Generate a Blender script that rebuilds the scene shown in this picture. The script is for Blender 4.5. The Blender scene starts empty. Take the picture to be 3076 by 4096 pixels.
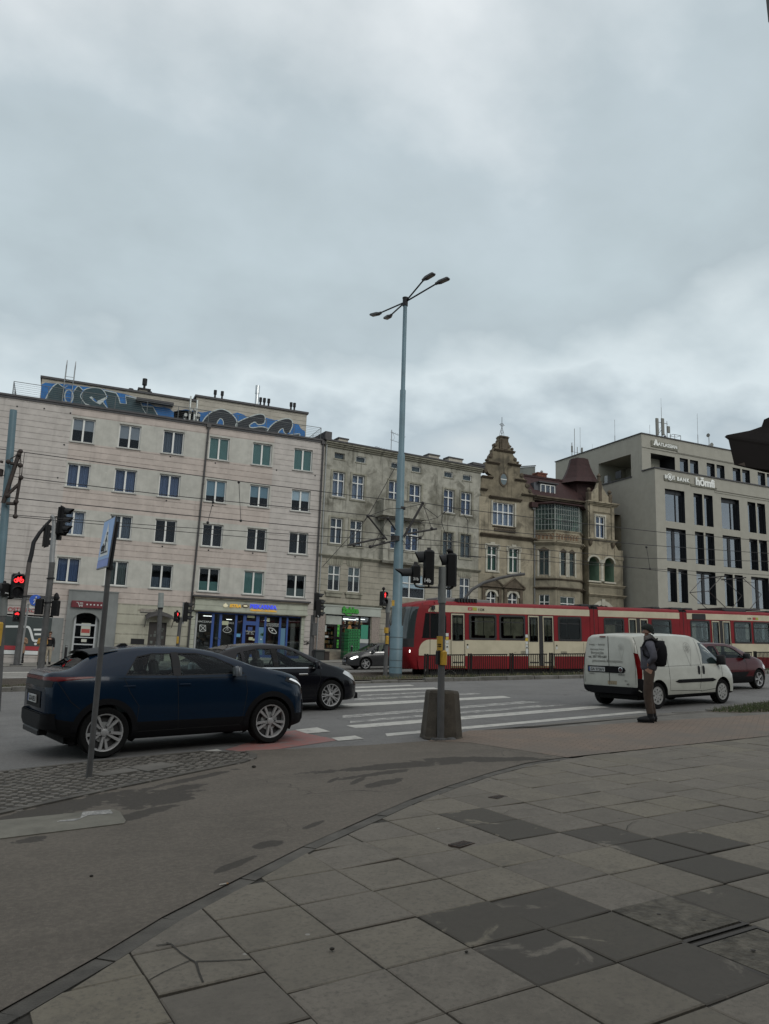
import bpy, bmesh, math, random
from math import sin, cos, pi, radians, sqrt, atan2, hypot
from mathutils import Vector, Matrix, noise as mnoise
random.seed(7)
SC = bpy.context.scene
COL = SC.collection

# ---------------------------------------------------------------- camera
CAM_H = 1.61
FPX, CX, CY = 3078.0, 1538.0, 2048.0          # photo pixels (3076 x 4096)
PITCH, ROLL, YAW = radians(10.4), radians(2.1), radians(22.5)
_F = Vector((sin(YAW)*cos(PITCH), cos(YAW)*cos(PITCH), sin(PITCH)))
_r0 = Vector((cos(YAW), -sin(YAW), 0)); _u0 = _r0.cross(_F)
_U = _u0*cos(ROLL) - _r0*sin(ROLL)
_R = _r0*cos(ROLL) + _u0*sin(ROLL)
cam = bpy.data.cameras.new('camera')
cam.sensor_fit = 'VERTICAL'; cam.sensor_height = 24.0; cam.lens = 24.0*FPX/4096
cam.clip_start = 0.05; cam.clip_end = 3000
camo = bpy.data.objects.new('camera', cam); COL.objects.link(camo)
camo.matrix_world = Matrix(((_R.x,_U.x,-_F.x,0),(_R.y,_U.y,-_F.y,0),(_R.z,_U.z,-_F.z,CAM_H),(0,0,0,1)))
SC.camera = camo

def ray(px, py): return _R*((px-CX)/FPX) - _U*((py-CY)/FPX) + _F
ORG = Vector((0,0,CAM_H))
def at(px, py, Y):                             # point on the vertical plane y = Y
    d = ray(px, py); return ORG + d*(Y/d.y)
def atX(px, py, X):
    d = ray(px, py); return ORG + d*(X/d.x)

# ---------------------------------------------------------------- sky, sun, exposure
SUN_EL, SUN_AZ = radians(30), radians(165)     # azimuth from +Y towards +X: behind the camera, a little right
w = bpy.data.worlds.new('World'); SC.world = w; w.use_nodes = True
nt = w.node_tree; nt.nodes.clear()
def N(t, **k):
    n = nt.nodes.new(t)
    for a, b in k.items(): setattr(n, a, b)
    return n
def Lk(a, b): nt.links.new(a, b)
def mathn(op, a, b=None):
    n = N('ShaderNodeMath', operation=op)
    for i, v in enumerate((a, b)):
        if v is None: continue
        if isinstance(v, (int, float)): n.inputs[i].default_value = v
        else: Lk(v, n.inputs[i])
    return n.outputs[0]
out = N('ShaderNodeOutputWorld'); bg = N('ShaderNodeBackground'); bg.inputs[1].default_value = 0.1
sky = N('ShaderNodeTexSky', sky_type='NISHITA', sun_disc=False, sun_elevation=SUN_EL, sun_rotation=SUN_AZ)
tc = N('ShaderNodeTexCoord'); sep = N('ShaderNodeSeparateXYZ'); Lk(tc.outputs['Generated'], sep.inputs[0])
zc = mathn('MAXIMUM', sep.outputs[2], 0.0); den = mathn('ADD', zc, 0.42)
cmb = N('ShaderNodeCombineXYZ'); Lk(mathn('DIVIDE', sep.outputs[0], den), cmb.inputs[0]); Lk(mathn('DIVIDE', sep.outputs[1], den), cmb.inputs[1])
n1 = N('ShaderNodeTexNoise'); n1.inputs['Scale'].default_value = 2.1; n1.inputs['Detail'].default_value = 5; n1.inputs['Roughness'].default_value = .47
mp = N('ShaderNodeMapping'); mp.inputs['Location'].default_value = (5.1, 2.2, 0); mp.inputs['Scale'].default_value = (1, 1.15, 1)
Lk(cmb.outputs[0], mp.inputs[0]); Lk(mp.outputs[0], n1.inputs['Vector'])
n2 = N('ShaderNodeTexNoise'); n2.inputs['Scale'].default_value = 6.2; n2.inputs['Detail'].default_value = 6; n2.inputs['Roughness'].default_value = .5
Lk(mp.outputs[0], n2.inputs['Vector'])
# height profile of the cloud deck: bright strip at the horizon, grey belly above it, lighter overhead
side = mathn('ADD', mathn('MULTIPLY', sep.outputs[0], .62), mathn('MULTIPLY', sep.outputs[1], .2))
wz = mathn('ADD', zc, mathn('ADD', mathn('MULTIPLY', mathn('SUBTRACT', n1.outputs['Fac'], .5), .40), mathn('MULTIPLY', mathn('SUBTRACT', n2.outputs['Fac'], .5), .22)))
wz = mathn('SUBTRACT', wz, mathn('MULTIPLY', mathn('SUBTRACT', side, .38), .24))
ramp = N('ShaderNodeValToRGB'); Lk(wz, ramp.inputs[0])
cr = ramp.color_ramp
for p, c in ((0.0,(.92,.98,.985)), (.23,(.88,.945,.955)), (.315,(.68,.765,.795)), (.39,(.475,.555,.59)), (.50,(.495,.58,.615)), (.62,(.505,.585,.625)), (1.0,(.47,.55,.595))):
    e = cr.elements.new(p) if p not in (0.0, 1.0) else cr.elements[0 if p == 0 else 1]
    e.color = (*c, 1)
fac = mathn('ADD', mathn('MULTIPLY', mathn('SUBTRACT', n1.outputs['Fac'], .5), .16), mathn('MULTIPLY', mathn('SUBTRACT', n2.outputs['Fac'], .5), .30))
gain = mathn('MULTIPLY', mathn('ADD', fac, 1.0), 10.6)
cl = N('ShaderNodeVectorMath', operation='SCALE'); Lk(ramp.outputs[0], cl.inputs[0]); Lk(gain, cl.inputs['Scale'])
mix = N('ShaderNodeMix', data_type='RGBA'); mix.inputs[0].default_value = 0.93
Lk(sky.outputs[0], mix.inputs[6]); Lk(cl.outputs[0], mix.inputs[7]); Lk(mix.outputs[2], bg.inputs[0]); Lk(bg.outputs[0], out.inputs[0])
sl = bpy.data.lights.new('sun', 'SUN'); sl.energy = 1.0; sl.angle = radians(30); sl.color = (1, .965, .90)
so = bpy.data.objects.new('sun', sl); COL.objects.link(so)
sd = Vector((sin(SUN_AZ)*cos(SUN_EL), cos(SUN_AZ)*cos(SUN_EL), sin(SUN_EL)))
so.rotation_euler = sd.to_track_quat('Z', 'Y').to_euler()
so.location = (0, -20, 40)
SC.view_settings.view_transform = 'Standard'; SC.view_settings.look = 'None'
SC.view_settings.exposure = 0.0; SC.view_settings.gamma = 1.0
SC.view_settings.use_curve_mapping = False
SC.cycles.use_denoising = True
SC.cycles.max_bounces = 8; SC.cycles.transparent_max_bounces = 16
SC.cycles.sample_clamp_indirect = 3.0

# zoom views of the photo used while measuring
def z1(x,y): return (x/2.0763, 1440+y/2.0763)
def z2(x,y): return (700+x/2.0763, 1500+y/2.0763)
def z3(x,y): return (1250+x/2.0763, 1650+y/2.0763)
def z4(x,y): return (1850+x/2.373, 1640+y/2.373)
def z5(x,y): return (2200+x/1.896, 1560+y/1.896)
def z6(x,y): return (x/2.0763, 2000+y/2.0763)
def z7(x,y): return (700+x/1.8456, 2200+y/1.8456)
def z8(x,y): return (1550+x/2.0763, 2300+y/2.0763)
def z9(x,y): return (2250+x/2.011, 2350+y/2.011)
def z12(x,y): return (1500+x/1.0539, 2850+y/1.0539)
def za(x,y): return (x/4.021, 2250+y/4.021)
def zb(x,y): return (x/3.16, 1600+y/3.16)
def zc_(x,y): return (560+x/5.537, 2300+y/5.537)
def zd(x,y): return (1180+x/3.775, 2350+y/3.775)
def ze(x,y): return (780+x/3.611, 2380+y/3.611)
def zf(x,y): return (1500+x/4.1525, 2100+y/4.1525)
def zg(x,y): return (2500+x/2.8837, 1500+y/2.8837)

def smooth(a, b, t):
    t = max(0.0, min(1.0, (t-a)/(b-a))); return t*t*(3-2*t)
def gz(x, y):                                   # the street climbs to the right and dips between the carriageways
    xx = max(-60.0, min(90.0, x)); yy = max(-30.0, min(70.0, y))
    return .04*xx + .008*yy - .26*smooth(24.9, 28.5, y)*(1-smooth(42.0, 45.2, y))
def gp(px, py, dz=0.0):                         # point on the ground plane
    d = ray(px, py)
    t = (dz-CAM_H)/(d.z - .04*d.x - .008*d.y)
    return ORG + d*t
# ---------------------------------------------------------------- helpers
MATS = {}
def nodes_of(m):
    m.use_nodes = True; return m.node_tree, m.node_tree.nodes['Principled BSDF']
def M(name, col, rough=.6, metal=0.0, var=0.0, vs=2.0, bump=0.0, bs=60.0, spec=.5, coat=0.0, emis=0.0, dirt=0.0, ds=.35, stretch=(1,1,1)):
    if name in MATS: return MATS[name]
    m = bpy.data.materials.new(name); t, b = nodes_of(m); MATS[name] = m
    b.inputs['Base Color'].default_value = (*col, 1); b.inputs['Roughness'].default_value = rough
    b.inputs['Metallic'].default_value = metal; b.inputs['Specular IOR Level'].default_value = spec
    if coat: b.inputs['Coat Weight'].default_value = coat; b.inputs['Coat Roughness'].default_value = .04
    if emis:
        b.inputs['Emission Color'].default_value = (*col, 1); b.inputs['Emission Strength'].default_value = emis
    if var or bump or dirt:
        g = t.nodes.new('ShaderNodeTexCoord')
        mp = t.nodes.new('ShaderNodeMapping'); mp.inputs['Scale'].default_value = stretch
        t.links.new(g.outputs['Object'], mp.inputs[0])
        last = None
        if var:
            n = t.nodes.new('ShaderNodeTexNoise'); n.inputs['Scale'].default_value = vs; n.inputs['Detail'].default_value = 6; n.inputs['Roughness'].default_value = .6
            t.links.new(mp.outputs[0], n.inputs['Vector'])
            r = t.nodes.new('ShaderNodeValToRGB'); r.color_ramp.elements[0].position = .3; r.color_ramp.elements[1].position = .7
            r.color_ramp.elements[0].color = (*[max(0, c*(1-var)) for c in col], 1); r.color_ramp.elements[1].color = (*[min(1, c*(1+var)) for c in col], 1)
            t.links.new(n.outputs['Fac'], r.inputs[0]); last = r.outputs[0]
        if dirt:
            n = t.nodes.new('ShaderNodeTexNoise'); n.inputs['Scale'].default_value = ds; n.inputs['Detail'].default_value = 8; n.inputs['Roughness'].default_value = .65; n.inputs['Distortion'].default_value = .6
            t.links.new(mp.outputs[0], n.inputs['Vector'])
            r = t.nodes.new('ShaderNodeValToRGB'); r.color_ramp.elements[0].position = .42; r.color_ramp.elements[1].position = .68
            r.color_ramp.elements[0].color = (1,1,1,1); r.color_ramp.elements[1].color = (1-dirt, 1-dirt*1.02, 1-dirt*1.06, 1)
            t.links.new(n.outputs['Fac'], r.inputs[0])
            x = t.nodes.new('ShaderNodeMix'); x.data_type = 'RGBA'; x.blend_type = 'MULTIPLY'; x.inputs[0].default_value = 1
            if last: t.links.new(last, x.inputs[6])
            else: x.inputs[6].default_value = (*col, 1)
            t.links.new(r.outputs[0], x.inputs[7]); last = x.outputs[2]
        if last: t.links.new(last, b.inputs['Base Color'])
        if bump:
            n = t.nodes.new('ShaderNodeTexNoise'); n.inputs['Scale'].default_value = bs; n.inputs['Detail'].default_value = 4
            t.links.new(mp.outputs[0], n.inputs['Vector'])
            u = t.nodes.new('ShaderNodeBump'); u.inputs['Strength'].default_value = bump; u.inputs['Distance'].default_value = .02
            t.links.new(n.outputs['Fac'], u.inputs['Height']); t.links.new(u.outputs[0], b.inputs['Normal'])
    return m
class NT:                                       # small shader-graph helper
    def __init__(s, name, rough=.7, spec=.4):
        s.m = bpy.data.materials.new(name); MATS[name] = s.m; s.t, s.b = nodes_of(s.m)
        s.b.inputs['Roughness'].default_value = rough; s.b.inputs['Specular IOR Level'].default_value = spec
        s.tc = s.t.nodes.new('ShaderNodeTexCoord'); s.co = s.tc.outputs['Object']
        sp = s.t.nodes.new('ShaderNodeSeparateXYZ'); s.t.links.new(s.co, sp.inputs[0]); s.x, s.y, s.z = sp.outputs
    def set(s, i, v):
        if v is None: return
        if isinstance(v, (int, float)):
            i.default_value = v if i.type == 'VALUE' else ((v, v, v, 1) if i.type == 'RGBA' else (v, v, v))
        elif isinstance(v, tuple): i.default_value = (*v, 1) if i.type == 'RGBA' else v
        else: s.t.links.new(v, i)
    def m_(s, op, a, b=None, c=None):
        n = s.t.nodes.new('ShaderNodeMath'); n.operation = op
        for i, v in enumerate((a, b, c)): s.set(n.inputs[i], v)
        return n.outputs[0]
    def noise(s, scale, detail=5, rough=.55, vec=None, dist=0.0):
        n = s.t.nodes.new('ShaderNodeTexNoise'); n.inputs['Scale'].default_value = scale; n.inputs['Detail'].default_value = detail
        n.inputs['Roughness'].default_value = rough; n.inputs['Distortion'].default_value = dist
        s.t.links.new(vec or s.co, n.inputs['Vector']); return n.outputs['Fac']
    def map(s, scale=(1,1,1), loc=(0,0,0), rot=(0,0,0), vec=None):
        n = s.t.nodes.new('ShaderNodeMapping'); n.inputs['Scale'].default_value = scale; n.inputs['Location'].default_value = loc; n.inputs['Rotation'].default_value = rot
        s.t.links.new(vec or s.co, n.inputs[0]); return n.outputs[0]
    def ss(s, v, a, b):                          # smooth step a..b
        n = s.t.nodes.new('ShaderNodeMapRange'); n.interpolation_type = 'SMOOTHSTEP'
        s.set(n.inputs[0], v); n.inputs[1].default_value = a; n.inputs[2].default_value = b
        return n.outputs[0]
    def mix(s, f, a, b, mode='MIX'):
        n = s.t.nodes.new('ShaderNodeMix'); n.data_type = 'RGBA'; n.blend_type = mode
        s.set(n.inputs[0], f); s.set(n.inputs[6], a); s.set(n.inputs[7], b); return n.outputs[2]
    def attr(s, name):
        n = s.t.nodes.new('ShaderNodeAttribute'); n.attribute_name = name; return n.outputs['Fac']
    def bump(s, h, strength=.3, dist=.02):
        n = s.t.nodes.new('ShaderNodeBump'); n.inputs['Strength'].default_value = strength; n.inputs['Distance'].default_value = dist
        s.t.links.new(h, n.inputs['Height']); s.t.links.new(n.outputs[0], s.b.inputs['Normal'])
    def color(s, v): s.set(s.b.inputs['Base Color'], v); return s.m
def glass(name, tint=(.62,.72,.70), refl=.12, rough=.02, mul=.6):
    if name in MATS: return MATS[name]
    m = bpy.data.materials.new(name); MATS[name] = m; m.use_nodes = True; t = m.node_tree; t.nodes.clear()
    o = t.nodes.new('ShaderNodeOutputMaterial'); mx = t.nodes.new('ShaderNodeMixShader')
    tr = t.nodes.new('ShaderNodeBsdfTransparent'); tr.inputs[0].default_value = (*tint, 1)
    gl = t.nodes.new('ShaderNodeBsdfGlossy'); gl.inputs['Roughness'].default_value = rough; gl.inputs[0].default_value = (.9,.94,1,1)
    fr = t.nodes.new('ShaderNodeLayerWeight'); fr.inputs[0].default_value = .32
    ad = t.nodes.new('ShaderNodeMath'); ad.operation = 'MULTIPLY_ADD'; ad.inputs[1].default_value = mul; ad.inputs[2].default_value = refl; ad.use_clamp = True
    t.links.new(fr.outputs['Fresnel'], ad.inputs[0]); t.links.new(ad.outputs[0], mx.inputs[0])
    t.links.new(tr.outputs[0], mx.inputs[1]); t.links.new(gl.outputs[0], mx.inputs[2]); t.links.new(mx.outputs[0], o.inputs[0])
    return m

class MB:
    def __init__(s): s.v = []; s.f = []; s.mi = []
    def add(s, vs, fs, mi=0):
        o = len(s.v); s.v += [tuple(p) for p in vs]
        for f in fs: s.f.append([o+i for i in f]); s.mi.append(mi)
        return s
    def box(s, x0, x1, y0, y1, z0, z1, mi=0, rot=0.0, piv=None):
        P = [(x0,y0,z0),(x1,y0,z0),(x1,y1,z0),(x0,y1,z0),(x0,y0,z1),(x1,y0,z1),(x1,y1,z1),(x0,y1,z1)]
        if rot:
            cx, cy = piv or ((x0+x1)/2, (y0+y1)/2)
            P = [(cx+(a-cx)*cos(rot)-(b-cy)*sin(rot), cy+(a-cx)*sin(rot)+(b-cy)*cos(rot), c) for a,b,c in P]
        return s.add(P, [(0,3,2,1),(4,5,6,7),(0,1,5,4),(1,2,6,5),(2,3,7,6),(3,0,4,7)], mi)
    def rbox(s, x0, x1, y0, y1, z0, z1, r=.02, mi=0):        # box with chamfered vertical and top edges
        pl = [(x0+r,y0),(x1-r,y0),(x1,y0+r),(x1,y1-r),(x1-r,y1),(x0+r,y1),(x0,y1-r),(x0,y0+r)]
        cx, cy = (x0+x1)/2, (y0+y1)/2
        def ins(p): return (p[0]+(r if p[0] < cx else -r)*.8, p[1]+(r if p[1] < cy else -r)*.8)
        vs = [(a,b,z0) for a,b in pl]+[(a,b,z1-r) for a,b in pl]+[(*ins(p),z1) for p in pl]
        fs = [tuple(range(7,-1,-1)), tuple(range(16,24))]
        for k in (0,8):
            for i in range(8): fs.append((k+i,k+(i+1)%8,k+8+(i+1)%8,k+8+i))
        return s.add(vs, fs, mi)
    def quad(s, a, b, c, d, mi=0): return s.add([a,b,c,d], [(0,1,2,3)], mi)
    def poly(s, pts, mi=0): return s.add(pts, [tuple(range(len(pts)))], mi)
    def prism(s, pts, y0, y1, mi=0, axis='y', mi2=None):      # 2-D outline extruded along one axis
        def P(a, b, c):
            return (a,c,b) if axis == 'y' else ((c,a,b) if axis == 'x' else (a,b,c))
        n = len(pts); vs = [P(a,b,y0) for a,b in pts]+[P(a,b,y1) for a,b in pts]
        s.add(vs, [tuple(range(n)), tuple(range(2*n-1,n-1,-1))], mi)
        s.add(vs, [(i,(i+1)%n,n+(i+1)%n,n+i) for i in range(n)], mi if mi2 is None else mi2)
        return s
    def tube(s, path, r, n=8, mi=0, cap=True):
        path = [Vector(p) for p in path]; rs = r if isinstance(r, (list,tuple)) else [r]*len(path)
        rings = []; prev = None
        for i, p in enumerate(path):
            a = path[max(0,i-1)]; b = path[min(len(path)-1,i+1)]
            t = (b-a).normalized()
            if prev is None:
                u = t.orthogonal().normalized()
            else: u = (prev - t*prev.dot(t)).normalized()
            prev = u; v = t.cross(u)
            rings.append([p+(u*cos(2*pi*k/n)+v*sin(2*pi*k/n))*rs[i] for k in range(n)])
        vs = [q for R_ in rings for q in R_]; fs = []
        for i in range(len(path)-1):
            for k in range(n): fs.append((i*n+k, i*n+(k+1)%n, (i+1)*n+(k+1)%n, (i+1)*n+k))
        if cap: fs += [tuple(range(n-1,-1,-1)), tuple(range((len(path)-1)*n, len(path)*n))]
        return s.add(vs, fs, mi)
    def lathe(s, prof, c=(0,0,0), axis='z', n=16, mi=0, cap=True, a0=0.0, a1=2*pi):
        full = abs(a1-a0-2*pi) < 1e-6; m = n if full else n+1
        vs = []
        for r, h in prof:
            for k in range(m):
                a = a0+(a1-a0)*k/n; x, y = r*cos(a), r*sin(a)
                vs.append({'z':(c[0]+x,c[1]+y,c[2]+h), 'y':(c[0]+x,c[1]+h,c[2]+y), 'x':(c[0]+h,c[1]+x,c[2]+y)}[axis])
        fs = []
        for i in range(len(prof)-1):
            for k in range(n if not full else m):
                k2 = (k+1)%m if full else k+1
                fs.append((i*m+k, i*m+k2, (i+1)*m+k2, (i+1)*m+k))
        if cap and full:
            if prof[0][0] > 1e-5: fs.append(tuple(range(m-1,-1,-1)))
            if prof[-1][0] > 1e-5: fs.append(tuple(range((len(prof)-1)*m, len(prof)*m)))
        return s.add(vs, fs, mi)
    def ball(s, c, r, n=10, mi=0, sq=(1,1,1)):
        prof = [(max(1e-4, r*sin(pi*i/n)), -r*cos(pi*i/n)) for i in range(n+1)]
        o = len(s.v); s.lathe(prof, (0,0,0), 'z', n+4, mi, cap=False)
        for i in range(o, len(s.v)):
            x,y,z = s.v[i]; s.v[i] = (c[0]+x*sq[0], c[1]+y*sq[1], c[2]+z*sq[2])
        return s
    def xf(s, mat, start=0):
        for i in range(start, len(s.v)): s.v[i] = tuple(mat @ Vector(s.v[i]))
        return s
    def mesh(s, name, mats, smooth=False):
        me = bpy.data.meshes.new(name); me.from_pydata(s.v, [], s.f)
        for m in (mats if isinstance(mats, (list,tuple)) else [mats]): me.materials.append(m)
        me.polygons.foreach_set('material_index', s.mi)
        bm = bmesh.new(); bm.from_mesh(me)
        bmesh.ops.remove_doubles(bm, verts=bm.verts, dist=1e-5) if smooth else None
        bmesh.ops.recalc_face_normals(bm, faces=bm.faces)
        if smooth:
            ang = radians(smooth if smooth > 1 else 40)
            for f in bm.faces: f.smooth = True
            for e in bm.edges:
                if len(e.link_faces) == 2 and e.calc_face_angle(0) > ang: e.smooth = False
        bm.to_mesh(me); bm.free(); me.update(); return me
    def build(s, name, mats, parent=None, smooth=False, loc=None, label=None):
        o = link(name, s.mesh(name, mats, smooth), parent, loc)
        if label: o['label'] = label
        return o
def pieces(mb, name, mats, parent):              # every loose piece of a builder as a part of its own
    n = len(mb.v); up = list(range(n))
    def fd_(i):
        while up[i] != i: up[i] = up[up[i]]; i = up[i]
        return i
    for f in mb.f:
        for i in f[1:]: up[fd_(i)] = fd_(f[0])
    g = {}
    for f, m in zip(mb.f, mb.mi): g.setdefault(fd_(f[0]), []).append((f, m))
    for fs in g.values():
        q = MB(); ix = {}
        for f, m in fs:
            for i in f:
                if i not in ix: ix[i] = len(q.v); q.v.append(mb.v[i])
            q.f.append([ix[i] for i in f]); q.mi.append(m)
        q.build(name, mats, parent)
def link(name, me, parent=None, loc=None, rotz=0.0):
    o = bpy.data.objects.new(name, me); COL.objects.link(o)
    if parent: o.parent = parent
    if loc: o.location = loc
    if rotz: o.rotation_euler = (0,0,rotz)
    return o
def tag(o, label, cat, group=None, kind=None):
    if label: o['label'] = label
    if cat: o['category'] = cat
    if group: o['group'] = group
    if kind: o['kind'] = kind
    return o
def thing(name, label, cat, loc=(0,0,0), rotz=0.0, group=None):
    o = bpy.data.objects.new(name, None); COL.objects.link(o); o.empty_display_size = .2
    o.location = loc; o.rotation_euler = (0,0,rotz); return tag(o, label, cat, group)
def structure(mb, name, mats, smooth=False):
    o = mb.build(name, mats, smooth=smooth); o['kind'] = 'structure'; return o
def copy_tree(o, parent=None):
    c = o.copy(); COL.objects.link(c)
    if parent: c.parent = parent
    for ch in list(o.children): copy_tree(ch, c)
    return c
def text_mb(s, size=1.0, ext=.02, mi=0, bold=0.0, shear=0.0, space=1.0, align='CENTER'):
    cu = bpy.data.curves.new('lettering', 'FONT'); cu.body = s; cu.size = size; cu.extrude = ext/2; cu.align_x = align
    cu.offset = bold; cu.shear = shear; cu.space_character = space; cu.resolution_u = 3
    ob = bpy.data.objects.new('lettering', cu); COL.objects.link(ob)
    dg = bpy.context.evaluated_depsgraph_get(); me = bpy.data.meshes.new_from_object(ob.evaluated_get(dg))
    b = MB(); b.add([(p.co.x, -p.co.z, p.co.y) for p in me.vertices], [tuple(p.vertices) for p in me.polygons], mi)
    bpy.data.objects.remove(ob); bpy.data.curves.remove(cu); bpy.data.meshes.remove(me)
    return b                                     # reads from -y, x right, z up
def text_w(b):
    xs = [v[0] for v in b.v]; return (min(xs), max(xs)) if xs else (0, 1)
def shift(b, dx=0, dy=0, dz=0, sx=1, sz=1):
    b.v = [(x*sx+dx, y+dy, z*sz+dz) for x,y,z in b.v]; return b
def cut(obj, cutter, mode='DIFFERENCE'):         # boolean, applied without operators
    md = obj.modifiers.new('cut', 'BOOLEAN'); md.operation = mode; md.solver = 'EXACT'; md.object = cutter
    try: md.material_mode = 'INDEX'
    except Exception: pass
    dg = bpy.context.evaluated_depsgraph_get(); dg.update()
    me = bpy.data.meshes.new_from_object(obj.evaluated_get(dg))
    obj.modifiers.clear()
    if len(me.polygons) > 20: obj.data = me
    bpy.data.objects.remove(cutter)
    return obj
class Facade:                                    # vertical plane: u along it, v depth behind it, z absolute height
    def __init__(s, x, y, ang): s.o = Vector((x,y,0)); s.a = radians(ang); s.d = Vector((cos(s.a),sin(s.a),0)); s.n = Vector((-sin(s.a),cos(s.a),0))
    def uz(s, p, v=0.0):
        d = ray(*p); t = (s.n.dot(s.o-ORG)+v)/s.n.dot(d); P = ORG+d*t
        return ((P-s.o).dot(s.d), P.z)
    def rect(s, a, b, v=0.0):                    # two opposite corners -> u0,u1,z0,z1
        (u0,za_),(u1,zb_) = s.uz(a,v), s.uz(b,v)
        return (min(u0,u1), max(u0,u1), min(za_,zb_), max(za_,zb_))
    def world(s, u, v, z): P = s.o+s.d*u+s.n*v; return Vector((P.x,P.y,z))
def wall(mb, u0, u1, z0, z1, holes, y=0.0, reveal=.16, room=.9, cellmat=None, mi=0, mi_rev=None, mi_room=1, extra_u=(), extra_z=(), rooms=True):
    us = sorted({round(q,4) for q in [u0,u1,*extra_u]+[h[0] for h in holes]+[h[1] for h in holes] if u0-1e-6 <= q <= u1+1e-6})
    zs = sorted({round(q,4) for q in [z0,z1,*extra_z]+[h[2] for h in holes]+[h[3] for h in holes] if z0-1e-6 <= q <= z1+1e-6})
    for i in range(len(us)-1):
        for j in range(len(zs)-1):
            cu, cz = (us[i]+us[i+1])/2, (zs[j]+zs[j+1])/2
            if any(h[0] < cu < h[1] and h[2] < cz < h[3] for h in holes): continue
            mb.quad((us[i],y,zs[j]),(us[i+1],y,zs[j]),(us[i+1],y,zs[j+1]),(us[i],y,zs[j+1]), cellmat(cu,cz) if cellmat else mi)
    for h in holes:
        a,b,c,d = h[:4]; m = mi if mi_rev is None else mi_rev
        def ring(ya, yb, mm):
            for (p,q) in (((a,c),(b,c)),((b,c),(b,d)),((b,d),(a,d)),((a,d),(a,c))):
                mb.quad((p[0],ya,p[1]),(q[0],ya,q[1]),(q[0],yb,q[1]),(p[0],yb,p[1]), mm)
        ring(y, y+reveal, m)
        if rooms:
            ring(y+reveal, y+room, mi_room)
            mb.quad((a,y+room,c),(b,y+room,c),(b,y+room,d),(a,y+room,d), mi_room)
WINMESH = {}
def window(parent, u0, u1, z0, z1, frame, pane, y=.12, cols=2, transom=None, sill=None, cover=None, t=.07, sill_w=.08, lower_split=True):
    w_, h_ = u1-u0, z1-z0
    mb = MB(); d = .07
    mb.box(0,w_,y,y+d,0,t); mb.box(0,w_,y,y+d,h_-t,h_); mb.box(0,t,y,y+d,t,h_-t); mb.box(w_-t,w_,y,y+d,t,h_-t)
    for k in range(1, cols):
        x = w_*k/cols; mb.box(x-t*.75,x+t*.75,y-.008,y+d,t,h_-t)
    if transom: mb.box(t,w_-t,y-.012,y+d,h_*transom-t*.6,h_*transom+t*.6)
    o = mb.build('window', frame, parent, loc=(u0,0,z0))
    MB().box(t*.5,w_-t*.5,y+.03,y+.036,t*.5,h_-t*.5).build('pane', pane, o)
    if sill: MB().box(-.08,w_+.08,-.09,y,-.07,-.002).build('sill', sill, o)
    if cover:
        kind, mat_, z_a, z_b = cover                  # fractions of the height
        c = MB()
        if kind == 'curtain':
            n = 28; vs = []
            for i in range(n+1):
                x = t*.6+(w_-t*1.2)*i/n; yy = y+.2+.03*sin(i*1.9)+.012*sin(i*.7)
                vs += [(x,yy,h_*z_a+t*.5),(x,yy,h_*z_b-t*.5)]
            c.add(vs, [(2*i,2*i+2,2*i+3,2*i+1) for i in range(n)])
            c.build('curtain', mat_, o)
        else:
            c.box(t*.6,w_-t*.6,y+.075,y+.09,h_*z_a,h_*z_b-t*.4); c.build('blind', mat_, o)
    return o
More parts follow.
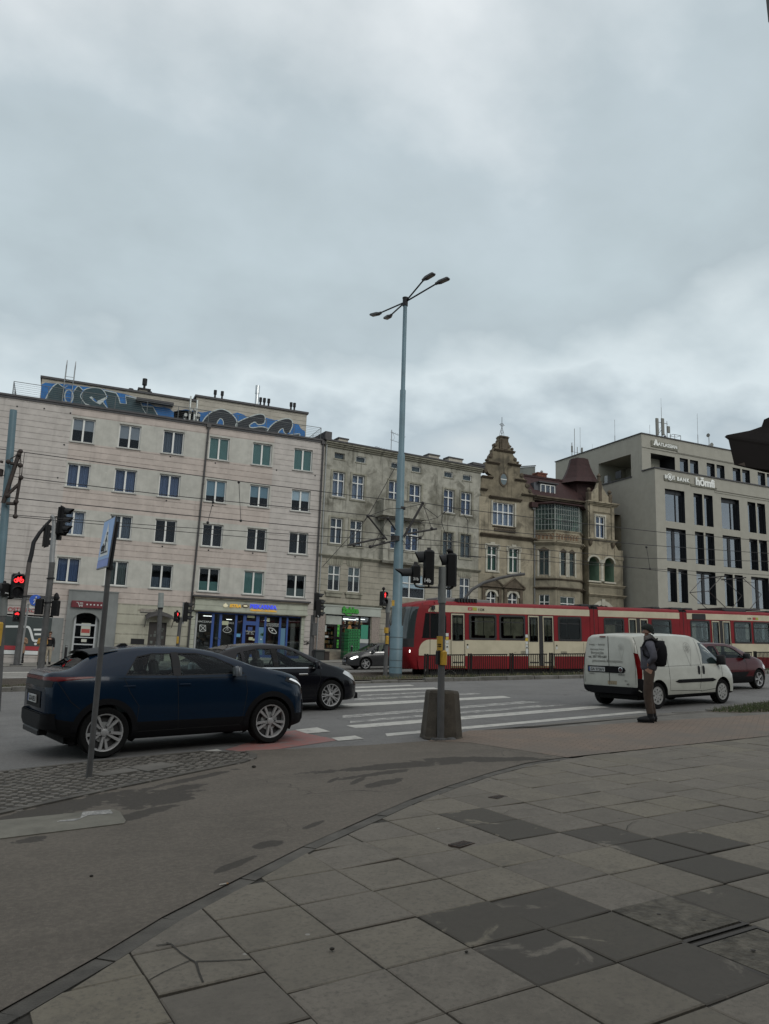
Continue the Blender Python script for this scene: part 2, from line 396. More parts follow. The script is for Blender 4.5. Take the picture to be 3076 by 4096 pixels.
# ---------------------------------------------------------------- ground materials
def asphalt(name, col, spots=(), worn=.25, scale=1.0, redish=0.0):
    g = NT(name, .85, .3)
    big = g.noise(.55*scale, 6, .6); mid = g.noise(3.2, 5, .6); fine = g.noise(160, 2, .6); grit = g.noise(420, 1, .5)
    base = g.mix(g.ss(big, .3, .7), tuple(c*(1-worn) for c in col), tuple(c*(1+worn*.7) for c in col))
    base = g.mix(g.ss(mid, .35, .75), base, tuple(c*1.12 for c in col))
    base = g.mix(g.ss(fine, .55, .75), base, tuple(c*1.7 for c in col)); base = g.mix(g.ss(grit, .62, .72), base, tuple(c*.45 for c in col))
    ck = g.t.nodes.new('ShaderNodeTexVoronoi'); ck.feature = 'DISTANCE_TO_EDGE'; ck.inputs['Scale'].default_value = .33
    wv = g.t.nodes.new('ShaderNodeVectorMath'); wv.operation = 'ADD'; nz = g.t.nodes.new('ShaderNodeTexNoise'); nz.inputs['Scale'].default_value = 1.6; nz.inputs['Detail'].default_value = 6; g.t.links.new(g.co, nz.inputs['Vector']); g.t.links.new(g.co, wv.inputs[0]); g.t.links.new(nz.outputs['Color'], wv.inputs[1]); g.t.links.new(wv.outputs[0], ck.inputs['Vector'])
    crk = g.m_('MULTIPLY', g.m_('SUBTRACT', 1.0, g.ss(ck.outputs['Distance'], .001, .005)), g.ss(g.noise(.5, 3), .5, .62)); base = g.mix(g.m_('MULTIPLY', crk, .75), base, tuple(c*.25 for c in col))
    st_ = g.noise(.9, 7, .7, vec=g.map(scale=(.35,1.6,1), rot=(0,0,-.2), loc=(4,9,0))); base = g.mix(g.m_('MULTIPLY', g.ss(st_, .5, .72), .35), base, tuple(c*.6 for c in col))
    if spots:                                    # wet patches, each with a ragged outline of its own
        rag = g.noise(2.3, 7, .62); rag2 = g.noise(9, 4, .6); tot = None
        for (x0, y0, a, b_, ang) in spots:
            dx, dy = g.m_('SUBTRACT', g.x, x0), g.m_('SUBTRACT', g.y, y0)
            u = g.m_('ADD', g.m_('MULTIPLY', dx, cos(ang)/a), g.m_('MULTIPLY', dy, sin(ang)/a))
            v = g.m_('ADD', g.m_('MULTIPLY', dx, -sin(ang)/b_), g.m_('MULTIPLY', dy, cos(ang)/b_))
            q = g.m_('ADD', g.m_('MULTIPLY', u, u), g.m_('MULTIPLY', v, v))
            tot = q if tot is None else g.m_('MINIMUM', tot, q)
        k = g.m_('ADD', tot, g.m_('ADD', g.m_('MULTIPLY', g.m_('SUBTRACT', rag, .5), 5.5), g.m_('MULTIPLY', g.m_('SUBTRACT', rag2, .5), 1.6)))
        wet = g.m_('SUBTRACT', 1.0, g.ss(k, .9, 1.15))
        base = g.mix(g.m_('MULTIPLY', wet, .92), base, tuple(c*.40 for c in col))
    med = g.noise(26, 3, .7); base = g.mix(g.ss(med, .35, .7), g.mix(.26, base, (.01,.01,.01)), base)
    g.bump(g.m_('ADD', fine, g.m_('MULTIPLY', grit, .6)), .35, .004)
    return g.color(base)
ROADC = (.150, .147, .142)
m_road = asphalt('road_asphalt', ROADC, worn=.2)
m_far = asphalt('far_road_asphalt', (.17,.165,.155), worn=.2)
m_ground = asphalt('ground_soil', (.10,.09,.075), worn=.3)
def W(px, py): p = gp(px, py); return (p.x, p.y)
sp = [(*W(1640,3062),1.25,.17,.05), (*W(1500,3100),.5,.10,.3), (*W(1530,3135),.28,.10,.5), (*W(1440,3120),.30,.05,.9), (*W(1330,3125),.22,.03,.9),
      (*W(620,3195),.45,.35,.65), (*W(300,3225),.75,.25,.62), (*W(700,3160),.35,.12,.6), (*W(760,3120),.7,.09,.66), (*W(1085,3380),.13,.09,.3), (*W(1250,3305),.22,.04,.75), (*W(950,3460),.20,.05,.7),
      (*W(560,3260),.5,.10,.7), (*W(100,3370),.18,.10,.3), (*W(1900,3040),.9,.18,-.3)]
m_path = asphalt('path_asphalt', (.120,.104,.085), sp, worn=.18)
def paint(name, col, wear=.5):
    g = NT(name, .7, .35); a = g.noise(5, 8, .7); f = g.noise(60, 4, .7)
    k = g.m_('ADD', g.m_('MULTIPLY', a, .6), g.m_('MULTIPLY', f, .5))
    return g.color(g.mix(g.ss(k, .55-wear*.1, .80-wear*.2), col, tuple(c*1.0 for c in ROADC)))
m_white = paint('road_paint', (.42,.41,.375), .35); m_worn = paint('worn_road_paint', (.40,.39,.36), 1.0); m_red = paint('red_surface', (.25,.105,.092), .45)
def slabmat(name, col):
    g = NT(name, .8, .35); wet = g.attr('wet'); tint = g.attr('tint')
    big = g.noise(1.1, 5, .6); mid = g.noise(9, 5, .6); fine = g.noise(210, 2, .6)
    base = g.mix(g.ss(big, .3, .7), tuple(c*.86 for c in col), tuple(c*1.1 for c in col))
    base = g.mix(g.ss(mid, .4, .75), base, tuple(c*1.16 for c in col)); base = g.mix(g.ss(fine, .58, .75), base, tuple(c*1.55 for c in col))
    base = g.mix(g.m_('MULTIPLY', tint, .55), base, (col[0]*1.30, col[1]*1.29, col[2]*1.10)); base = g.mix(g.m_('MULTIPLY', g.attr('dark'), .5), base, tuple(c*.55 for c in col)); base = g.mix(g.ss(g.noise(34, 4, .7), .45, .75), base, tuple(c*.66 for c in col)); base = g.mix(g.m_('MULTIPLY', g.ss(g.noise(3.1, 7, .72, vec=g.map(loc=(2,8,0))), .5, .66), .42), base, tuple(c*.62 for c in col)); base = g.mix(g.m_('MULTIPLY', g.ss(g.noise(.9, 6, .65, vec=g.map(loc=(7,3,0))), .5, .7), .3), base, tuple(c*.6 for c in col))
    rag = g.noise(2.6, 6, .6, dist=.8)
    w_ = g.m_('MULTIPLY', wet, g.m_('SUBTRACT', 1.0, g.ss(rag, .58, .64)))
    w_ = g.m_('MAXIMUM', w_, g.m_('MULTIPLY', g.ss(wet, 1.5, 1.6), 1.0))
    base = g.mix(g.m_('MINIMUM', g.m_('MULTIPLY', w_, .85), .85), base, tuple(c*.33 for c in col))
    sp_ = g.t.nodes.new('ShaderNodeTexVoronoi'); sp_.inputs['Scale'].default_value = 1.9; g.t.links.new(g.co, sp_.inputs['Vector'])
    gum = g.m_('SUBTRACT', 1.0, g.ss(sp_.outputs['Distance'], .022, .03)); base = g.mix(g.m_('MULTIPLY', gum, .75), base, (.26,.25,.23))
    sp2 = g.t.nodes.new('ShaderNodeTexVoronoi'); sp2.inputs['Scale'].default_value = 1.35; g.t.links.new(g.map(loc=(3.3,1.7,0)), sp2.inputs['Vector'])
    base = g.mix(g.m_('MULTIPLY', g.m_('SUBTRACT', 1.0, g.ss(sp2.outputs['Distance'], .014, .02)), .8), base, (.03,.03,.03))
    g.bump(g.m_('ADD', fine, g.m_('MULTIPLY', mid, 1.5)), .3, .004)
    return g.color(base)
m_slab = slabmat('paving_slab', (.136,.121,.100))
m_joint = M('joint_soil', (.03,.027,.022), .95, var=.4, vs=30)
m_kerb = M('kerb_stone', (.13,.124,.112), .85, var=.25, vs=6, bump=.4, bs=90, dirt=.4, ds=2)
m_border = M('border_stone', (.082,.075,.064), .85, var=.3, vs=5, bump=.4, bs=90, dirt=.4, ds=2)
m_conc = M('path_concrete', (.13,.122,.108), .9, var=.22, vs=2.2, bump=.3, bs=120, dirt=.3, ds=1.2)
m_cobble = M('cobble_granite', (.115,.106,.092), .8, var=.35, vs=7, bump=.5, bs=70)
m_cobfill = M('cobble_joint', (.030,.026,.020), .95, var=.4, vs=12)
m_earth = M('verge_earth', (.085,.068,.048), .95, var=.45, vs=3, bump=.8, bs=25)
def brickmat():
    g = NT('brick_paver', .85, .3); b = g.t.nodes.new('ShaderNodeTexBrick')
    b.inputs['Scale'].default_value = 1; b.inputs['Brick Width'].default_value = .21; b.inputs['Row Height'].default_value = .105; b.inputs['Mortar Size'].default_value = .006
    b.inputs['Color1'].default_value = (.185,.138,.105,1); b.inputs['Color2'].default_value = (.15,.115,.09,1); b.inputs['Mortar'].default_value = (.06,.05,.042,1); b.inputs['Bias'].default_value = -.1
    g.t.links.new(g.map(rot=(0,0,radians(50))), b.inputs['Vector'])
    n = g.noise(.8, 6, .6); c = g.mix(g.ss(n, .35, .7), b.outputs['Color'], (.118,.105,.09))
    c = g.mix(g.ss(g.noise(60, 3), .5, .8), c, (.17,.135,.11)); g.bump(b.outputs['Fac'], -.5, .006); return g.color(c)
m_brick = brickmat()
# ---------------------------------------------------------------- ground
xs = [-150,-90,-60]+[x for x in range(-48, 90, 6)]+[90,140,260]; ys = [-80,-30,-10,0,8,16,24.8,25.4,26,26.8,27.6,28.5,32,36,40,41,41.8,42.6,43.4,44.2,45,46,50,70,140,260]
g = MB(); g.add([(x,y,gz(x,y)-.02) for y in ys for x in xs], [(j*len(xs)+i, j*len(xs)+i+1, (j+1)*len(xs)+i+1, (j+1)*len(xs)+i) for j in range(len(ys)-1) for i in range(len(xs)-1)])
structure(g, 'ground', m_ground)
def sheet(pts, dz): return [(x,y,gz(x,y)+dz) for x,y in pts]
curve = [(-2.6,.9),(-1.2,2.66),(-.06,3.98),(.35,4.42),(.73,4.87),(1.30,5.42),(1.91,6.0),(2.83,6.78),(3.4,7.25),(4.02,7.69),(4.85,8.23),(5.68,8.69),(6.45,8.90)]
isl_low = [(-6,3.7),(-3.2,5.78),(-.3,8.03),(.71,8.83),(1.78,9.62),(2.35,10.02)]
isl_tip = [(2.58,10.3),(2.66,10.62),(2.60,10.88)]
isl_up = [(1.99,11.16),(.7,10.86),(-.44,10.45),(-3,9.6),(-8,8.2)]
road = MB(); road.poly(sheet([(-45,-2),(-8,8.1),(-3,9.5),(-.44,10.35),(.7,10.76),(1.99,11.06),(2.7,10.7),(3.4,10.6),(4.5,10.7),(5.5,11.0),(6.6,11.9),(11.6,12.9),(14.5,13.4),(60,22),(60,24.75),(-45,24.75)], .0))
structure(road, 'road', m_road)
pth = MB(); pth.poly(sheet(curve+[(5.92,10.58),(5.37,11.02),(4.49,10.94),(3.45,10.98),(2.6,11.05)]+isl_tip[::-1]+isl_low[::-1]+[(-8,0)], .008))
structure(pth, 'bicycle_path', m_path)
A8 = radians(7.6); ax, ay = cos(A8), sin(A8)
def ab(a, b): return (2.16+a*ax-b*ay, 3.82+a*ay+b*ax)
sub = MB(); sub.poly(sheet([(-3,-3),(40,-3),(40,14.4),(22,11.6),(10.97,9.7),(6.42,9.0),(6.45,8.9)]+curve[-2::-1], -.008))
structure(sub, 'joint_sand', m_joint)
br = MB(); br.poly(sheet([(6.42,8.86),(7.36,9.0),(10.97,9.5),(22,11.3),(40,14.4),(40,16),(22,12.75),(13.74,12.05),(8.43,11.75),(6.63,11.9),(5.9,11.3),(5.4,11.02),(5.92,10.58)], .011))
structure(br, 'brick_paving', m_brick)
cs = MB(); cs.poly(sheet([(6.0,11.45),(6.63,11.86),(8.43,11.71),(13.74,12.01),(22,12.6),(40,16),(40,19),(20,15.0),(16.9,14.62),(14.6,13.85),(13.2,13.0),(11.8,13.10),(8.6,12.35)], .0035))
structure(cs, 'concrete_strip', m_conc)
# paving slabs, one mesh of separate stones with open joints
def inside(pt, poly):
    x, y = pt; c = False; j = len(poly)-1
    for i in range(len(poly)):
        xi, yi = poly[i]; xj, yj = poly[j]
        if (yi > y) != (yj > y) and x < (xj-xi)*(y-yi)/(yj-yi)+xi: c = not c
        j = i
    return c
slab_zone = [(-2.7,.7)]+curve[1:]+[(7.36,9.12),(10.97,9.66),(22,11.6),(30,12.8),(30,0),(3,-1)]
def clip(poly, a, b):                            # keep the part right of the line a->b
    outp = []
    def sd(p): return (b[0]-a[0])*(p[1]-a[1])-(b[1]-a[1])*(p[0]-a[0])
    for i in range(len(poly)):
        p, q = poly[i], poly[(i+1)%len(poly)]; dp, dq = sd(p), sd(q)
        if dp <= 0: outp.append(p)
        if (dp < 0 < dq) or (dq < 0 < dp):
            t = dp/(dp-dq); outp.append((p[0]+(q[0]-p[0])*t, p[1]+(q[1]-p[1])*t))
    return outp
wetpx = [(520,465,1),(1090,545,1),(1330,490,1.8),(1450,580,1),(1000,690,1),(1225,630,1.05),(650,780,1),(430,870,1),(860,880,.95),(700,1020,1),(1190,1050,.95),(1560,690,1.8),(1390,760,.9),(1440,1280,.8),(1000,975,.9)]
wets = [(gp(*z12(a,b)), c) for a,b,c in wetpx]
cov = [gp(*z12(a,b)) for a,b in ((1000,845),(1230,770),(1540,885),(1295,970))]
bound = [(p[0]+.085,p[1]-.085) for p in curve]
S = .517; sm = MB(); fw = []; ft = []; fd = []; fdk = []; crk_ = []
r7 = random.Random(5)
cov_c = sum(cov, Vector())/4; cov2_c = cov_c + Vector((ay*.60, -ax*.60, 0))
for i in range(-9, 46):
    for j in range(-10, 16):
        jo = .5 if (i % 2 and i < -1) else (.27 if (i % 5 == 3 and i > 3) else 0.0)
        a0, b0 = i*S, (j+jo)*S
        gpv = .005
        P = [ab(a0+gpv,b0+gpv), ab(a0+S-gpv,b0+gpv), ab(a0+S-gpv,b0+S-gpv), ab(a0+gpv,b0+S-gpv)]
        c = ab(a0+S/2,b0+S/2)
        if c[1] > 13 or c[0] > 24 or hypot(*c) < 1.2 and c[1] < 0: continue
        if c[1] > 6 and c[0] < 1: continue
        if any(hypot(c[0]-k.x,c[1]-k.y) < .28 for k in (cov_c, cov2_c)): continue
        for k in range(len(bound)-1):
            # clip against the curved border, only near its own segment
            m0, m1 = bound[k], bound[k+1]
            tt = ((c[0]-m0[0])*(m1[0]-m0[0])+(c[1]-m0[1])*(m1[1]-m0[1]))/((m1[0]-m0[0])**2+(m1[1]-m0[1])**2)
            if -.5 < tt < 1.5 and len(P) > 2: P = clip(P, m0, m1)
        for (q0,q1) in (((6.3,8.88),(7.36,9.07)),((7.36,9.07),(10.97,9.6)),((10.97,9.6),(30,12.77))):
            if len(P) > 2 and c[0] > 5.6: P = clip(P, q0, q1)
        if len(P) < 3: continue
        ar = abs(sum(P[k][0]*P[(k+1)%len(P)][1]-P[(k+1)%len(P)][0]*P[k][1] for k in range(len(P))))/2
        if ar < .01: continue
        cx_, cy_ = sum(p[0] for p in P)/len(P), sum(p[1] for p in P)/len(P)
        h0 = r7.uniform(-.003,.003); tx, ty = r7.gauss(0,.006), r7.gauss(0,.006)
        if r7.random() < .08: tx *= 2.5
        rot = r7.gauss(0,.006); o = len(sm.v); n = len(P); top = []; bot = []; ed = []
        for p in P:
            dx, dy = p[0]-cx_, p[1]-cy_; x, y = cx_+dx*cos(rot)-dy*sin(rot), cy_+dx*sin(rot)+dy*cos(rot)
            z = gz(x,y)+h0+tx*dx+ty*dy; sc = 1-.012/max(.1,hypot(dx,dy))
            top.append((cx_+(x-cx_)*sc, cy_+(y-cy_)*sc, z+.004)); ed.append((x,y,z-.001)); bot.append((x,y,z-.05))
        nf = len(sm.f)
        sm.add(top+ed+bot, [tuple(range(n))]+[(n+k,n+(k+1)%n,(k+1)%n,k) for k in range(n)]+[(2*n+k,2*n+(k+1)%n,n+(k+1)%n,n+k) for k in range(n)])
        wv = 0.0
        for q, s_ in wets:
            if hypot(q.x-c[0], q.y-c[1]) < S*.52: wv = s_
        tv = r7.random()**2; fd.append(r7.random()**3 if True else 0)
        if r7.random() < .075 and len(P) == 4 and c[1] < 8: crk_.append((c, r7.uniform(0,pi)))
        k = len(sm.f)-nf; fw += [wv]*k; ft += [tv]*k; fdk += [fd[-1]]*k
me = sm.mesh('pavement_slabs', m_slab)
for nm, data in (('wet',fw),('tint',ft),('dark',fdk)):
    a = me.attributes.new(nm, 'FLOAT', 'FACE'); a.data.foreach_set('value', data)
o = link('pavement', me); o['kind'] = 'structure'
# border stones along the curve
bm_ = MB(); acc = 0
for k in range(len(curve)-2, 0, -1):
    p0, p1 = Vector(curve[k+1] if k+1 < len(curve) else curve[k]), Vector(curve[k]); L_ = (p1-p0).length; d = (p1-p0)/L_; nrm = Vector((-d.y, d.x))
    nn = max(1, round(L_/.62))
    for q in range(nn):
        a, b = p0+d*(L_*q/nn+.006), p0+d*(L_*(q+1)/nn-.006); wdt = .11+.008*random.random()
        pts = [a, b, b+nrm*wdt, a+nrm*wdt]
        zt = .003+random.uniform(-.003,.003)
        v = [(p.x,p.y,gz(p.x,p.y)+zt) for p in pts]+[(p.x,p.y,gz(p.x,p.y)-.05) for p in pts]
        bm_.add(v, [(0,1,2,3),(0,4,5,1),(1,5,6,2),(2,6,7,3),(3,7,4,0)])
structure(bm_, 'border_kerb', m_border)
# cobbled traffic island with a flush kerb round it
isl = isl_low+isl_tip+isl_up
ci = MB(); ci.poly(sheet(isl, .012), 1)
def ring_strip(pts, wdt, dz, mb, mi):
    for k in range(len(pts)-1):
        p0, p1 = Vector(pts[k]), Vector(pts[k+1]); d = (p1-p0).normalized(); n_ = Vector((-d.y,d.x))
        q = [p0,p1,p1+n_*wdt,p0+n_*wdt]; mb.add([(p.x,p.y,gz(p.x,p.y)+dz) for p in q]+[(p.x,p.y,gz(p.x,p.y)-.05) for p in q], [(0,1,2,3),(0,4,5,1),(1,5,6,2),(2,6,7,3),(3,7,4,0)], mi)
ring_strip(isl, .09, .024, ci, 2)
rc = random.Random(3); aD = radians(37); 
plates = [[gp(*p) for p in ((370,3108),(500,3080),(560,3092),(415,3114))], [gp(*p) for p in ((512,3078),(650,3058),(720,3070),(590,3095))]]
pl2 = [[(q.x,q.y) for q in p] for p in plates]
for i in range(-70, 45):
    for j in range(-40, 40):
        a, b = i*.108+rc.uniform(-.012,.012), j*.112+rc.uniform(-.012,.012)+(.05 if i % 2 else 0)
        x, y = .7+a*cos(aD)-b*sin(aD), 9.7+a*sin(aD)+b*cos(aD)
        if x < -4 or not inside((x,y), isl): continue
        if any(inside((x,y), p) for p in pl2): continue
        if min(hypot(x-q[0],y-q[1]) for q in isl_low[1:]+isl_tip+isl_up[:3]) < .06: continue
        rr = .047*rc.uniform(.85,1.1); h = .020+rc.uniform(-.006,.008); z = gz(x,y); pts = []
        nseg = 6; ph = rc.random()*6
        ringb = [(x+rr*1.02*cos(ph+2*pi*k/nseg)*rc.uniform(.86,1.08), y+rr*1.02*sin(ph+2*pi*k/nseg)*rc.uniform(.86,1.08)) for k in range(nseg)]
        ci.add([(p[0],p[1],z+.006) for p in ringb]+[(x+(p[0]-x)*.82,y+(p[1]-y)*.82,z+h) for p in ringb], [tuple(range(nseg,2*nseg))]+[(k,(k+1)%nseg,nseg+(k+1)%nseg,nseg+k) for k in range(nseg)], 0)
structure(ci, 'cobbled_island', [m_cobble, m_cobfill, m_border])
for p in pl2:
    c = MB(); c.add([(x,y,gz(x,y)+.030) for x,y in p]+[(x,y,gz(x,y)-.02) for x,y in p], [(0,1,2,3),(0,4,5,1),(1,5,6,2),(2,6,7,3),(3,7,4,0)])
    o = c.build('cover_slab', m_conc)
    tag(o, 'worn concrete cover slab beside the sign pole in the cobbled island' if p is pl2[0] else 'second concrete cover slab set in the cobbles, nearer the island tip', 'cover slab')
# cracks in the slabs, and small litter
def z11(x,y): return (x/1.1073, 2900+y/1.1073)
cb_ = MB()
for P, w0 in (([(735,972),(760,980),(800,1018),(845,1048),(868,1062),(880,1105),(898,1150)],.012), ([(868,1056),(950,1054),(1040,1050),(1112,1046)],.009), ([(850,1048),(780,1078),(720,1105),(655,1142)],.006), ([(690,985),(760,975)],.008)):
    Q = [gp(*z11(*p)) for p in P]; vs = []
    for i in range(len(Q)):
        a, b = Q[max(0,i-1)], Q[min(len(Q)-1,i+1)]; d = Vector((b.x-a.x,b.y-a.y)).normalized(); w_ = w0*(.6+.8*random.random())/2
        vs += [(Q[i].x-d.y*w_,Q[i].y+d.x*w_,gz(Q[i].x,Q[i].y)+.0105),(Q[i].x+d.y*w_,Q[i].y-d.x*w_,gz(Q[i].x,Q[i].y)+.0105)]
    cb_.add(vs, [(2*i,2*i+1,2*i+3,2*i+2) for i in range(len(Q)-1)])
P = [(1112,460),(1085,468),(1066,482),(1060,500)]; Q = [gp(*z12(*p)) for p in P]; cb_.add([(q.x+s_,q.y,gz(q.x,q.y)+.0105) for q in Q for s_ in (-.004,.004)], [(2*i,2*i+1,2*i+3,2*i+2) for i in range(3)])
for (c_, a_) in crk_:
    Q = [(c_[0]+cos(a_)*t*S*.5-sin(a_)*o_, c_[1]+sin(a_)*t*S*.5+cos(a_)*o_) for t, o_ in zip((-.95,-.5,-.1,.3,.65,.98), [r7.uniform(-.04,.04) for _ in range(6)])]
    cb_.add([(x_+s_*sin(a_),y_-s_*cos(a_),gz(x_,y_)+.0105) for x_,y_ in Q for s_ in (-.0022,.0022)], [(2*i,2*i+1,2*i+3,2*i+2) for i in range(5)])
structure(cb_, 'slab_cracks', m_joint)
for k,(px,py,r,lab) in enumerate(((*z11(1124,192),.022,'small dark stone on the bicycle path near the island tip'),(*z11(404,678),.010,'tiny dark pebble alone on the bicycle path'),(*z12(385,1020),.008,'tiny dark pebble on a paving slab'),(*z11(1470,1005),.011,'dark speck of litter on a slab left of centre'))):
    p = gp(px,py); c = MB(); c.ball((0,0,r*.6), r, 6, 0, (1.3,1,.7)); tag(c.build('pebble', m_joint, loc=(p.x,p.y,gz(p.x,p.y)+.008)), lab, 'pebble')
p = gp(*z11(972,719)); c = MB(); c.tube([(0,0,.005),(.045,.015,.005)], .0045, 8); c.tube([(.045,.015,.005),(.06,.02,.005)], .0047, 8, 1); tag(c.build('cigarette_butt', [M('paper_butt', (.45,.43,.38), .8), M('filter_tan', (.35,.18,.07), .8)], loc=(p.x,p.y,gz(p.x,p.y)+.01)), 'cigarette butt by the dark kerb line of the bicycle path', 'litter')
# long concrete cover in the bicycle path
q = [gp(*p) for p in ((-120,3330),(0,3288),(450,3243),(478,3252),(503,3290),(495,3300),(0,3362),(-120,3376))]
c = MB(); v = [(p.x,p.y,gz(p.x,p.y)+.016) for p in q]; n = len(v); c.add(v+[(a,b,z-.03) for a,b,z in v], [tuple(range(n))]+[(k,(k+1)%n,n+(k+1)%n,n+k) for k in range(n)])
pq = [gp(*p) for p in ((330,3255),(440,3247),(452,3262),(350,3270),(300,3292),(225,3296),(240,3290),(320,3281))]
c.poly([(p.x,p.y,gz(p.x,p.y)+.0185) for p in pq], 1)
tag(c.build('duct_cover', [M('duct_concrete', (.15,.142,.115), .85, var=.2, vs=4, bump=.3, bs=90, dirt=.35, ds=1.5), m_worn]), 'long pale concrete duct cover with smeared white paint in the bicycle path', 'duct cover')
# manhole covers among the slabs
m_cov = M('cover_concrete', (.098,.088,.070), .95, var=.5, vs=9, bump=1.0, bs=30, dirt=.6, ds=5)
for k, cc in enumerate((cov_c, cov2_c)):
    c = MB()
    for (s0, s1, zz, mi) in ((.285,.255,.003,1),(.245,.0,.010 if k == 0 else .002,0)):
        A = [ab((cc.x-2.16)*ax+(cc.y-3.82)*ay+dx*s0, -(cc.x-2.16)*ay+(cc.y-3.82)*ax+dy*s0) for dx,dy in ((-1,-1),(1,-1),(1,1),(-1,1))]
        if s1:
            B = [ab((cc.x-2.16)*ax+(cc.y-3.82)*ay+dx*s1, -(cc.x-2.16)*ay+(cc.y-3.82)*ax+dy*s1) for dx,dy in ((-1,-1),(1,-1),(1,1),(-1,1))]
            for e in range(4):
                p = [A[e],A[(e+1)%4],B[(e+1)%4],B[e]]; c.poly([(x,y,gz(x,y)+zz) for x,y in p], mi)
        else:
            c.add([(x,y,gz(x,y)+zz) for x,y in A]+[(x,y,gz(x,y)-.04) for x,y in A], [(0,1,2,3),(0,4,5,1),(1,5,6,2),(2,6,7,3),(3,7,4,0)], mi)
    for hx, hy in ((-.07,.05),(.1,-.12)):
        x, y = cc.x+hx, cc.y+hy; c.lathe([(.012,0),(.012,.004)], (x,y,gz(x,y)+.009), n=8, mi=1)
    tag(c.build('manhole_cover', [m_cov, M('cover_rim', (.05,.045,.04), .9)]), ('square rough concrete manhole cover, the farther of two among the paving slabs' if k == 0 else 'square rough concrete manhole cover, the nearer of two by the right edge'), 'manhole cover')
for k, (a, b, lab) in enumerate(((365,557,'small rusty iron valve cover between pale slabs, the nearer one'),(520,358,'small rusty iron valve cover with a raised lip, the farther one'))):
    p = gp(*z12(a,b)); c = MB(); c.box(-.10,.10,-.055,.055,-.03,.009,0); c.box(-.085,.085,-.04,.04,.009,.012,1)
    for q in range(5): c.box(-.07+q*.032,-.055+q*.032,-.03,.03,.012,.015,0)
    o = c.build('valve_cover', [M('rusty_iron', (.075,.055,.045), .7, metal=.4, var=.4, vs=30), M('dark_iron', (.04,.035,.032), .6, metal=.4)], loc=(p.x,p.y,p.z)); o.rotation_euler[2] = A8+.3; tag(o, lab, 'valve cover')
# markings on the near carriageway
def mark(quads, name, m, dz=.004):
    mb = MB()
    for q in quads:
        P = [gp(*p) for p in q]; mb.poly([(p.x,p.y,gz(p.x,p.y)+dz) for p in P])
    return structure(mb, name, m)
mark([((1410,2748),(1640,2739),(1658,2743),(1408,2754)), ((1405,2761),(1735,2750),(1756,2756),(1400,2769)), ((1370,2816),(2012,2784),(2046,2791),(1340,2830)),
      ((1385,2903),(2390,2823),(2440,2830),(1425,2914)), ((1541,2935),(2560,2845),(2600,2849),(1548,2946))], 'crossing_stripe_marking', m_white)
mark([((1420,2795),(1900,2772),(1935,2776),(1415,2803)), ((1370,2862),(2090,2805),(2180,2808),(1370,2874)), ((1400,2884),(2150,2822),(2300,2818),(1400,2893)), ((1450,2780),(1700,2768),(1720,2771),(1440,2785))], 'worn_crossing_marking', m_worn)
mark([((1180,2921),(1268,2911),(1322,2928),(1228,2936)), ((1325,2953),(1420,2944),(1456,2957),(1352,2965)), ((800,3008),(868,2998),(900,3010),(830,3012))], 'bicycle_crossing_marking', m_white, .008)
mark([((900,3000),(1080,2945),(1150,2925),(1185,2922),(1235,2937),(1330,2955),(1345,2963),(1110,2998),(960,3008))], 'red_crossing_surface', m_red, .005)
# far side of the street
def strip(name, x0, x1, ylist, dz, m, plane=False, nx=18):
    mb = MB(); X = [x0+(x1-x0)*i/nx for i in range(nx+1)]
    f = (lambda x,y: .04*max(-60,min(90,x))+.008*y) if plane else gz
    mb.add([(x,y,f(x,y)+dz) for y in ylist for x in X], [(j*(nx+1)+i,j*(nx+1)+i+1,(j+1)*(nx+1)+i+1,(j+1)*(nx+1)+i) for j in range(len(ylist)-1) for i in range(nx)])
    return structure(mb, name, m)
strip('far_road', -55, 80, [35.2,37,39,41,42,42.6,43.2,43.8,44.4], .004, m_far)
def planez(x,y): return .04*max(-60,min(90,x))+.008*y
m_pave = M('far_paving', (.23,.22,.195), .9, var=.2, vs=1.5, dirt=.3, ds=.8)
mb = MB(); X = list(range(-50,80,5))
for i in range(len(X)-1):
    a, b = X[i], X[i+1]
    mb.quad((a,44.55,planez(a,44.5)),(b,44.55,planez(b,44.5)),(b,53.5,planez(b,53.5)),(a,53.5,planez(a,53.5)))
structure(mb, 'far_pavement', m_pave)
mb = MB()
for i in range(-50, 75):
    a, b = i+.008, i+.992; zt = lambda x: planez(x,44.5)+.002; zb_ = lambda x: gz(x,44.3)-.1
    mb.add([(a,44.4,zb_(a)),(b,44.4,zb_(b)),(b,44.4,zt(b)),(a,44.4,zt(a)),(a,44.56,zt(a)),(b,44.56,zt(b))], [(0,1,2,3),(3,2,5,4)])
structure(mb, 'far_kerb', m_kerb)
mk = []
for k in range(6):                               # zebra on the far carriageway, left
    y = 36.4+k*1.15
    mk.append([(-2.9+.05*k,y),(1.6+.05*k,y),(1.6+.05*k,y+.52),(-2.9+.05*k,y+.52)])
mb = MB()
for q in mk: mb.poly([(x,y,gz(x,y)+.008) for x,y in q])
structure(mb, 'far_zebra_marking', m_white)
mb = MB(); n = 5
for k in range(n):
    y0, y1 = 35.4+k*1.7, 35.4+(k+1)*1.7; mb.poly([(x,y,gz(x,y)+.007) for x,y in ((-9,y0),(-3.3,y0),(-3.2,y1),(-9,y1))])
structure(mb, 'far_red_cycle_surface', m_red)
mb = MB()
for (x0,x1,y) in ((6,11,39.6),(14,19,39.6),(22,27,39.6),(30,35,39.6)): mb.poly([(a,b,gz(a,b)+.008) for a,b in ((x0,y),(x1,y),(x1,y+.16),(x0,y+.16))])
structure(mb, 'far_lane_marking', m_white)
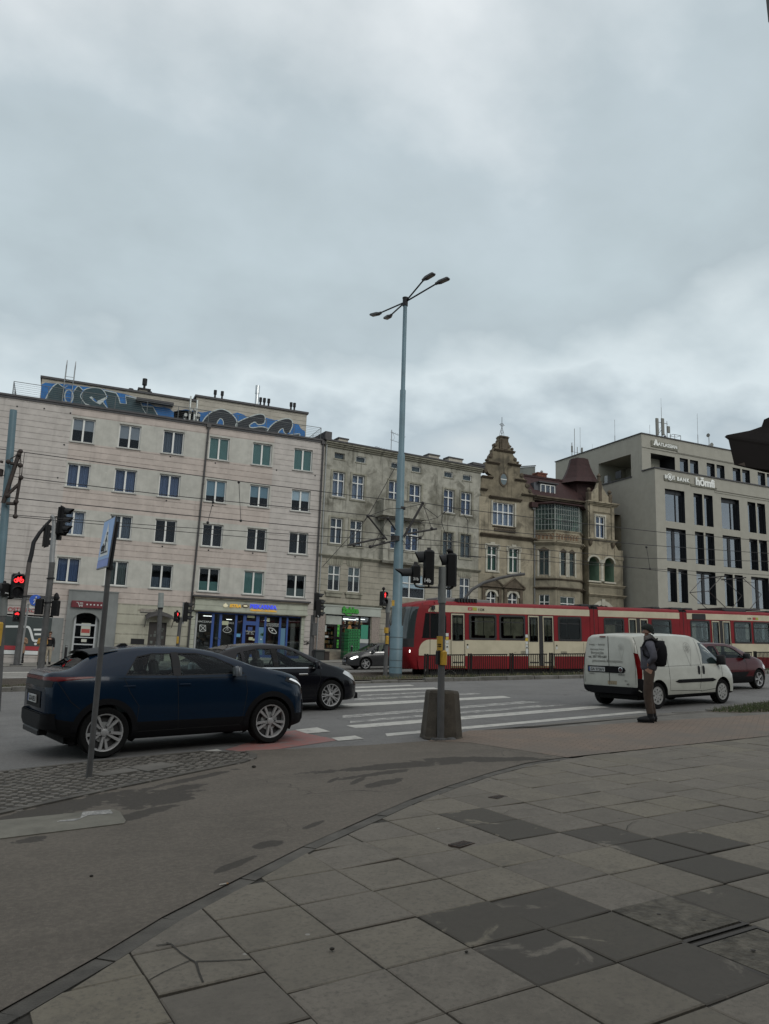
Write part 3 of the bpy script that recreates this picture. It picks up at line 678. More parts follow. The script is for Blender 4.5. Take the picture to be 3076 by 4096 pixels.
# tram bed, verge and median kerb
m_bed = M('track_ballast', (.115,.105,.092), .95, var=.4, vs=6, bump=1.0, bs=18)
strip('tram_bed', -55, 80, [28.4,29,31,33,35.2], .02, m_bed, nx=26)
rl = MB()
for y in (30.55,31.98,33.9,35.0):
    for i in range(-50, 78, 4):
        z = .15
        rl.add([(x,yy,gz(x,30)+zz) for x in (i,i+4) for yy,zz in ((y,.03),(y+.07,.03),(y+.07,z),(y,z))], [(0,1,2,3),(4,7,6,5),(0,4,5,1),(1,5,6,2),(2,6,7,3),(3,7,4,0)])
structure(rl, 'tram_rails', M('rail_steel', (.22,.20,.18), .35, metal=.9, var=.2, vs=20))
mb = MB()                                         # verge soil raised behind the kerb
X = [-55+3*i for i in range(46)]; Yv = [24.95,25.4,26.2,27.2,28.5]
mb.add([(x,y,gz(x,y)+.11+.03*mnoise.noise((x*.8,y*1.3,0))-.05*smooth(27.2,28.5,y)) for y in Yv for x in X], [(j*len(X)+i,j*len(X)+i+1,(j+1)*len(X)+i+1,(j+1)*len(X)+i) for j in range(len(Yv)-1) for i in range(len(X)-1)])
structure(mb, 'verge_ground', m_earth)
mb = MB(); rk = random.Random(2); x = -48.0
while x < 70:
    L_ = rk.uniform(.85,1.3) if x > 11.3 else 1.0
    a, b = x+.012, x+L_-.012; dz = rk.uniform(-.012,.012); dy = rk.uniform(-.015,.015)
    lo = .07 if 5 < x < 11.6 else .13
    mb.add([(p,y,gz(p,24.7)+zz+dz) for p in (a,b) for y,zz in ((24.72+dy,-.05),(24.72+dy,lo-.015),(24.74+dy,lo),(24.97+dy,lo+.005),(24.97+dy,-.05))], [(0,1,2,3,4),(9,8,7,6,5),(0,5,6,1),(1,6,7,2),(2,7,8,3),(3,8,9,4)])
    x += L_
structure(mb, 'median_kerb', m_kerb)
def blades(name, spots, n, h, cols, seed, lab=None):
    r = random.Random(seed); mb = MB()
    for _ in range(n):
        x, y, z = spots(r); a = r.uniform(0,2*pi); hh = h*r.uniform(.35,1.1); wd = .006+.006*r.random(); l = r.uniform(.1,.7)*hh; b = a+r.uniform(-.6,.6)
        mb.add([(x-wd*cos(a),y-wd*sin(a),z-.01),(x+wd*cos(a),y+wd*sin(a),z-.01),(x+l*.4*cos(b)+wd*.6,y+l*.4*sin(b),z+hh*.6),(x+l*cos(b),y+l*sin(b),z+hh)], [(0,1,2),(0,2,3)], r.randrange(len(cols)))
    o = mb.build(name, cols); tag(o, lab, 'grass', kind='stuff'); return o
gcols = [M('grass_green', (.055,.07,.025), .8), M('grass_dry', (.14,.12,.06), .85), M('grass_dark', (.035,.045,.018), .8)]
def vs_(r):
    x = r.uniform(7, 32); y = 25.05+abs(r.gauss(0,1.3)); y = min(y, 28.6)
    return (x, y, gz(x,y)+.10-.05*smooth(27.2,28.5,y))
blades('verge_grass', vs_, 5200, .16, gcols, 1, 'sparse dry grass on the verge between the road kerb and the tram fence')
def vs2(r):
    x = r.uniform(-6, 1); y = min(25.05+abs(r.gauss(0,1.1)), 28.6); return (x, y, gz(x,y)+.10)
blades('median_grass', vs2, 1200, .12, gcols, 2, 'thin grass on the brown verge behind the blue car, far left')
gpz = [gp(*z9(a,b)) for a,b in ((1150,1000),(1661,1008))]
gpoly = [(13.0,12.95),(14.6,13.5),(17.0,14.2),(30,17),(30,14.3),(18,12.9),(14.6,12.35),(13.5,12.5)]
mb = MB(); mb.poly(sheet(gpoly, .008)); structure(mb, 'lawn_ground', m_earth)
def vs3(r):
    while True:
        x, y = r.uniform(13,26), r.uniform(12.2,16.5)
        if inside((x,y), gpoly): return (x, y, gz(x,y)+.02)
blades('lawn_grass', vs3, 11000, .10, [gcols[0], gcols[2], M('grass_lawn', (.05,.078,.02), .8)], 4, 'short green lawn edge beside the pavement at the right')
kb = MB()
pts = [(12.2,12.98),(13.2,13.0),(14.6,13.62),(17,14.32),(22,15.5),(30,17.1)]
for k in range(len(pts)-1):
    p0, p1 = Vector(pts[k]), Vector(pts[k+1]); L_ = (p1-p0).length; n_ = max(1,round(L_)); d = (p1-p0)/L_; nr = Vector((-d.y,d.x))
    for q in range(n_):
        a, b = p0+d*(L_*q/n_+.008), p0+d*(L_*(q+1)/n_-.008); Q = [a,b,b+nr*.15,a+nr*.15]; hgt = .03*min(1, (k+q/n_)/1.2)+.01
        kb.add([(p.x,p.y,gz(p.x,p.y)+hgt) for p in Q]+[(p.x,p.y,gz(p.x,p.y)-.05) for p in Q], [(0,1,2,3),(0,4,5,1),(1,5,6,2),(2,6,7,3),(3,7,4,0)])
structure(kb, 'near_kerb', m_kerb)
# ---------------------------------------------------------------- building materials
def plaster(name, col, groove=None, gz0=0.0, stain=.25, streak=.35, mottle=.10, stain_col=None, spots=False):
    g = NT(name, .88, .25); big = g.noise(.22, 7, .62, dist=.4); mid = g.noise(1.6, 6, .6)
    base = g.mix(g.ss(mid, .3, .7), tuple(c*(1-mottle) for c in col), tuple(c*(1+mottle) for c in col))
    sc = stain_col or tuple(c*.55 for c in col)
    base = g.mix(g.m_('MULTIPLY', g.ss(big, .48, .75), stain), base, sc)
    if stain > .45:
        b2 = g.noise(.75, 8, .68, dist=.9); base = g.mix(g.m_('MULTIPLY', g.ss(b2, .50, .66), stain*.62), base, tuple(c*.85 for c in sc)); b3 = g.noise(2.6, 8, .7); base = g.mix(g.m_('MULTIPLY', g.ss(b3, .55, .7), stain*.35), base, tuple(min(1,c*1.25) for c in col))
    st = g.noise(1.0, 6, .6, vec=g.map(scale=(2.6,2.6,.22)))
    base = g.mix(g.m_('MULTIPLY', g.ss(st, .52, .75), streak), base, tuple(c*.62 for c in sc))
    if spots:
        v = g.t.nodes.new('ShaderNodeTexVoronoi'); v.inputs['Scale'].default_value = 1.55; g.t.links.new(g.map(scale=(1,.01,1.4)), v.inputs['Vector'])
        base = g.mix(g.m_('MULTIPLY', g.m_('SUBTRACT', 1.0, g.ss(v.outputs['Distance'], .05, .10)), .55), base, tuple(min(1,c*1.28) for c in col))
    if groove:
        wob = g.m_('MULTIPLY', g.m_('SUBTRACT', g.noise(1.3, 2), .5), .02)
        f = g.m_('FRACT', g.m_('DIVIDE', g.m_('ADD', g.m_('SUBTRACT', g.z, gz0), wob), groove))
        l = g.m_('SUBTRACT', 1.0, g.ss(g.m_('ABSOLUTE', g.m_('SUBTRACT', f, .5)), .035, .10))
        brk = g.ss(g.noise(7, 4, .6, vec=g.map(scale=(.6,.6,1))), .2, .6)
        base = g.mix(g.m_('MULTIPLY', g.m_('MULTIPLY', l, brk), .62), base, tuple(c*.30 for c in col))
        g.bump(l, -.5, .02)
    else:
        g.bump(g.noise(45, 3), .15, .01)
    return g.color(base)
m_lgrey = plaster('facade_grey_pink', (.45,.415,.385), .372, .05, .25, .3)
m_lpink = plaster('facade_pink', (.455,.395,.355), .372, .05, .22, .3, spots=True)
m_lgreen = plaster('facade_grey_green', (.43,.42,.38), None, 0, .25, .25, spots=True)
m_lcream = plaster('ground_floor_cream', (.385,.37,.30), .60, .1, .35, .45)
m_portal = plaster('portal_grey', (.20,.21,.205), None, 0, .3, .3)
m_room = M('dark_interior', (.018,.019,.021), .9)
m_white_pvc = M('white_pvc', (.62,.62,.59), .4)
m_pane = glass('window_pane', (.86,.89,.93), .0, mul=.45)
m_dark = M('dark_metal', (.014,.014,.016), .55, spec=.25)
m_black = M('black_plastic', (.007,.007,.008), .5, spec=.25)
m_tin = M('zinc_flashing', (.20,.205,.205), .55, metal=.5, var=.2, vs=3)
m_sill = M('sill_grey', (.36,.355,.33), .6, var=.15, vs=4)
m_coping = M('dark_coping', (.045,.043,.045), .6, var=.3, vs=3)
m_pipe = M('drainpipe_brown', (.045,.042,.042), .55)
m_galv = M('galvanised_steel', (.33,.34,.34), .5, metal=.6, var=.15, vs=8)
m_stone = plaster('weathered_trim', (.24,.215,.165), None, 0, .6, .6, .2, (.07,.062,.05))
BL_W = [M('blind_grey', (.30,.31,.30), .8), M('blind_teal', (.20,.30,.32), .8), M('blind_green', (.10,.20,.16), .8), M('net_curtain', (.27,.31,.36), .9), M('curtain_dim', (.12,.14,.155), .9), M('curtain_blue', (.10,.14,.22), .9), M('curtain_olive', (.12,.14,.12), .9), M('blind_white', (.52,.60,.58), .8)]
def ribbon(mb, pts, wdt, y, mi=0):
    P = [Vector((p[0],p[1])) for p in pts]; n = len(P); vs = []
    for i in range(n):
        d = (P[min(n-1,i+1)]-P[max(0,i-1)]).normalized(); q = Vector((-d.y,d.x))*wdt/2
        vs += [(P[i].x+q.x,y,P[i].y+q.y),(P[i].x-q.x,y,P[i].y-q.y)]
    return mb.add(vs, [(2*i,2*i+1,2*i+3,2*i+2) for i in range(n-1)], mi)
def smoothline(pts, n=6):
    out_ = []; P = [Vector(p) for p in pts]
    for i in range(len(P)-1):
        a, b, c, d = P[max(0,i-1)], P[i], P[i+1], P[min(len(P)-1,i+2)]
        for k in range(n):
            t = k/n; out_.append(tuple(.5*((2*b)+(c-a)*t+(2*a-5*b+4*c-d)*t*t+(3*b-a-3*c+d)*t**3)))
    return out_+[tuple(P[-1])]
def shell(mb, u0, u1, z0, z1, depth, mi=0, roof=0, y0=0.0, front=False):
    mb.quad((u0,y0,z0),(u0,depth,z0),(u0,depth,z1),(u0,y0,z1),mi); mb.quad((u1,y0,z0),(u1,y0,z1),(u1,depth,z1),(u1,depth,z0),mi)
    mb.quad((u0,depth,z0),(u1,depth,z0),(u1,depth,z1),(u0,depth,z1),mi); mb.quad((u0,y0,z1),(u1,y0,z1),(u1,depth,z1),(u0,depth,z1),roof)
    if front: mb.quad((u0,y0,z0),(u0,y0,z1),(u1,y0,z1),(u1,y0,z0),mi)

# ---------------------------------------------------------------- the pink and grey apartment block
FL = Facade(0, 50, 0)
B1 = thing('apartment_building', 'pale pink and grey apartment block with a graffiti-covered rooftop storey', 'building', (0,50,0))
UL = [-.42,2.34,5.05,8.02,10.93,13.82]; ZR = [(5.10,6.62),(8.0,9.48),(10.94,12.42),(13.80,15.33)]; WW = 1.33
holes = []; wins = []
for r,(za_,zb_) in enumerate(ZR):
    for c,u in enumerate(UL): holes.append((u,u+WW,za_,zb_)); wins.append((r,c,u,za_,zb_))
shopL = (-7.5, FL.uz(za(875,690))[0], .75, FL.uz(za(500,870))[1]); shopR = (8.0,14.98,1.05,3.80)
door2 = FL.rect(z6(1240,1012), z6(1370,1215)); door2 = (door2[0],door2[1],.62,door2[3])
dA = FL.rect(z6(625,935), z6(778,1300)); door1 = (dA[0],dA[1],.45,dA[3])
holes += [shopL, shopR, door2, door1]
def lmat(u, z):
    if z < 4.05: return 4 if 3.3 < u < 7.95 else (5 if .55 < u < 3.3 else 0)
    if .72 < u < 3.05 and z < 4.62: return 5
    if u < -.5 or u > 12.38: return 0
    for (a,b) in ZR:
        if a-.06 < z < b+.12: return 2
    return 1
wl = MB(); ez = [4.05,4.62,15.7]; 
for a,b in ZR: ez += [a-.06,b+.12]
wall(wl, -13, 16, -.6, 16.08, holes, cellmat=lmat, mi_rev=2, mi_room=3, extra_u=[-.5,12.38,.55,.72,3.05,3.3,7.95], extra_z=ez, room=1.1)
shell(wl, -13, 16, -.6, 16.08, 12, 0, 6)
rv = random.Random(9)
for (u,z) in ((-3.6,15.5),(-2.1,15.6),(-.6,15.55),(-.75,13.5),(-.9,11.4),(8.5,13.55),(12.65,13.6),(15.4,13.55),(8.55,10.7),(8.5,7.75),(5.6,13.6),(5.6,10.7),(5.6,7.75),(11.4,7.8),(14.3,7.8)): wl.lathe([(.05,0),(.05,.02)], (u,-.02,z), 'y', 10, 7)
wl.build('wall', [m_lgrey,m_lpink,m_lgreen,m_room,m_lcream,m_portal,m_coping,m_dark], B1)
cov_ = {(3,0):('blind',BL_W[0],.52,1),(3,1):('blind',BL_W[0],.42,1),(3,2):('curtain',BL_W[4],0,1),(3,3):('blind',BL_W[2],0,1),(3,4):('blind',BL_W[2],0,1),(3,5):('blind',BL_W[2],0,1),
 (2,0):('curtain',BL_W[5],0,1),(2,1):('curtain',BL_W[5],0,1),(2,2):('curtain',BL_W[5],0,1),(2,3):('blind',BL_W[1],.3,1),(2,4):('blind',BL_W[1],.45,1),(2,5):('blind',BL_W[7],.52,1),
 (1,0):('curtain',BL_W[3],0,1),(1,1):('curtain',BL_W[4],0,1),(0,0):('curtain',BL_W[5],.06,1),(0,1):('curtain',BL_W[6],0,1),(0,2):('curtain',BL_W[4],0,.5),(0,3):('blind',BL_W[2],0,.45),(0,4):('blind',BL_W[2],0,1),(0,5):('blind',BL_W[6],0,.4)}
for r,c,u,a,b in wins: window(B1, u,u+WW,a,b, m_white_pvc, m_pane, y=.15, sill=m_sill, cover=cov_.get((r,c)))
cp = MB(); cp.box(-13.15,16.05,-.12,.4,16.08,16.2); cp.box(-13.1,16.0,-.06,0,15.95,16.08); cp.build('coping', m_coping, B1)
for (u, zl) in ((7.88,1.0),(15.86,1.0)):
    d = MB(); d.tube([(u,-.10,15.9),(u,-.02,16.02)],.06); d.tube([(u,-.10,15.85),(u-.2*(u<10),-.10,4.7 if u<10 else 1.0),(u-.2*(u<10),-.10,zl)],.062,10); d.box(u-.14,u+.14,-.2,0,15.85,16.1)
    for z in (4.9,8.6,12,14.8): d.tube([(u-.2*(u<10)*(15.9-z)/12,-.1,z),(u-.2*(u<10)*(15.9-z)/12,-.1,z+.06)],.078,10)
    d.build('drainpipe', m_pipe, B1)
# rooftop storey
PV = 2.0
def PL(p): return FL.uz(p, PV)
uA = PL(z1(350,150)); uB = PL(z1(1640,360)); uC = PL(z2(180,183)); uD = PL(z2(1095,330))
pw = MB()
pw.box(uA[0],uB[0],PV,9,16.0,uA[1],0); pw.box(uC[0],uD[0],PV-.004,9.5,16.0,uC[1],0)
pw.box(uA[0]-.1,uB[0],PV-.12,9.1,uA[1],uA[1]+.14,1); pw.box(uC[0]-.12,uD[0]+.1,PV-.14,9.6,uC[1],uC[1]+.14,1)
m_ph = plaster('penthouse_plaster', (.40,.37,.315), .34, .1, .2, .2)
pw.build('rooftop_storey', [m_ph, m_coping], B1)
m_gb = M('spray_blue', (.012,.12,.34), .7, var=.25, vs=3); m_gd = M('spray_black', (.010,.015,.021), .7, var=.3, vs=3); m_gt = M('spray_teal', (.018,.045,.055), .7, var=.25, vs=2); m_gw = M('spray_white', (.42,.46,.45), .7, var=.1, vs=5)
gr = MB(); Y0 = PV-.004
def gpoly_(zf_, pts, k, mi, cl=False):
    P = [PL(zf_(*p)) for p in pts]
    gr.prism(P, Y0-.006*k-.004, Y0-.006*k, mi)
def gline(zf_, pts, wdt, k, mi, sm=True):
    P = [PL(zf_(*p)) for p in pts]; ribbon(gr, smoothline(P,5) if sm else P, wdt*.72, Y0-.006*k-.006, mi)
gpoly_(z1, [(335,345),(345,205),(375,188),(440,195),(560,200),(640,215),(760,228),(850,240),(970,270),(1040,285),(1165,325),(1220,352),(1300,390),(1360,388),(1405,402),(1440,432),(1480,418),(1540,412),(1600,420),(1661,440),(1661,560),(1300,500)], 0, 0)
gpoly_(z1, [(378,340),(400,285),(440,225),(480,192),(515,215),(540,240),(525,355)], 1, 2)
gpoly_(z1, [(605,370),(612,260),(650,215),(690,245),(668,285),(672,320),(700,355),(740,395)], 1, 2)
gpoly_(z1, [(690,262),(720,240),(780,230),(840,240),(880,290),(886,318),(858,345),(885,385),(905,418),(800,400),(720,380),(688,340),(672,300)], 1, 2)
gpoly_(z1, [(905,425),(880,340),(895,300),(862,252),(965,275),(980,310),(995,362),(1050,368),(1042,298),(1150,325),(1180,382),(1270,392),(1318,490),(1100,458)], 1, 2)
for (w_, mi, k) in ((.20,3,2),(.14,0,3)):
    P = [PL(z1(572+ (40-10*(k-2))*cos(a)*1.0, 302+(62-12*(k-2))*sin(a))) for a in [2*pi*i/20 for i in range(20)]]; gr.prism(P, Y0-.006*k-.004, Y0-.006*k, mi)
gline(z1, [(375,335),(400,280),(440,222),(480,192)], .09, 2, 3); gline(z1, [(480,192),(530,228),(560,215)], .06, 2, 3)
gline(z1, [(612,262),(650,218),(690,250),(720,240),(780,230),(850,246),(886,310),(855,345),(880,385),(905,415)], .07, 2, 3)
gline(z1, [(690,262),(668,300),(690,340),(720,380)], .06, 2, 3)
gpoly_(z1, [(742,310),(760,302),(800,345),(880,308),(860,345),(830,372),(780,345)], 3, 3); gpoly_(z1, [(700,355),(740,372),(795,400),(720,388)], 3, 3); gpoly_(z1, [(765,322),(785,322),(812,352),(795,350)], 4, 0)
gline(z1, [(862,252),(965,275),(985,310),(998,360),(1050,366),(1042,298),(1155,325),(1180,382),(1270,390),(1320,480)], .09, 2, 3, False); gline(z1, [(1180,395),(1222,462)], .05, 2, 3)
gpoly_(z1, [(985,285),(1030,290),(1040,360),(1000,355)], 3, 0)
gpoly_(z2, [(-10,400),(-10,305),(40,292),(100,292),(160,305),(230,312),(280,302),(330,300),(470,325),(520,312),(570,330),(600,350),(690,340),(780,362),(830,375),(900,370),(985,402),(1025,408),(1045,445),(1080,470),(1078,545),(500,480)], 0, 0)
for pts in ([(222,412),(255,355),(310,308),(380,285),(440,305),(490,350),(515,400),(512,455),(405,440),(402,385),(378,362),(355,385),(345,430)], [(502,455),(508,405),(560,375),(640,342),(700,326),(740,335),(748,370),(735,405),(690,412),(660,392),(618,420),(640,438),(720,432),(775,445),(740,500),(600,475)], [(748,498),(790,430),(850,385),(920,362),(968,375),(975,420),(955,470),(925,492),(905,470),(895,445),(860,470),(848,512)], [(905,520),(960,505),(1035,490),(1018,540)]):
    gpoly_(z2, pts, 1, 1)
gline(z2, [(218,408),(255,350),(315,302),(385,284),(445,305),(495,350),(516,395),(512,450)], .10, 2, 3); gline(z2, [(345,430),(352,390),(378,362),(400,385),(400,432)], .08, 2, 3); gpoly_(z2, [(352,430),(360,395),(376,376),(390,392),(390,436)], 2, 0)
gline(z2, [(505,452),(508,405),(560,372),(640,340),(705,325),(742,338),(748,375),(735,405),(690,412),(660,392),(618,420),(640,438),(720,430),(775,445)], .09, 2, 3)
gline(z2, [(750,495),(790,430),(850,383),(925,362),(970,378),(975,425),(950,480)], .10, 2, 3); gline(z2, [(848,505),(865,465),(895,445),(905,475),(940,495),(1035,490),(1018,530)], .08, 2, 3); gpoly_(z2, [(625,460),(680,462),(720,478),(715,490),(660,470)], 2, 3)
gr.build('graffiti', [m_gb, m_gd, m_gt, m_gw], B1)
rl_ = MB()
for u in [-3.95+1.965*i for i in range(11)]: rl_.tube([(u,.12,16.2),(u,.12,17.08)],.022,6)
for k in range(7): rl_.tube([(-3.95,.12,16.32+.125*k),(15.7,.12,16.32+.125*k)],.008 if k < 6 else .02,5)
for x in (-3.95,15.7):
    for k in range(7): rl_.tube([(x,.12,16.32+.125*k),(x,4,16.32+.125*k)],.008 if k < 6 else .02,5)
    rl_.tube([(x,2,16.2),(x,2,17.08)],.022,6); rl_.tube([(x,4,16.2),(x,4,17.08)],.022,6)
rl_.build('roof_railing', M('railing_grey', (.13,.14,.14), .5, metal=.3), B1)
ld = MB()
for p in ((548,60),(620,72)):
    u,_ = FL.uz(z1(*p),1.6); ld.tube([(u-.05*(0),1.85,16.3),(u,1.85,18.3),(u,1.9,19.2),(u+.02,2.1,19.65),(u+.03,2.4,19.2),(u+.03,2.5,18.3)],.022,6)
ua = FL.uz(z1(548,60),1.6)[0]; ub = FL.uz(z1(620,72),1.6)[0]
for k in range(8): ld.tube([(ua,1.85,16.5+.28*k),(ub,1.85,16.5+.28*k)],.015,6)
ld.build('roof_ladder', m_galv, B1)
def vent(u, z, h, r=.11, cap=True, m=None, y=PV+.6):
    v = MB(); v.lathe([(r*.62,0),(r*.62,h*.62)], (u,y,z), n=12)
    v.lathe([(r*.62,h*.6),(r,h*.62),(r,h)], (u,y,z), n=12); v.build('vent_pipe', m or m_dark, B1)
def PLy(p, y): return FL.uz(p, y)
for p in ((332,178),(390,188),(708,245),(740,250),(776,255),(962,285),(990,290)): u,_ = PLy(z2(*p), PV+.6); vent(u, uC[1]+.1, .80)
u,_ = PLy(z2(680,200), PV+.6); v = MB(); v.lathe([(.13,0),(.13,1.3)], (u,PV+.6,uC[1]), n=14); v.lathe([(.16,1.15),(.16,1.75)], (u,PV+.6,uC[1]), n=14); v.build('steel_flue', M('stainless', (.5,.52,.53), .3, metal=.8), B1)
u,_ = PLy(z1(1196,250), PV+1.2); c = MB(); c.box(u-.36,u+.36,PV+.9,PV+1.6,uA[1],uA[1]+.55,0); c.box(u-.42,u+.42,PV+.84,PV+1.66,uA[1]+.55,uA[1]+.68,1); c.lathe([(.08,.68),(.08,1.0),(.16,1.0),(.16,1.45)], (u,PV+1.2,uA[1]), n=12, mi=1); c.build('chimney', [m_ph, m_dark], B1)
for p in (1088,1245): u,_ = PLy(z1(p,262), PV+.5); vent(u, uA[1]+.1, .3, .16)
c = MB(); uu,zz = PLy(z1(1290,330), PV-.5); c.box(uu-1.2,uu+1.2,PV-.7,PV,uA[1]-.65,uA[1]-.5,0); c.build('roof_canopy', m_coping, B1)
u0,z0_ = PLy(z2(80,390), .8); c = MB()
m_duct = M('duct_metal', (.42,.43,.41), .4, metal=.7)
for k,(dx,h) in enumerate(((.0,.95),(.32,1.55),(.62,1.65),(.85,1.1))):
    c.tube([(u0+dx,1.0,16.1),(u0+dx,1.0,16.1+h*.55)],.085,10); c.tube([(u0+dx,1.0,16.1+h*.55),(u0+dx+.02,.88,16.1+h*.7),(u0+dx+.02,.7,16.1+h*.68)],.11,10)
c.tube([(u0+.35,1.4,16.2),(u0+.35,1.4,18.3)],.06,10); c.tube([(u0+.8,1.4,16.2),(u0+.8,1.4,18.1)],.07,10)
c.box(u0+.2,u0+1.5,.5,1.1,16.1,16.38,1)
c.build('duct_cluster', [m_duct, m_dark], B1)
# ground floor: left shop, portal, second door, bakery front
sf = MB(); a = shopL
sf.box(a[0],a[1],.02,.1,a[3],4.02,1); sf.box(a[0],a[1]+.1,-.10,.05,3.98,4.10,2); sf.box(a[0],a[1]+.25,-.35,0,4.10,4.22,3)
sf.box(a[0],a[1],.0,.12,a[3]-.02,a[3]+.10,2); sf.box(a[0],a[1],.03,.10,.75,a[3],0)
u_,zr0 = FL.uz(za(400,1410)); _,zr1 = FL.uz(za(400,1345)); _,zw0 = FL.uz(za(400,1480))
sf.box(a[0],a[1]-.1,.006,.03,zr0,zr1,4); sf.box(a[0],a[1]-.1,-.05,.03,zw0,zr0-.03,2)
sf.box(a[1]-.03,a[1]+.6,-.02,.03,.3,a[3],5)
def Z(pts): return [FL.uz(za(*p)) for p in pts]
cart = Z([(90,1030),(300,1030),(430,1035),(470,1055),(500,1130),(530,1240),(560,1258),(640,1258)])
ribbon(sf, smoothline(cart,4), .125, .0, 2)
for q in ([(540,1080),(675,1080)], [(555,1155),(670,1155)]): ribbon(sf, Z(q), .115, .0, 2)
u_,z_ = FL.uz(za(570,1310)); sf.lathe([(.075,0),(.075,.012)], (u_,-.006,z_), 'y', 16, 2)
sf.build('left_shop_front', [M('shop_film', (.045,.058,.058), .35, var=.15, vs=1), m_black, M('shop_white', (.62,.64,.63), .5), m_coping, M('shop_red', (.33,.03,.04), .5), m_portal], B1)
pt = MB(); pr = FL.rect(z6(575,750), z6(930,1330))
A_ = pr; cxd = (door1[0]+door1[1])/2; rr = (door1[1]-door1[0])/2+.12
arc = [(cxd+rr*cos(t), door1[3]-.55+rr*sin(t)*.75) for t in [pi*i/14 for i in range(15)]]
pt.prism([(A_[0],.2),(door1[0]-.12,.2)]+arc[::-1]+[(door1[1]+.12,.2),(A_[1],.2),(A_[1],A_[3]),(A_[0],A_[3])], -.22, -.003)
pt.box(A_[0]-.02,A_[1]+.02,-.26,-.003,A_[3],A_[3]+.06)
pt.build('entrance_portal', m_portal, B1)
d = MB(); x0,x1,zz0,zz1 = door1
for (q0,q1,w0,w1) in ((x0,x0+.1,zz0,zz1),(x1-.1,x1,zz0,zz1),(x0+.1,x1-.1,zz1-.75,zz1-.65),(x0+.1,x1-.1,zz0,zz0+.12),(x0+.1,x1-.1,zz0+1.0,zz0+1.07),(x0+.1,x1-.1,zz0+1.42,zz0+1.48)): d.box(q0,q1,.1,.16,w0,w1)
d_ = d.build('door', M('door_aluminium', (.42,.44,.45), .45), B1)
MB().box(x0+.05,x1-.05,.13,.136,zz0,zz1).build('pane', m_pane, d_)
ps = MB(); ps.box(x0+.42,x0+.95,.12,.128,zz0+1.55,zz0+2.3,0); ps.box(x0+.45,x0+.92,.112,.12,zz0+1.72,zz0+1.95,1); ps.box(x0+.5,x0+.8,.12,.128,zz0+1.18,zz0+1.35,0)
ps.build('poster', [M('paper', (.45,.46,.40), .8), M('poster_red', (.35,.06,.05), .7)], d_)
d = MB(); d.box(door2[0],door2[1],.12,.2,door2[2],door2[3]-.02,0); r4 = random.Random(4)
for k in range(16): 
    x,z = r4.uniform(door2[0]+.1,door2[1]-.2), r4.uniform(door2[2]+.3,door2[3]-.2); d.box(x,x+r4.uniform(.06,.16),.112,.12,z,z+r4.uniform(.08,.2),1)
d.box((door2[0]+door2[1])/2-.02,(door2[0]+door2[1])/2+.02,.105,.12,door2[2],door2[3]-.05,2)
d.build('stickered_door', [M('brown_door', (.03,.024,.022), .5), M('sticker', (.10,.11,.10), .7, var=.5, vs=3), m_black], B1)
ca = MB(); cc = [FL.uz(z6(*p)) for p in ((1205,978),(1240,958),(1290,948),(1340,950),(1390,965),(1430,985))]
for k in range(len(cc)-1):
    (p,q),(r_,s_) = cc[k],cc[k+1]; ca.add([(p,-.9,q-.12),(r_,-.9,s_-.12),(r_,0,s_+.12),(p,0,q+.12),(p,-.9,q-.06),(r_,-.9,s_-.06),(r_,0,s_+.18),(p,0,q+.18)], [(0,1,2,3),(4,7,6,5),(0,4,5,1),(2,6,7,3)])
for p in (cc[0],cc[-1]): ca.tube([(p[0],-.8,p[1]-.1),(p[0],-.03,p[1]-.55)],.02,6)
ca.build('door_canopy', m_coping, B1)
u0,u1_,q0,q1 = FL.rect(z6(1088,1150), z6(1195,1200)); MB().box(u0,u1_,-.02,0,q0,q1).build('cellar_grille', m_dark, B1)
bk = MB()
bk.box(7.88,15.28,-.30,.0,3.98,4.62,0); bk.box(7.80,15.36,-.42,.0,4.62,4.72,1); bk.box(7.72,15.44,-.52,.0,4.72,4.82,2); bk.box(7.84,15.32,-.36,.0,3.86,3.98,0); bk.box(7.9,15.2,-.26,0,3.80,3.86,1)
bk.box(7.75,8.0,-.08,.02,.8,3.80,0); bk.box(14.98,15.2,-.08,.02,.8,3.80,0)
bk.build('shop_fascia', [plaster('fascia_cream', (.38,.39,.32), .31, .02, .2, .3), m_stone, m_coping], B1)
m_blue = M('blue_frame', (.018,.062,.24), .45)
bf = MB(); x0,x1,q0,q1 = shopR
def bx_(p): return FL.uz(ze(p, 500))[0]
for (p0,p1) in ((0,28),(235,270),(345,382),(575,605),(1000,1030),(1215,1245),(1320,1345)): bf.box(bx_(p0),bx_(p1),.06,.16,q0+.004,q1-.004,0 if p0 else 1)
dl, dr = bx_(690), bx_(920); bf.box(dl,dl+.2,.04,.18,q0+.002,q1-.002); bf.box(dr-.2,dr+.02,.04,.18,q0+.002,q1-.002); bf.box(dl+.2,dr-.2,.04,.18,q0+2.05,q0+2.3); bf.box(dl+.2,dr-.2,.04,.18,q0+.004,q0+.12)
bf.box(x0,x1,.07,.15,q0,q0+.18); bf.box(x0,x1,.07,.15,q1-.08,q1)
s_ = bf.build('shop_window_frame', [m_blue, m_galv], B1)
MB().box(x0+.03,x1-.03,.105,.111,q0+.02,q1-.02).build('pane', glass('shop_pane', (.8,.84,.85), .05), s_)
st = MB(); yy = .085
m_film = M('blue_film', (.09,.20,.30), .5); m_lin = M('sticker_white', (.50,.52,.50), .6)
st.box(bx_(925),bx_(998),yy,yy+.008,q0,q0+1.95,1); st.box(bx_(1236),bx_(1312),yy,yy+.008,q0,q0+1.95,1)
m_stk = [m_lin, m_film, M('paper_cream', (.42,.44,.30), .8), M('sticker_blue', (.10,.28,.45), .6), M('hours_blue', (.03,.06,.20), .6), M('sticker_green', (.03,.10,.05), .6)]
pieces(st, 'window_film', m_stk, s_); st = MB()
def EZ(pts): return [FL.uz(ze(*p)) for p in pts]
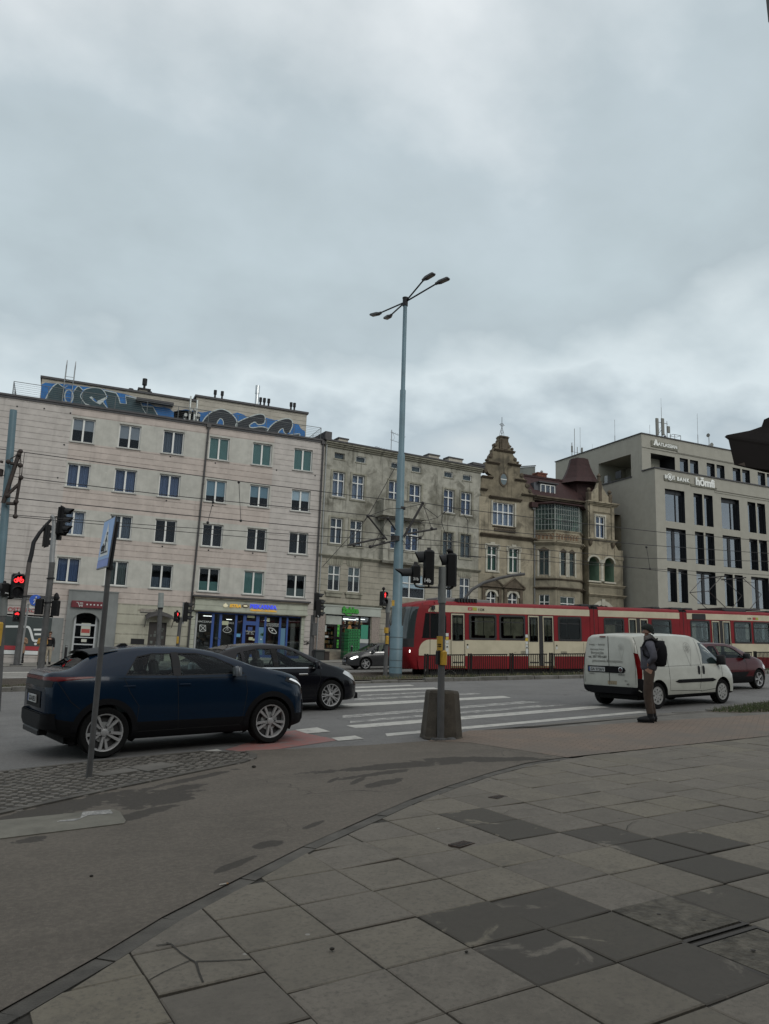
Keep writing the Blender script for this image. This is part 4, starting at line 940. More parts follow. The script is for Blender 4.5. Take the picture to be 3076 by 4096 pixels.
for q in ([(72,430),(158,438),(160,520),(70,525),(72,430)], [(72,430),(160,520)], [(158,438),(70,525)]): ribbon(st, EZ(q), .035, yy, 0)
st.build('window_drawing', m_stk, s_); st = MB()
P = [(470,440),(460,450),(470,462),(480,450),(470,440)]; ribbon(st, EZ(P), .03, yy, 0); ribbon(st, smoothline(EZ([(470,462),(430,480),(408,510),(440,538),(490,540),(528,515),(515,480),(478,462)]),4), .03, yy, 0)
for k in (440,470,500): ribbon(st, EZ([(470,468),(k,520)]), .015, yy, 0)
st.build('window_drawing', m_stk, s_); st = MB()
ribbon(st, smoothline(EZ([(1065,475),(1120,480),(1160,510),(1180,552),(1120,548),(1080,515),(1065,475)]),4), .05, yy, 0); u_,z_ = FL.uz(ze(1120,512)); st.lathe([(.06,0),(.06,.008)], (u_,yy,z_), 'y', 12, 0); st.build('window_drawing', m_stk, s_); st = MB()
for (p0,p1,w0,w1,mi) in ((393,487,378,430,2),(600,662,560,605,3),(778,840,610,650,2),(838,878,632,660,2),(760,868,292,325,2),(760,820,386,400,0),(1040,1085,335,385,2),(765,835,462,515,4),(945,970,632,648,0)):
    a_, b_ = FL.uz(ze(p0,w1)), FL.uz(ze(p1,w0)); st.box(a_[0],b_[0],yy-.01,yy,a_[1],b_[1],mi)
for (p,s) in (((1004-18*k,552+24*k-(k==2)*30), .09) for k in range(3)): u_,z_ = FL.uz(ze(*p)); st.lathe([(s,0),(s,.008)], (u_,yy-.01,z_), 'y', 12, 5)
pieces(st, 'window_sticker', m_stk, s_)
for (txt, p, sz) in (('CHACZAPURI',(138,398),.175),('CHINKALI',(475,415),.175),('CHACZAPURI',(1128,430),.15),('PO ADŻARSKU',(1125,455),.14),('ZAPRASZAMY',(800,535),.13),('Pn - Pt',(800,552),.11),('7:00 - 18:00',(800,570),.10)):
    u_,z_ = FL.uz(ze(*p)); b_ = text_mb(txt, sz, .006); shift(b_, u_, yy, z_); b_.build('window_lettering', m_lin, s_)
inn = MB()                                       # inside the bakery
inn.box(x0,x1,1.02,1.06,q0,q1,0)
for (u,z,w_) in ((8.6,3.55,.7),(10.1,3.4,.35),(12.6,3.45,.3)): inn.box(u,u+w_,.5,.62,z,z+.03,1)
r5 = random.Random(6)
for k in range(26):
    u = r5.uniform(8.2,14.7); z = r5.uniform(q0+.5,q0+1.5); inn.box(u,u+r5.uniform(.1,.4),.8,.98,z,z+r5.uniform(.08,.35),2+k%3)
inn.box(14.0,14.06,.3,.36,q0,q0+2.2,3); inn.box(14.4,14.7,.4,.45,q0,q0+2.3,3)
inn.ball((8.5,.45,q0+.1), .42, 8, 5, (1.3,.5,.7)); inn.ball((9.1,.5,q0+.2), .34, 8, 5, (1.2,.5,.7)); inn.ball((14.2,.5,q0+.1), .4, 8, 6, (1,.5,.9))
inn.build('shop_interior', [M('back_wall', (.06,.055,.05), .9, var=.3, vs=2), M('tube_light', (1,.98,.92), .5, emis=3), M('shelf_a', (.10,.07,.05), .8), M('shelf_b', (.22,.20,.18), .8), M('shelf_c', (.05,.06,.08), .8), M('bread_orange', (.28,.10,.04), .8), M('flower_pink', (.30,.10,.09), .8)], s_)
# signs on this block
def wallsign(name, label, F, u, v, z, cat='sign', group=None):
    P = F.world(u, v, z); return thing(name, label, cat, (P.x,P.y,P.z), F.a, group)
def fit(b, w_, dx=0, dy=0, dz=0):
    a_, c_ = text_w(b); s_ = w_/(c_-a_); b.v = [((x-(a_+c_)/2)*s_+dx, y+dy, z*s_+dz) for x,y,z in b.v]; return b
s = wallsign('shop_sign', 'bakery sign with lit yellow and blue letters above the blue shop front', FL, 11.55, -.34, 4.05)
def su(p): a_ = FL.uz(ze(*p), -.34); return a_[0]-11.55, a_[1]-4.05
m_ly = M('letter_yellow', (.75,.42,.03), .5, emis=.3); m_lb = M('letter_blue', (.05,.08,.75), .5, emis=.5)
a_, b_ = su((500,175)), su((662,180)); fit(text_mb('ISTRA', .5, .06, bold=.012, shear=.2), b_[0]-a_[0], (a_[0]+b_[0])/2, 0, a_[1]).build('lettering', m_ly, s)
a_, b_ = su((797,180)), su((1180,205)); fit(text_mb('PIEKARNIA', .5, .06, bold=.012), b_[0]-a_[0], (a_[0]+b_[0])/2, 0, b_[1]-.02).build('lettering', m_lb, s)
a_, b_ = su((800,222)), su((1180,238)); fit(text_mb('ORMIAŃSKO GRUZIŃSKA', .3, .03, bold=.006), b_[0]-a_[0], (a_[0]+b_[0])/2, 0, a_[1]-.03).build('lettering', m_ly, s)
e = MB(); a_ = su((440,155)); e.ball((a_[0],.0,a_[1]), .16, 8, 0, (1,.25,.75)); e.ball((a_[0],.0,a_[1]+.13), .05, 6, 0, (1,.5,1)); a_ = su((728,160)); e.ball((a_[0],.02,a_[1]), .21, 8, 1, (1.1,.2,.55)); e.ball((a_[0],-.03,a_[1]), .13, 8, 0, (1.1,.2,.5)); e.build('emblem', [M('emblem_cream', (.6,.55,.38), .5, emis=.25), M('emblem_brown', (.10,.06,.03), .6)], s)
e = MB(); e.box(su((360,0))[0],su((1230,0))[0],.02,.04,.15,.17); e.box(su((360,0))[0],su((1230,0))[0],.02,.04,.38,.40); e.build('rail', m_galv, s)
s = wallsign('shop_sign', 'dark red shop sign with a white trolley mark above the grey portal', FL, 1.9, -.3, FL.uz(z6(720,870))[1])
u0,u1_,q0,q1 = FL.rect(z6(592,850), z6(870,890)); e = MB(); e.rbox(u0-1.9,u1_-1.9,-.1,0,-.2,.2,.05); e.build('panel', M('sign_dark_red', (.11,.006,.012), .5), s)
ribbon_ = MB(); ribbon(ribbon_, [(-.98,.1),(-.9,.1),(-.82,-.08),(-.62,-.08)], .035, -.115); 
for k in range(2): ribbon(ribbon_, [(-.80,.08-.07*k),(-.62,.08-.07*k)], .03, -.115)
for x in (-.79,-.66): ribbon_.lathe([(.025,0),(.025,.01)], (x,-.115,-.13), 'y', 8)
for k in range(6): ribbon_.box(-.42+.2*k,-.34+.2*k,-.115,-.105,-.04,.04)
ribbon_.build('trolley_mark', m_lin, s)
s = wallsign('shop_sign', 'dark red lettering on the black fascia of the far-left shop', FL, -2.0, -.02, FL.uz(za(210,740))[1]); fit(text_mb('OSTEURO', .45, .03), 1.45, 0, 0, -.16).build('lettering', M('sign_red', (.30,.02,.03), .5, emis=.15), s)
s = wallsign('street_sign', 'small street name board with house number 40 beside a doorway', FL, 5.2, -.02, FL.uz(z6(1138,912))[1]); u0,u1_,q0,q1 = FL.rect(z6(1058,897), z6(1215,925)); hw = (u1_-u0)/2
e = MB(); e.box(-hw,hw*.5,-.03,0,-.1,.1,0); e.box(hw*.55,hw,-.03,0,-.12,.13,0); e.box(-hw,hw,-.02,.0,-.16,-.13,1); e.build('plate', [M('plate_pale', (.30,.28,.24), .6, dirt=.4, ds=6), m_coping], s)
fit(text_mb('40', .2, .006), .24, hw*.775, -.034, -.07).build('number', m_black, s)
fit(text_mb('aleja Grunwaldzka', .1, .004), .9, -.26, -.033, -.03).build('street_name', M('faded_ink', (.20,.15,.13), .7), s)
# ---------------------------------------------------------------- old grey tenement
def ledge(mb, u0, u1, z, h, proj, y=0.0, mi=0, steps=3, ret=.0):
    for k in range(steps):
        f = (k+1)/steps; e = proj*f*ret
        mb.box(u0-e, u1+e, y-proj*f, y+.02, z+h*k/steps, z+h*(k+1)/steps-(.002 if k < steps-1 else 0), mi)
FG = Facade(16, 50, 6.5)
B2 = thing('tenement_house', 'stained grey four-storey tenement with small attic windows and a balcony', 'building', (16,50,0), FG.a)
m_stuc = plaster('stained_stucco', (.32,.31,.265), None, 0, .95, .85, .2, (.075,.07,.05))
m_rust = plaster('rusticated_stucco', (.305,.283,.232), .40, .25, .45, .55, .14, (.10,.09,.06))
m_cornice = plaster('tenement_cornice', (.26,.25,.20), None, 0, .7, .7, .15, (.07,.065,.05))
m_oldwood = M('weathered_window_wood', (.17,.165,.14), .8, var=.3, vs=6)
US = [(.74,1.66),(2.27,3.22),(None,None),(None,None),(10.08,11.0),(11.68,12.62)]
c3 = FG.rect(z3(637,562), z3(715,745)); c4 = FG.rect(z3(808,590), z3(900,760))
ctr = [(c3[0], c3[0]+.98), (c4[0], c4[0]+.98)]
bayu0 = FG.uz(z3(592,1000), -.5)[0]; bayu1 = FG.uz(z3(930,1000), -.5)[0]
hG = []; wG = []
for k,p in enumerate(((185,330),(363,357),(655,408),(825,438),(1095,485),(1250,515))):
    u = FG.uz(z3(*p))[0]; hG.append((u,u+.80,15.0,15.45)); wG.append((u,u+.80,15.0,15.45,'a',k))
for k,(a,b) in enumerate(US):
    if a is None: a, b = ctr[k-2]; hG.append((a,b,11.55 if 1 else 12.3,14.05)); wG.append((a,b,11.55,14.05,'r1',k)); continue
    for z0,z1_,t in ((12.30,14.05,'r1'),(8.98,10.76,'r2'),(5.72,7.45,'r3')): hG.append((a,b,z0,z1_)); wG.append((a,b,z0,z1_,t,k))
shopG = (.72, 4.20, 1.75, 4.10); rsh = (9.2, 12.3, 1.2, 4.0); mid = (5.9,8.3,1.1,3.9)
hG += [shopG, rsh, mid, (6.0,8.6,5.6,7.35)]
gwl = MB()
wall(gwl, 0, 13.5, -.5, 16.2, hG, cellmat=lambda u,z: 1 if z < 8.0 else 0, mi_rev=0, mi_room=2, extra_z=[8.0], room=1.0, reveal=.14)
shell(gwl, 0, 13.5, -.5, 16.2, 11, 0, 3); gwl.build('wall', [m_stuc,m_rust,m_room,m_coping], B2)
tr = MB()
ledge(tr, -.02, 13.52, 15.78, .34, .34); ledge(tr, -.02, bayu0, 7.95, .2, .22); ledge(tr, bayu1, 13.52, 7.95, .2, .22)
ledge(tr, 4.9, 13.5, 4.68, .22, .25); ledge(tr, -.02, 4.9, 4.70, .2, .22)
for (a,b,z0,z1_,t,k) in wG:
    if t == 'a': tr.box(a-.06,b+.06,-.05,0,z0-.07,z0)
    elif t in ('r1','r2'):
        for q in ((a-.17,a-.03,z0-.12,z1_+.14),(b+.03,b+.17,z0-.12,z1_+.14),(a-.03,b+.03,z1_+.03,z1_+.14)): tr.box(q[0],q[1],-.05,0,q[2],q[3])
        if t == 'r2' or k in (0,1,4,5): tr.box(a-.17,b+.17,-.07,0,z0-.16,z0-.04)
    else:
        tr.box(a-.2,b+.2,-.16,0,z0-.18,z0-.06); tr.box(a-.12,b+.12,-.10,0,z0-.42,z0-.18)
        for q in range(-3,4): 
            x = (a+b)/2+q*.17; tr.prism([(x-.075,z1_+.06),(x+.075,z1_+.06),(x+.09+q*.02,z1_+.44),(x-.09+q*.02,z1_+.44)], -.03, 0)
tr.build('cornice', m_cornice, B2)
bay = MB()                                        # bow window below the balcony
hb = [(bayu0+.55,bayu0+1.45,8.98,10.7),(bayu1-1.6,bayu1-.5,8.98,10.7)]
wall(bay, bayu0, bayu1, 8.1, 11.15, hb, y=-.5, mi=0, mi_room=1, mi_rev=0, reveal=.12, room=.45)
bay.quad((bayu0,-.5,8.1),(bayu0,-.5,11.15),(bayu0,0,11.15),(bayu0,0,8.1),0); bay.quad((bayu1,-.5,8.1),(bayu1,0,8.1),(bayu1,0,11.15),(bayu1,-.5,11.15),0); bay.quad((bayu0,-.5,8.1),(bayu0,0,8.1),(bayu1,0,8.1),(bayu1,-.5,8.1),0)
ledge(bay, bayu0-.05, bayu1+.05, 7.93, .2, .18, y=-.5); ledge(bay, bayu0, bayu1, 10.95, .2, .15, y=-.5)
for a,b,z0,z1_ in hb: bay.box(a-.15,b+.15,-.56,-.5,z0-.16,z0-.04)
bay.build('bay', [m_stuc,m_room], B2)
for a,b,z0,z1_ in hb: 
    w_ = window(B2, a,b,z0,z1_, m_white_pvc, m_pane, y=.06, cols=2, transom=.66, t=.06, cover=('curtain',BL_W[5],0,1)); w_.location.y = -.48
bal = MB(); b0,b1 = FG.uz(z3(582,800),-1.0)[0], FG.uz(z3(928,800),-1.0)[0]
bal.box(b0,b1,-1.15,-1.03,11.35,12.35); bal.box(b0,b0+.12,-1.03,0,11.35,12.35); bal.box(b1-.12,b1,-1.03,0,11.35,12.35); bal.box(b0-.06,b1+.06,-1.22,-.0,11.2,11.35); bal.box(b0-.05,b1+.05,-1.2,-.98,12.35,12.43); ledge(bal, b0+.1,b1-.1,10.98,.22,.85,y=-.2)
for k in range(7): bal.box(b0+.25+k*(b1-b0-.5)/6-.03,b0+.25+k*(b1-b0-.5)/6+.03,-1.165,-1.15,11.45,12.25)
bal.build('balcony', m_stuc, B2)
for (a,b,z0,z1_,t,k) in wG:
    if t == 'a': window(B2,a,b,z0,z1_, m_white_pvc if k != 0 else m_oldwood, m_pane, y=.08, cols=1, t=.05, cover=('curtain',BL_W[6],0,1))
    elif t == 'r1': window(B2,a,b,z0,z1_, m_white_pvc, m_pane, y=.09, cols=2, transom=.66, t=.055, sill=m_sill, cover=('curtain',BL_W[3] if k < 2 else BL_W[5],0,1))
    elif t == 'r2': window(B2,a,b,z0,z1_, m_white_pvc if k < 4 else m_oldwood, m_pane, y=.09, cols=2, transom=.64, t=.055, cover=('curtain',BL_W[4] if k < 4 else BL_W[6],0,1))
    else: window(B2,a,b,z0,z1_, m_white_pvc, m_pane, y=.09, cols=2, transom=.64, t=.055, cover=('blind',BL_W[6],.42,1) if k < 2 else ('curtain',BL_W[4],0,1))
window(B2,6.0,8.6,5.6,7.35, m_white_pvc, m_pane, y=.09, cols=2, transom=.62, t=.06, cover=('blind',BL_W[7],.42,1))
rf = MB(); rf.add([(-.1,-.4,16.12),(13.6,-.4,16.12),(13.6,5,16.9),(-.1,5,16.9),(-.1,-.4,16.22),(13.6,-.4,16.22),(13.6,5,17.0),(-.1,5,17.0)], [(0,1,2,3),(4,7,6,5),(0,4,5,1),(1,5,6,2),(2,6,7,3),(3,7,4,0)])
rf.box(-.15,.35,-.35,2,16.2,16.75); rf.box(12.4,13.55,-.45,1.2,16.25,16.45)
rf.build('roof', m_coping, B2)
for p,w_,h_ in ((242,.75,.42),(996,.95,.45),(1175,1.3,.5)):
    u,_ = FG.uz(z3(p,240), 1.2); zz = 16.35; c = MB(); c.box(u-w_/2,u+w_/2,.9,1.6,zz,zz+h_,0); c.box(u-w_/2-.06,u+w_/2+.06,.84,1.66,zz+h_,zz+h_+.1,1); c.build('chimney', [m_ph, m_coping], B2)
dp = MB(); dp.tube([(.10,-.12,16.1),(.10,-.12,1.0)],.035,8); dp.build('drainpipe', m_galv, B2)
# convenience shop front
zf_ = MB(); zf_.box(.50,4.92,-.12,-.002,4.10,4.68,0); zf_.box(.45,4.97,-.16,-.002,4.64,4.74,0)
for a,b in ((.0,.66),(4.26,4.9)): zf_.box(a,b,-.06,-.002,1.1,4.1,1)
zf_.build('shop_fascia', [M('fascia_pale', (.34,.36,.32), .6, var=.1, vs=2, dirt=.25), M('granite_tile', (.23,.19,.165), .5, var=.35, vs=14)], B2)
zfr = MB(); x0,x1,q0,q1 = shopG
def zx(p): return FG.uz(zd(p, 650))[0]
for p0,p1 in ((440,458),(598,635),(672,722),(965,990),(1112,1135)): zfr.box(zx(p0),zx(p1),.05,.14,q0,q1)
zfr.box(x0,x1,.05,.14,q0+1.55,q0+1.66); zfr.box(x0,x1,.05,.14,q1-.08,q1); zfr.box(x0,x1,.05,.14,q0,q0+.1); zfr.box(x0,zx(720),.05,.14,q0+.75,q0+.82)
zs = zfr.build('shop_window_frame', m_black, B2)
MB().box(x0,x1,.09,.096,q0,q1).build('pane', MATS['shop_pane'], zs)
e = MB(); e.box(x0+.05,zx(700),.03,.05,q0+1.68,q1-.1,0)
for (p0,p1,w0,w1,mi) in ((640,678,560,740,1),(632,664,790,912,1),(995,1110,570,780,2),(980,1112,780,840,3),(975,1105,840,940,4),(455,508,728,755,3),(458,480,572,668,3)):
    a_,b_ = FG.uz(zd(p0,w1)), FG.uz(zd(p1,w0)); e.box(a_[0],b_[0],.04,.05,a_[1],b_[1],mi)
for q in (592,655,718,820,880): u_,z_ = FG.uz(zd(658 if q < 760 else 648,q)); e.lathe([(.06,0),(.06,.006)], (u_,.034,z_), 'y', 10, 5)
P_ = [FG.uz(zd(*p)) for p in ((820,565),(845,565),(860,610),(845,640),(870,680),(845,735),(830,690),(805,715),(815,640),(795,620))]; e.prism(P_, .04, .05, 6)
pieces(e, 'window_sticker', [MATS['fascia_pale'], M('strip_green', (.07,.38,.04), .6, emis=.05), M('poster_green', (.03,.22,.14), .6), M('poster_white', (.40,.42,.40), .6), M('poster_grey', (.07,.085,.10), .5), M('dot_dark', (.02,.12,.03), .6), M('sticker_orange', (.35,.16,.05), .6)], zs)
e = MB(); e.box(x0,x1,1.0,1.04,q0,q1,0); r6 = random.Random(11)
for k in range(130):
    u = r6.uniform(2.2,3.9); z = q0+.5+.32*r6.randrange(5); e.box(u,u+.06+.08*r6.random(),.7,.9,z,z+.12+.14*r6.random(),1+k%4)
for k in range(60):
    u = r6.uniform(.8,1.7); z = q0+.1+.3*r6.randrange(4); e.box(u,u+.12,.7,.9,z,z+.2,1+k%4)
for z,u0_,u1_ in ((q1-.25,2.0,2.7),(q1-.28,2.3,3.3),(q1-.22,3.3,4.0)): e.box(u0_,u1_,.5,.56,z,z+.04,5)
e.build('shop_interior', [M('shop_back', (.10,.09,.06), .9), M('goods_red', (.35,.06,.03), .6), M('goods_gold', (.55,.36,.14), .6, emis=.12), M('goods_white', (.5,.48,.42), .6), M('goods_dark', (.04,.05,.03), .6), MATS['tube_light']], zs)
s = wallsign('shop_sign', 'green convenience store sign with raised letters on a pale fascia', FG, FG.uz(zd(838,350),-.16)[0], -.16, 4.40)
g_ = M('sign_green', (.025,.24,.02), .5, emis=.06)
fit(text_mb('żabka', .5, .09, bold=.03), 1.28, 0, -.02, -.13).build('lettering', g_, s)
e = MB(); ribbon(e, smoothline([(-.42,-.14),(-.3,-.27),(-.1,-.3),(.08,-.24)],5), .08, -.05); e.build('smile_mark', g_, s)
stp = MB()
for k in range(4): stp.box(.55,3.4,-.35-.32*(3-k),0,.9,1.05+.17*k+.02)
stp.box(.5,4.6,-.5,0,.85,1.6); stp.build('steps', M('step_stone', (.24,.21,.165), .85, var=.25, vs=4, dirt=.3), B2)
for (a,b,q0,q1) in (rsh, mid): MB().box(a,b,.1,.15,q0,q1).build('shop_shutter', M('dim_shutter', (.06,.06,.055), .6), B2)

# ---------------------------------------------------------------- ornate gabled house
FO = Facade(29.3, 51.5, 1)
B3 = thing('ornate_house', 'ochre ornate house with a scrolled gable, glazed veranda and dark red turret', 'building', (29.3,51.5,0), FO.a)
m_och = plaster('ochre_plaster', (.31,.272,.20), None, 0, .95, .8, .16, (.09,.08,.06))
m_och2 = plaster('grey_ochre_plaster', (.235,.21,.155), None, 0, .7, .7, .15, (.085,.075,.055))
m_orn = plaster('dark_ornament', (.105,.085,.062), None, 0, .6, .5, .3, (.035,.03,.024))
m_wtrim = plaster('white_trim', (.42,.40,.335), None, 0, .35, .35, .15, (.2,.17,.12))
m_red = M('red_roof_tile', (.030,.010,.0095), .8, var=.35, vs=5, bump=.7, bs=9)
m_redb = M('chimney_brick', (.14,.05,.03), .85, var=.3, vs=9)
m_gpane = glass('old_pane', (.7,.76,.74), .0, mul=.45)
def ZO(p, v=0.0): return FO.uz(z4(*p), v)
def RO(a, b, v=0.0): return FO.rect(z4(*a), z4(*b), v)
hw = [(*RO((288,870),(490,1110)),)]
w2 = [RO((235,1285),(328,1530)), RO((440,1310),(530,1550))]
w3 = [RO((228,1735),(318,1850)), RO((432,1750),(522,1860))]
w3 = [(a,b,5.0,6.62) for a,b,_,_ in w3]
ow = MB(); zt = 13.95
wall(ow, 0, 5.12, -.2, zt, hw+w2+w3, mi=0, mi_rev=0, mi_room=1, room=1.0, reveal=.2, cellmat=lambda u,z: 2 if z < 7.9 else 0, extra_z=[7.9])
out_ = [(182,770),(182,640),(190,622),(285,622),(250,600),(215,545),(222,490),(250,482),(258,440),(285,408),(286,372),(306,362),(315,312),(345,296),(350,268),(343,252),(432,252),(425,285),(445,318),(452,362),(492,396),(480,425),(512,470),(520,508),(548,532),(545,600),(600,668),(605,740),(640,765),(690,818)]
P_ = [ZO(p) for p in out_]; P_ = [(P_[0][0],zt)]+P_+[(5.12,zt)]
P_[1] = (0.05,P_[1][1])
ow.prism(P_, 0.0, .45, 4)
shell(ow, 0, 13.9, -.2, 13.9, 10, 0, 3)
ow.build('wall', [m_och, m_room, m_och2, m_coping, plaster('sooty_gable', (.185,.158,.112), None, 0, .95, .8, .25, (.05,.045,.035))], B3)
on = MB()
def led(a, b, h, pr, y=0): 
    (u0,z0),(u1,_) = ZO(a), ZO(b); ledge(on, u0, u1, z0, h, pr, y)
for a,b in (((180,640),(287,640)),((228,505),(350,505)),((428,522),(548,522)),((495,672),(605,672)),((560,812),(692,812)),((295,385),(492,385)),((343,268),(432,268)),((170,760),(232,760))): led(a,b,.16,.22)
led((250,838),(555,838),.22,.28); led((165,1195),(690,1195),.26,.34); led((283,1108),(498,1108),.1,.14)
for p,r_ in (((268,440),.16),((498,470),.15),((312,330),.15),((437,345),.15),((215,575),.17),((560,620),.18),((615,720),.2),((640,770),.16),((395,335),.12),((370,340),.12),((275,418),.1),((470,372),.12),((240,470),.1),((525,500),.1)):
    u,z = ZO(p); on.lathe([(r_*.55,-.10),(r_,-.06),(r_,.3),(r_*.5,.34)], (u,0,z), 'y', 12)
for p in ((330,300),(350,290),(425,300),(300,345),(460,345),(287,380),(490,395),(252,450),(512,480)): u,z = ZO(p); on.ball((u,.1,z), .10, 6)
(u0,z0),(u1,z1_) = ZO((350,370)), ZO((428,255)); on.box(u0,u1,-.12,.4,z0,z1_); on.box(u0+.14,u1-.14,-.2,-.12,z0,z1_-.3)
r_ = RO((300,1120),(500,1195)); on.box(r_[0],r_[1],-.10,0,r_[2]+.22,r_[3]); 
for k in range(9): on.lathe([(.10,0),(.06,.05)], (r_[0]+.14+k*.21,-.14,r_[2]+.42), 'y', 8)
u,z = ZO((387,660)); ring_ = [(u+.40*cos(t),z+.58*sin(t)) for t in [2*pi*i/24 for i in range(24)]]; on.prism(ring_, -.07, 0)
on.build('ornament', m_orn, B3)
for w_ in w3:                                     # broken pediments over the ground floor
    on = MB()
    c = (w_[0]+w_[1])/2; zz = 7.0
    on.prism([(c-.95,zz),(c+.95,zz),(c,zz+.62)], -.16, 0); on.prism([(c-.75,zz+.10),(c+.75,zz+.10),(c,zz+.52)], -.17, -.16); ledge(on, c-1.05,c+1.05,zz-.16,.15,.26)
    for s_ in (-1,1): on.tube([(c+s_*1.05,-.2,zz),(c,-.2,zz+.72)], .07, 5)
    on.box(c-.85,c-.6,-.12,0,5.2,zz-.16); on.box(c+.6,c+.85,-.12,0,5.2,zz-.16); on.box(c-.6,c+.6,-.10,0,6.72,6.84)
    on.build('pediment', m_orn, B3)
ov = MB(); ov.prism([(u+.28*cos(t),z+.44*sin(t)) for t in [2*pi*i/24 for i in range(24)]], -.075, -.071, 0); ov.box(u-.28,u+.28,-.085,-.075,z-.03,z+.03,1)
ov.build('oval_window', [M('oval_glass', (.10,.13,.14), .08), m_white_pvc], B3)
fin = MB(); (u,z0),(_,z1_) = ZO((386,250)), ZO((386,62)); hh = z1_-z0
m_iron = M('wrought_iron', (.07,.068,.07), .6, metal=.5)
fin.tube([(u,.2,z0),(u,.2,z1_)], .022, 6)
for s_ in (-1,1):
    fin.tube([(u+s_*.22,.2,z0),(u+s_*.17,.2,z0+.35),(u+s_*.03,.2,z0+.8)], .014, 5); fin.tube([(u+s_*.02,.2,z0+.25),(u+s_*.13,.2,z0+.4),(u+s_*.1,.2,z0+.55),(u+s_*.02,.2,z0+.5)], .012, 5)
    fin.tube([(u,.2,z0+.9),(u+s_*.12,.2,z0+1.05),(u+s_*.05,.2,z0+1.15)], .012, 5); fin.tube([(u+s_*.15,.2,z1_-.65),(u+s_*.26,.2,z1_-.65)], .016, 5)
fin.tube([(u+.15*cos(t),.2,z1_-.65+.15*sin(t)) for t in [2*pi*i/14 for i in range(15)]], .014, 5)
for a_ in range(4): fin.tube([(u,.2,z1_-.65),(u+.15*cos(a_*pi/2+.78),.2,z1_-.65+.15*sin(a_*pi/2+.78))], .01, 5)
fin.build('roof_finial', m_iron, B3)
a_ = hw[0]; window(B3,*a_, m_white_pvc, m_pane, y=.10, cols=4, transom=.6, t=.06, cover=('curtain',BL_W[3],0,1))
tw = MB(); tw.box(a_[0]-.16,a_[0]-.02,-.06,0,a_[2],a_[3]+.1); tw.box(a_[1]+.02,a_[1]+.16,-.06,0,a_[2],a_[3]+.1); tw.build('window_trim', m_wtrim, B3)
for w_ in w2:
    tw = MB()
    window(B3,*w_, m_white_pvc, m_gpane, y=.10, cols=2, transom=.64, t=.06, cover=('curtain',M('curtain_green', (.05,.22,.14), .8),0,1))
    a,b,z0,z1_ = w_
    for q in ((a-.16,a,z0,z1_+.02),(b,b+.16,z0,z1_+.02),(a-.16,b+.16,z1_,z1_+.17),(a-.24,a-.0,z1_-.25,z1_+.12),(b+.0,b+.24,z1_-.25,z1_+.12),((a+b)/2-.2,(a+b)/2+.2,z1_+.17,z1_+.3)): tw.box(q[0],q[1],-.07,0,q[2],q[3])
    tw.box(a-.18,b+.18,-.12,0,z0-.12,z0); tw.build('window_trim', m_wtrim, B3)
for w_ in w3:
    tw = MB()
    window(B3,*w_, m_white_pvc, m_pane, y=.10, cols=2, transom=.66, t=.06)
    a,b,z0,z1_ = w_; c = (a+b)/2; r_ = (b-a)/2
    for s_ in (-1,1): tw.prism([(c+s_*r_,z1_-.4)]+[(c+s_*r_*cos(t),z1_-.4+.4*sin(t)) for t in [pi/2*i/6 for i in range(7)]]+[(c+s_*r_,z1_+.0)], .0, .1)
    tw.prism([(c+(r_+.17)*cos(t),z1_-.4+.57*sin(t)) for t in [pi*i/12 for i in range(13)]]+[(c+r_*cos(t),z1_-.4+.4*sin(t)) for t in [pi-pi*i/12 for i in range(13)]], -.08, -.001); tw.build('window_trim', m_wtrim, B3)
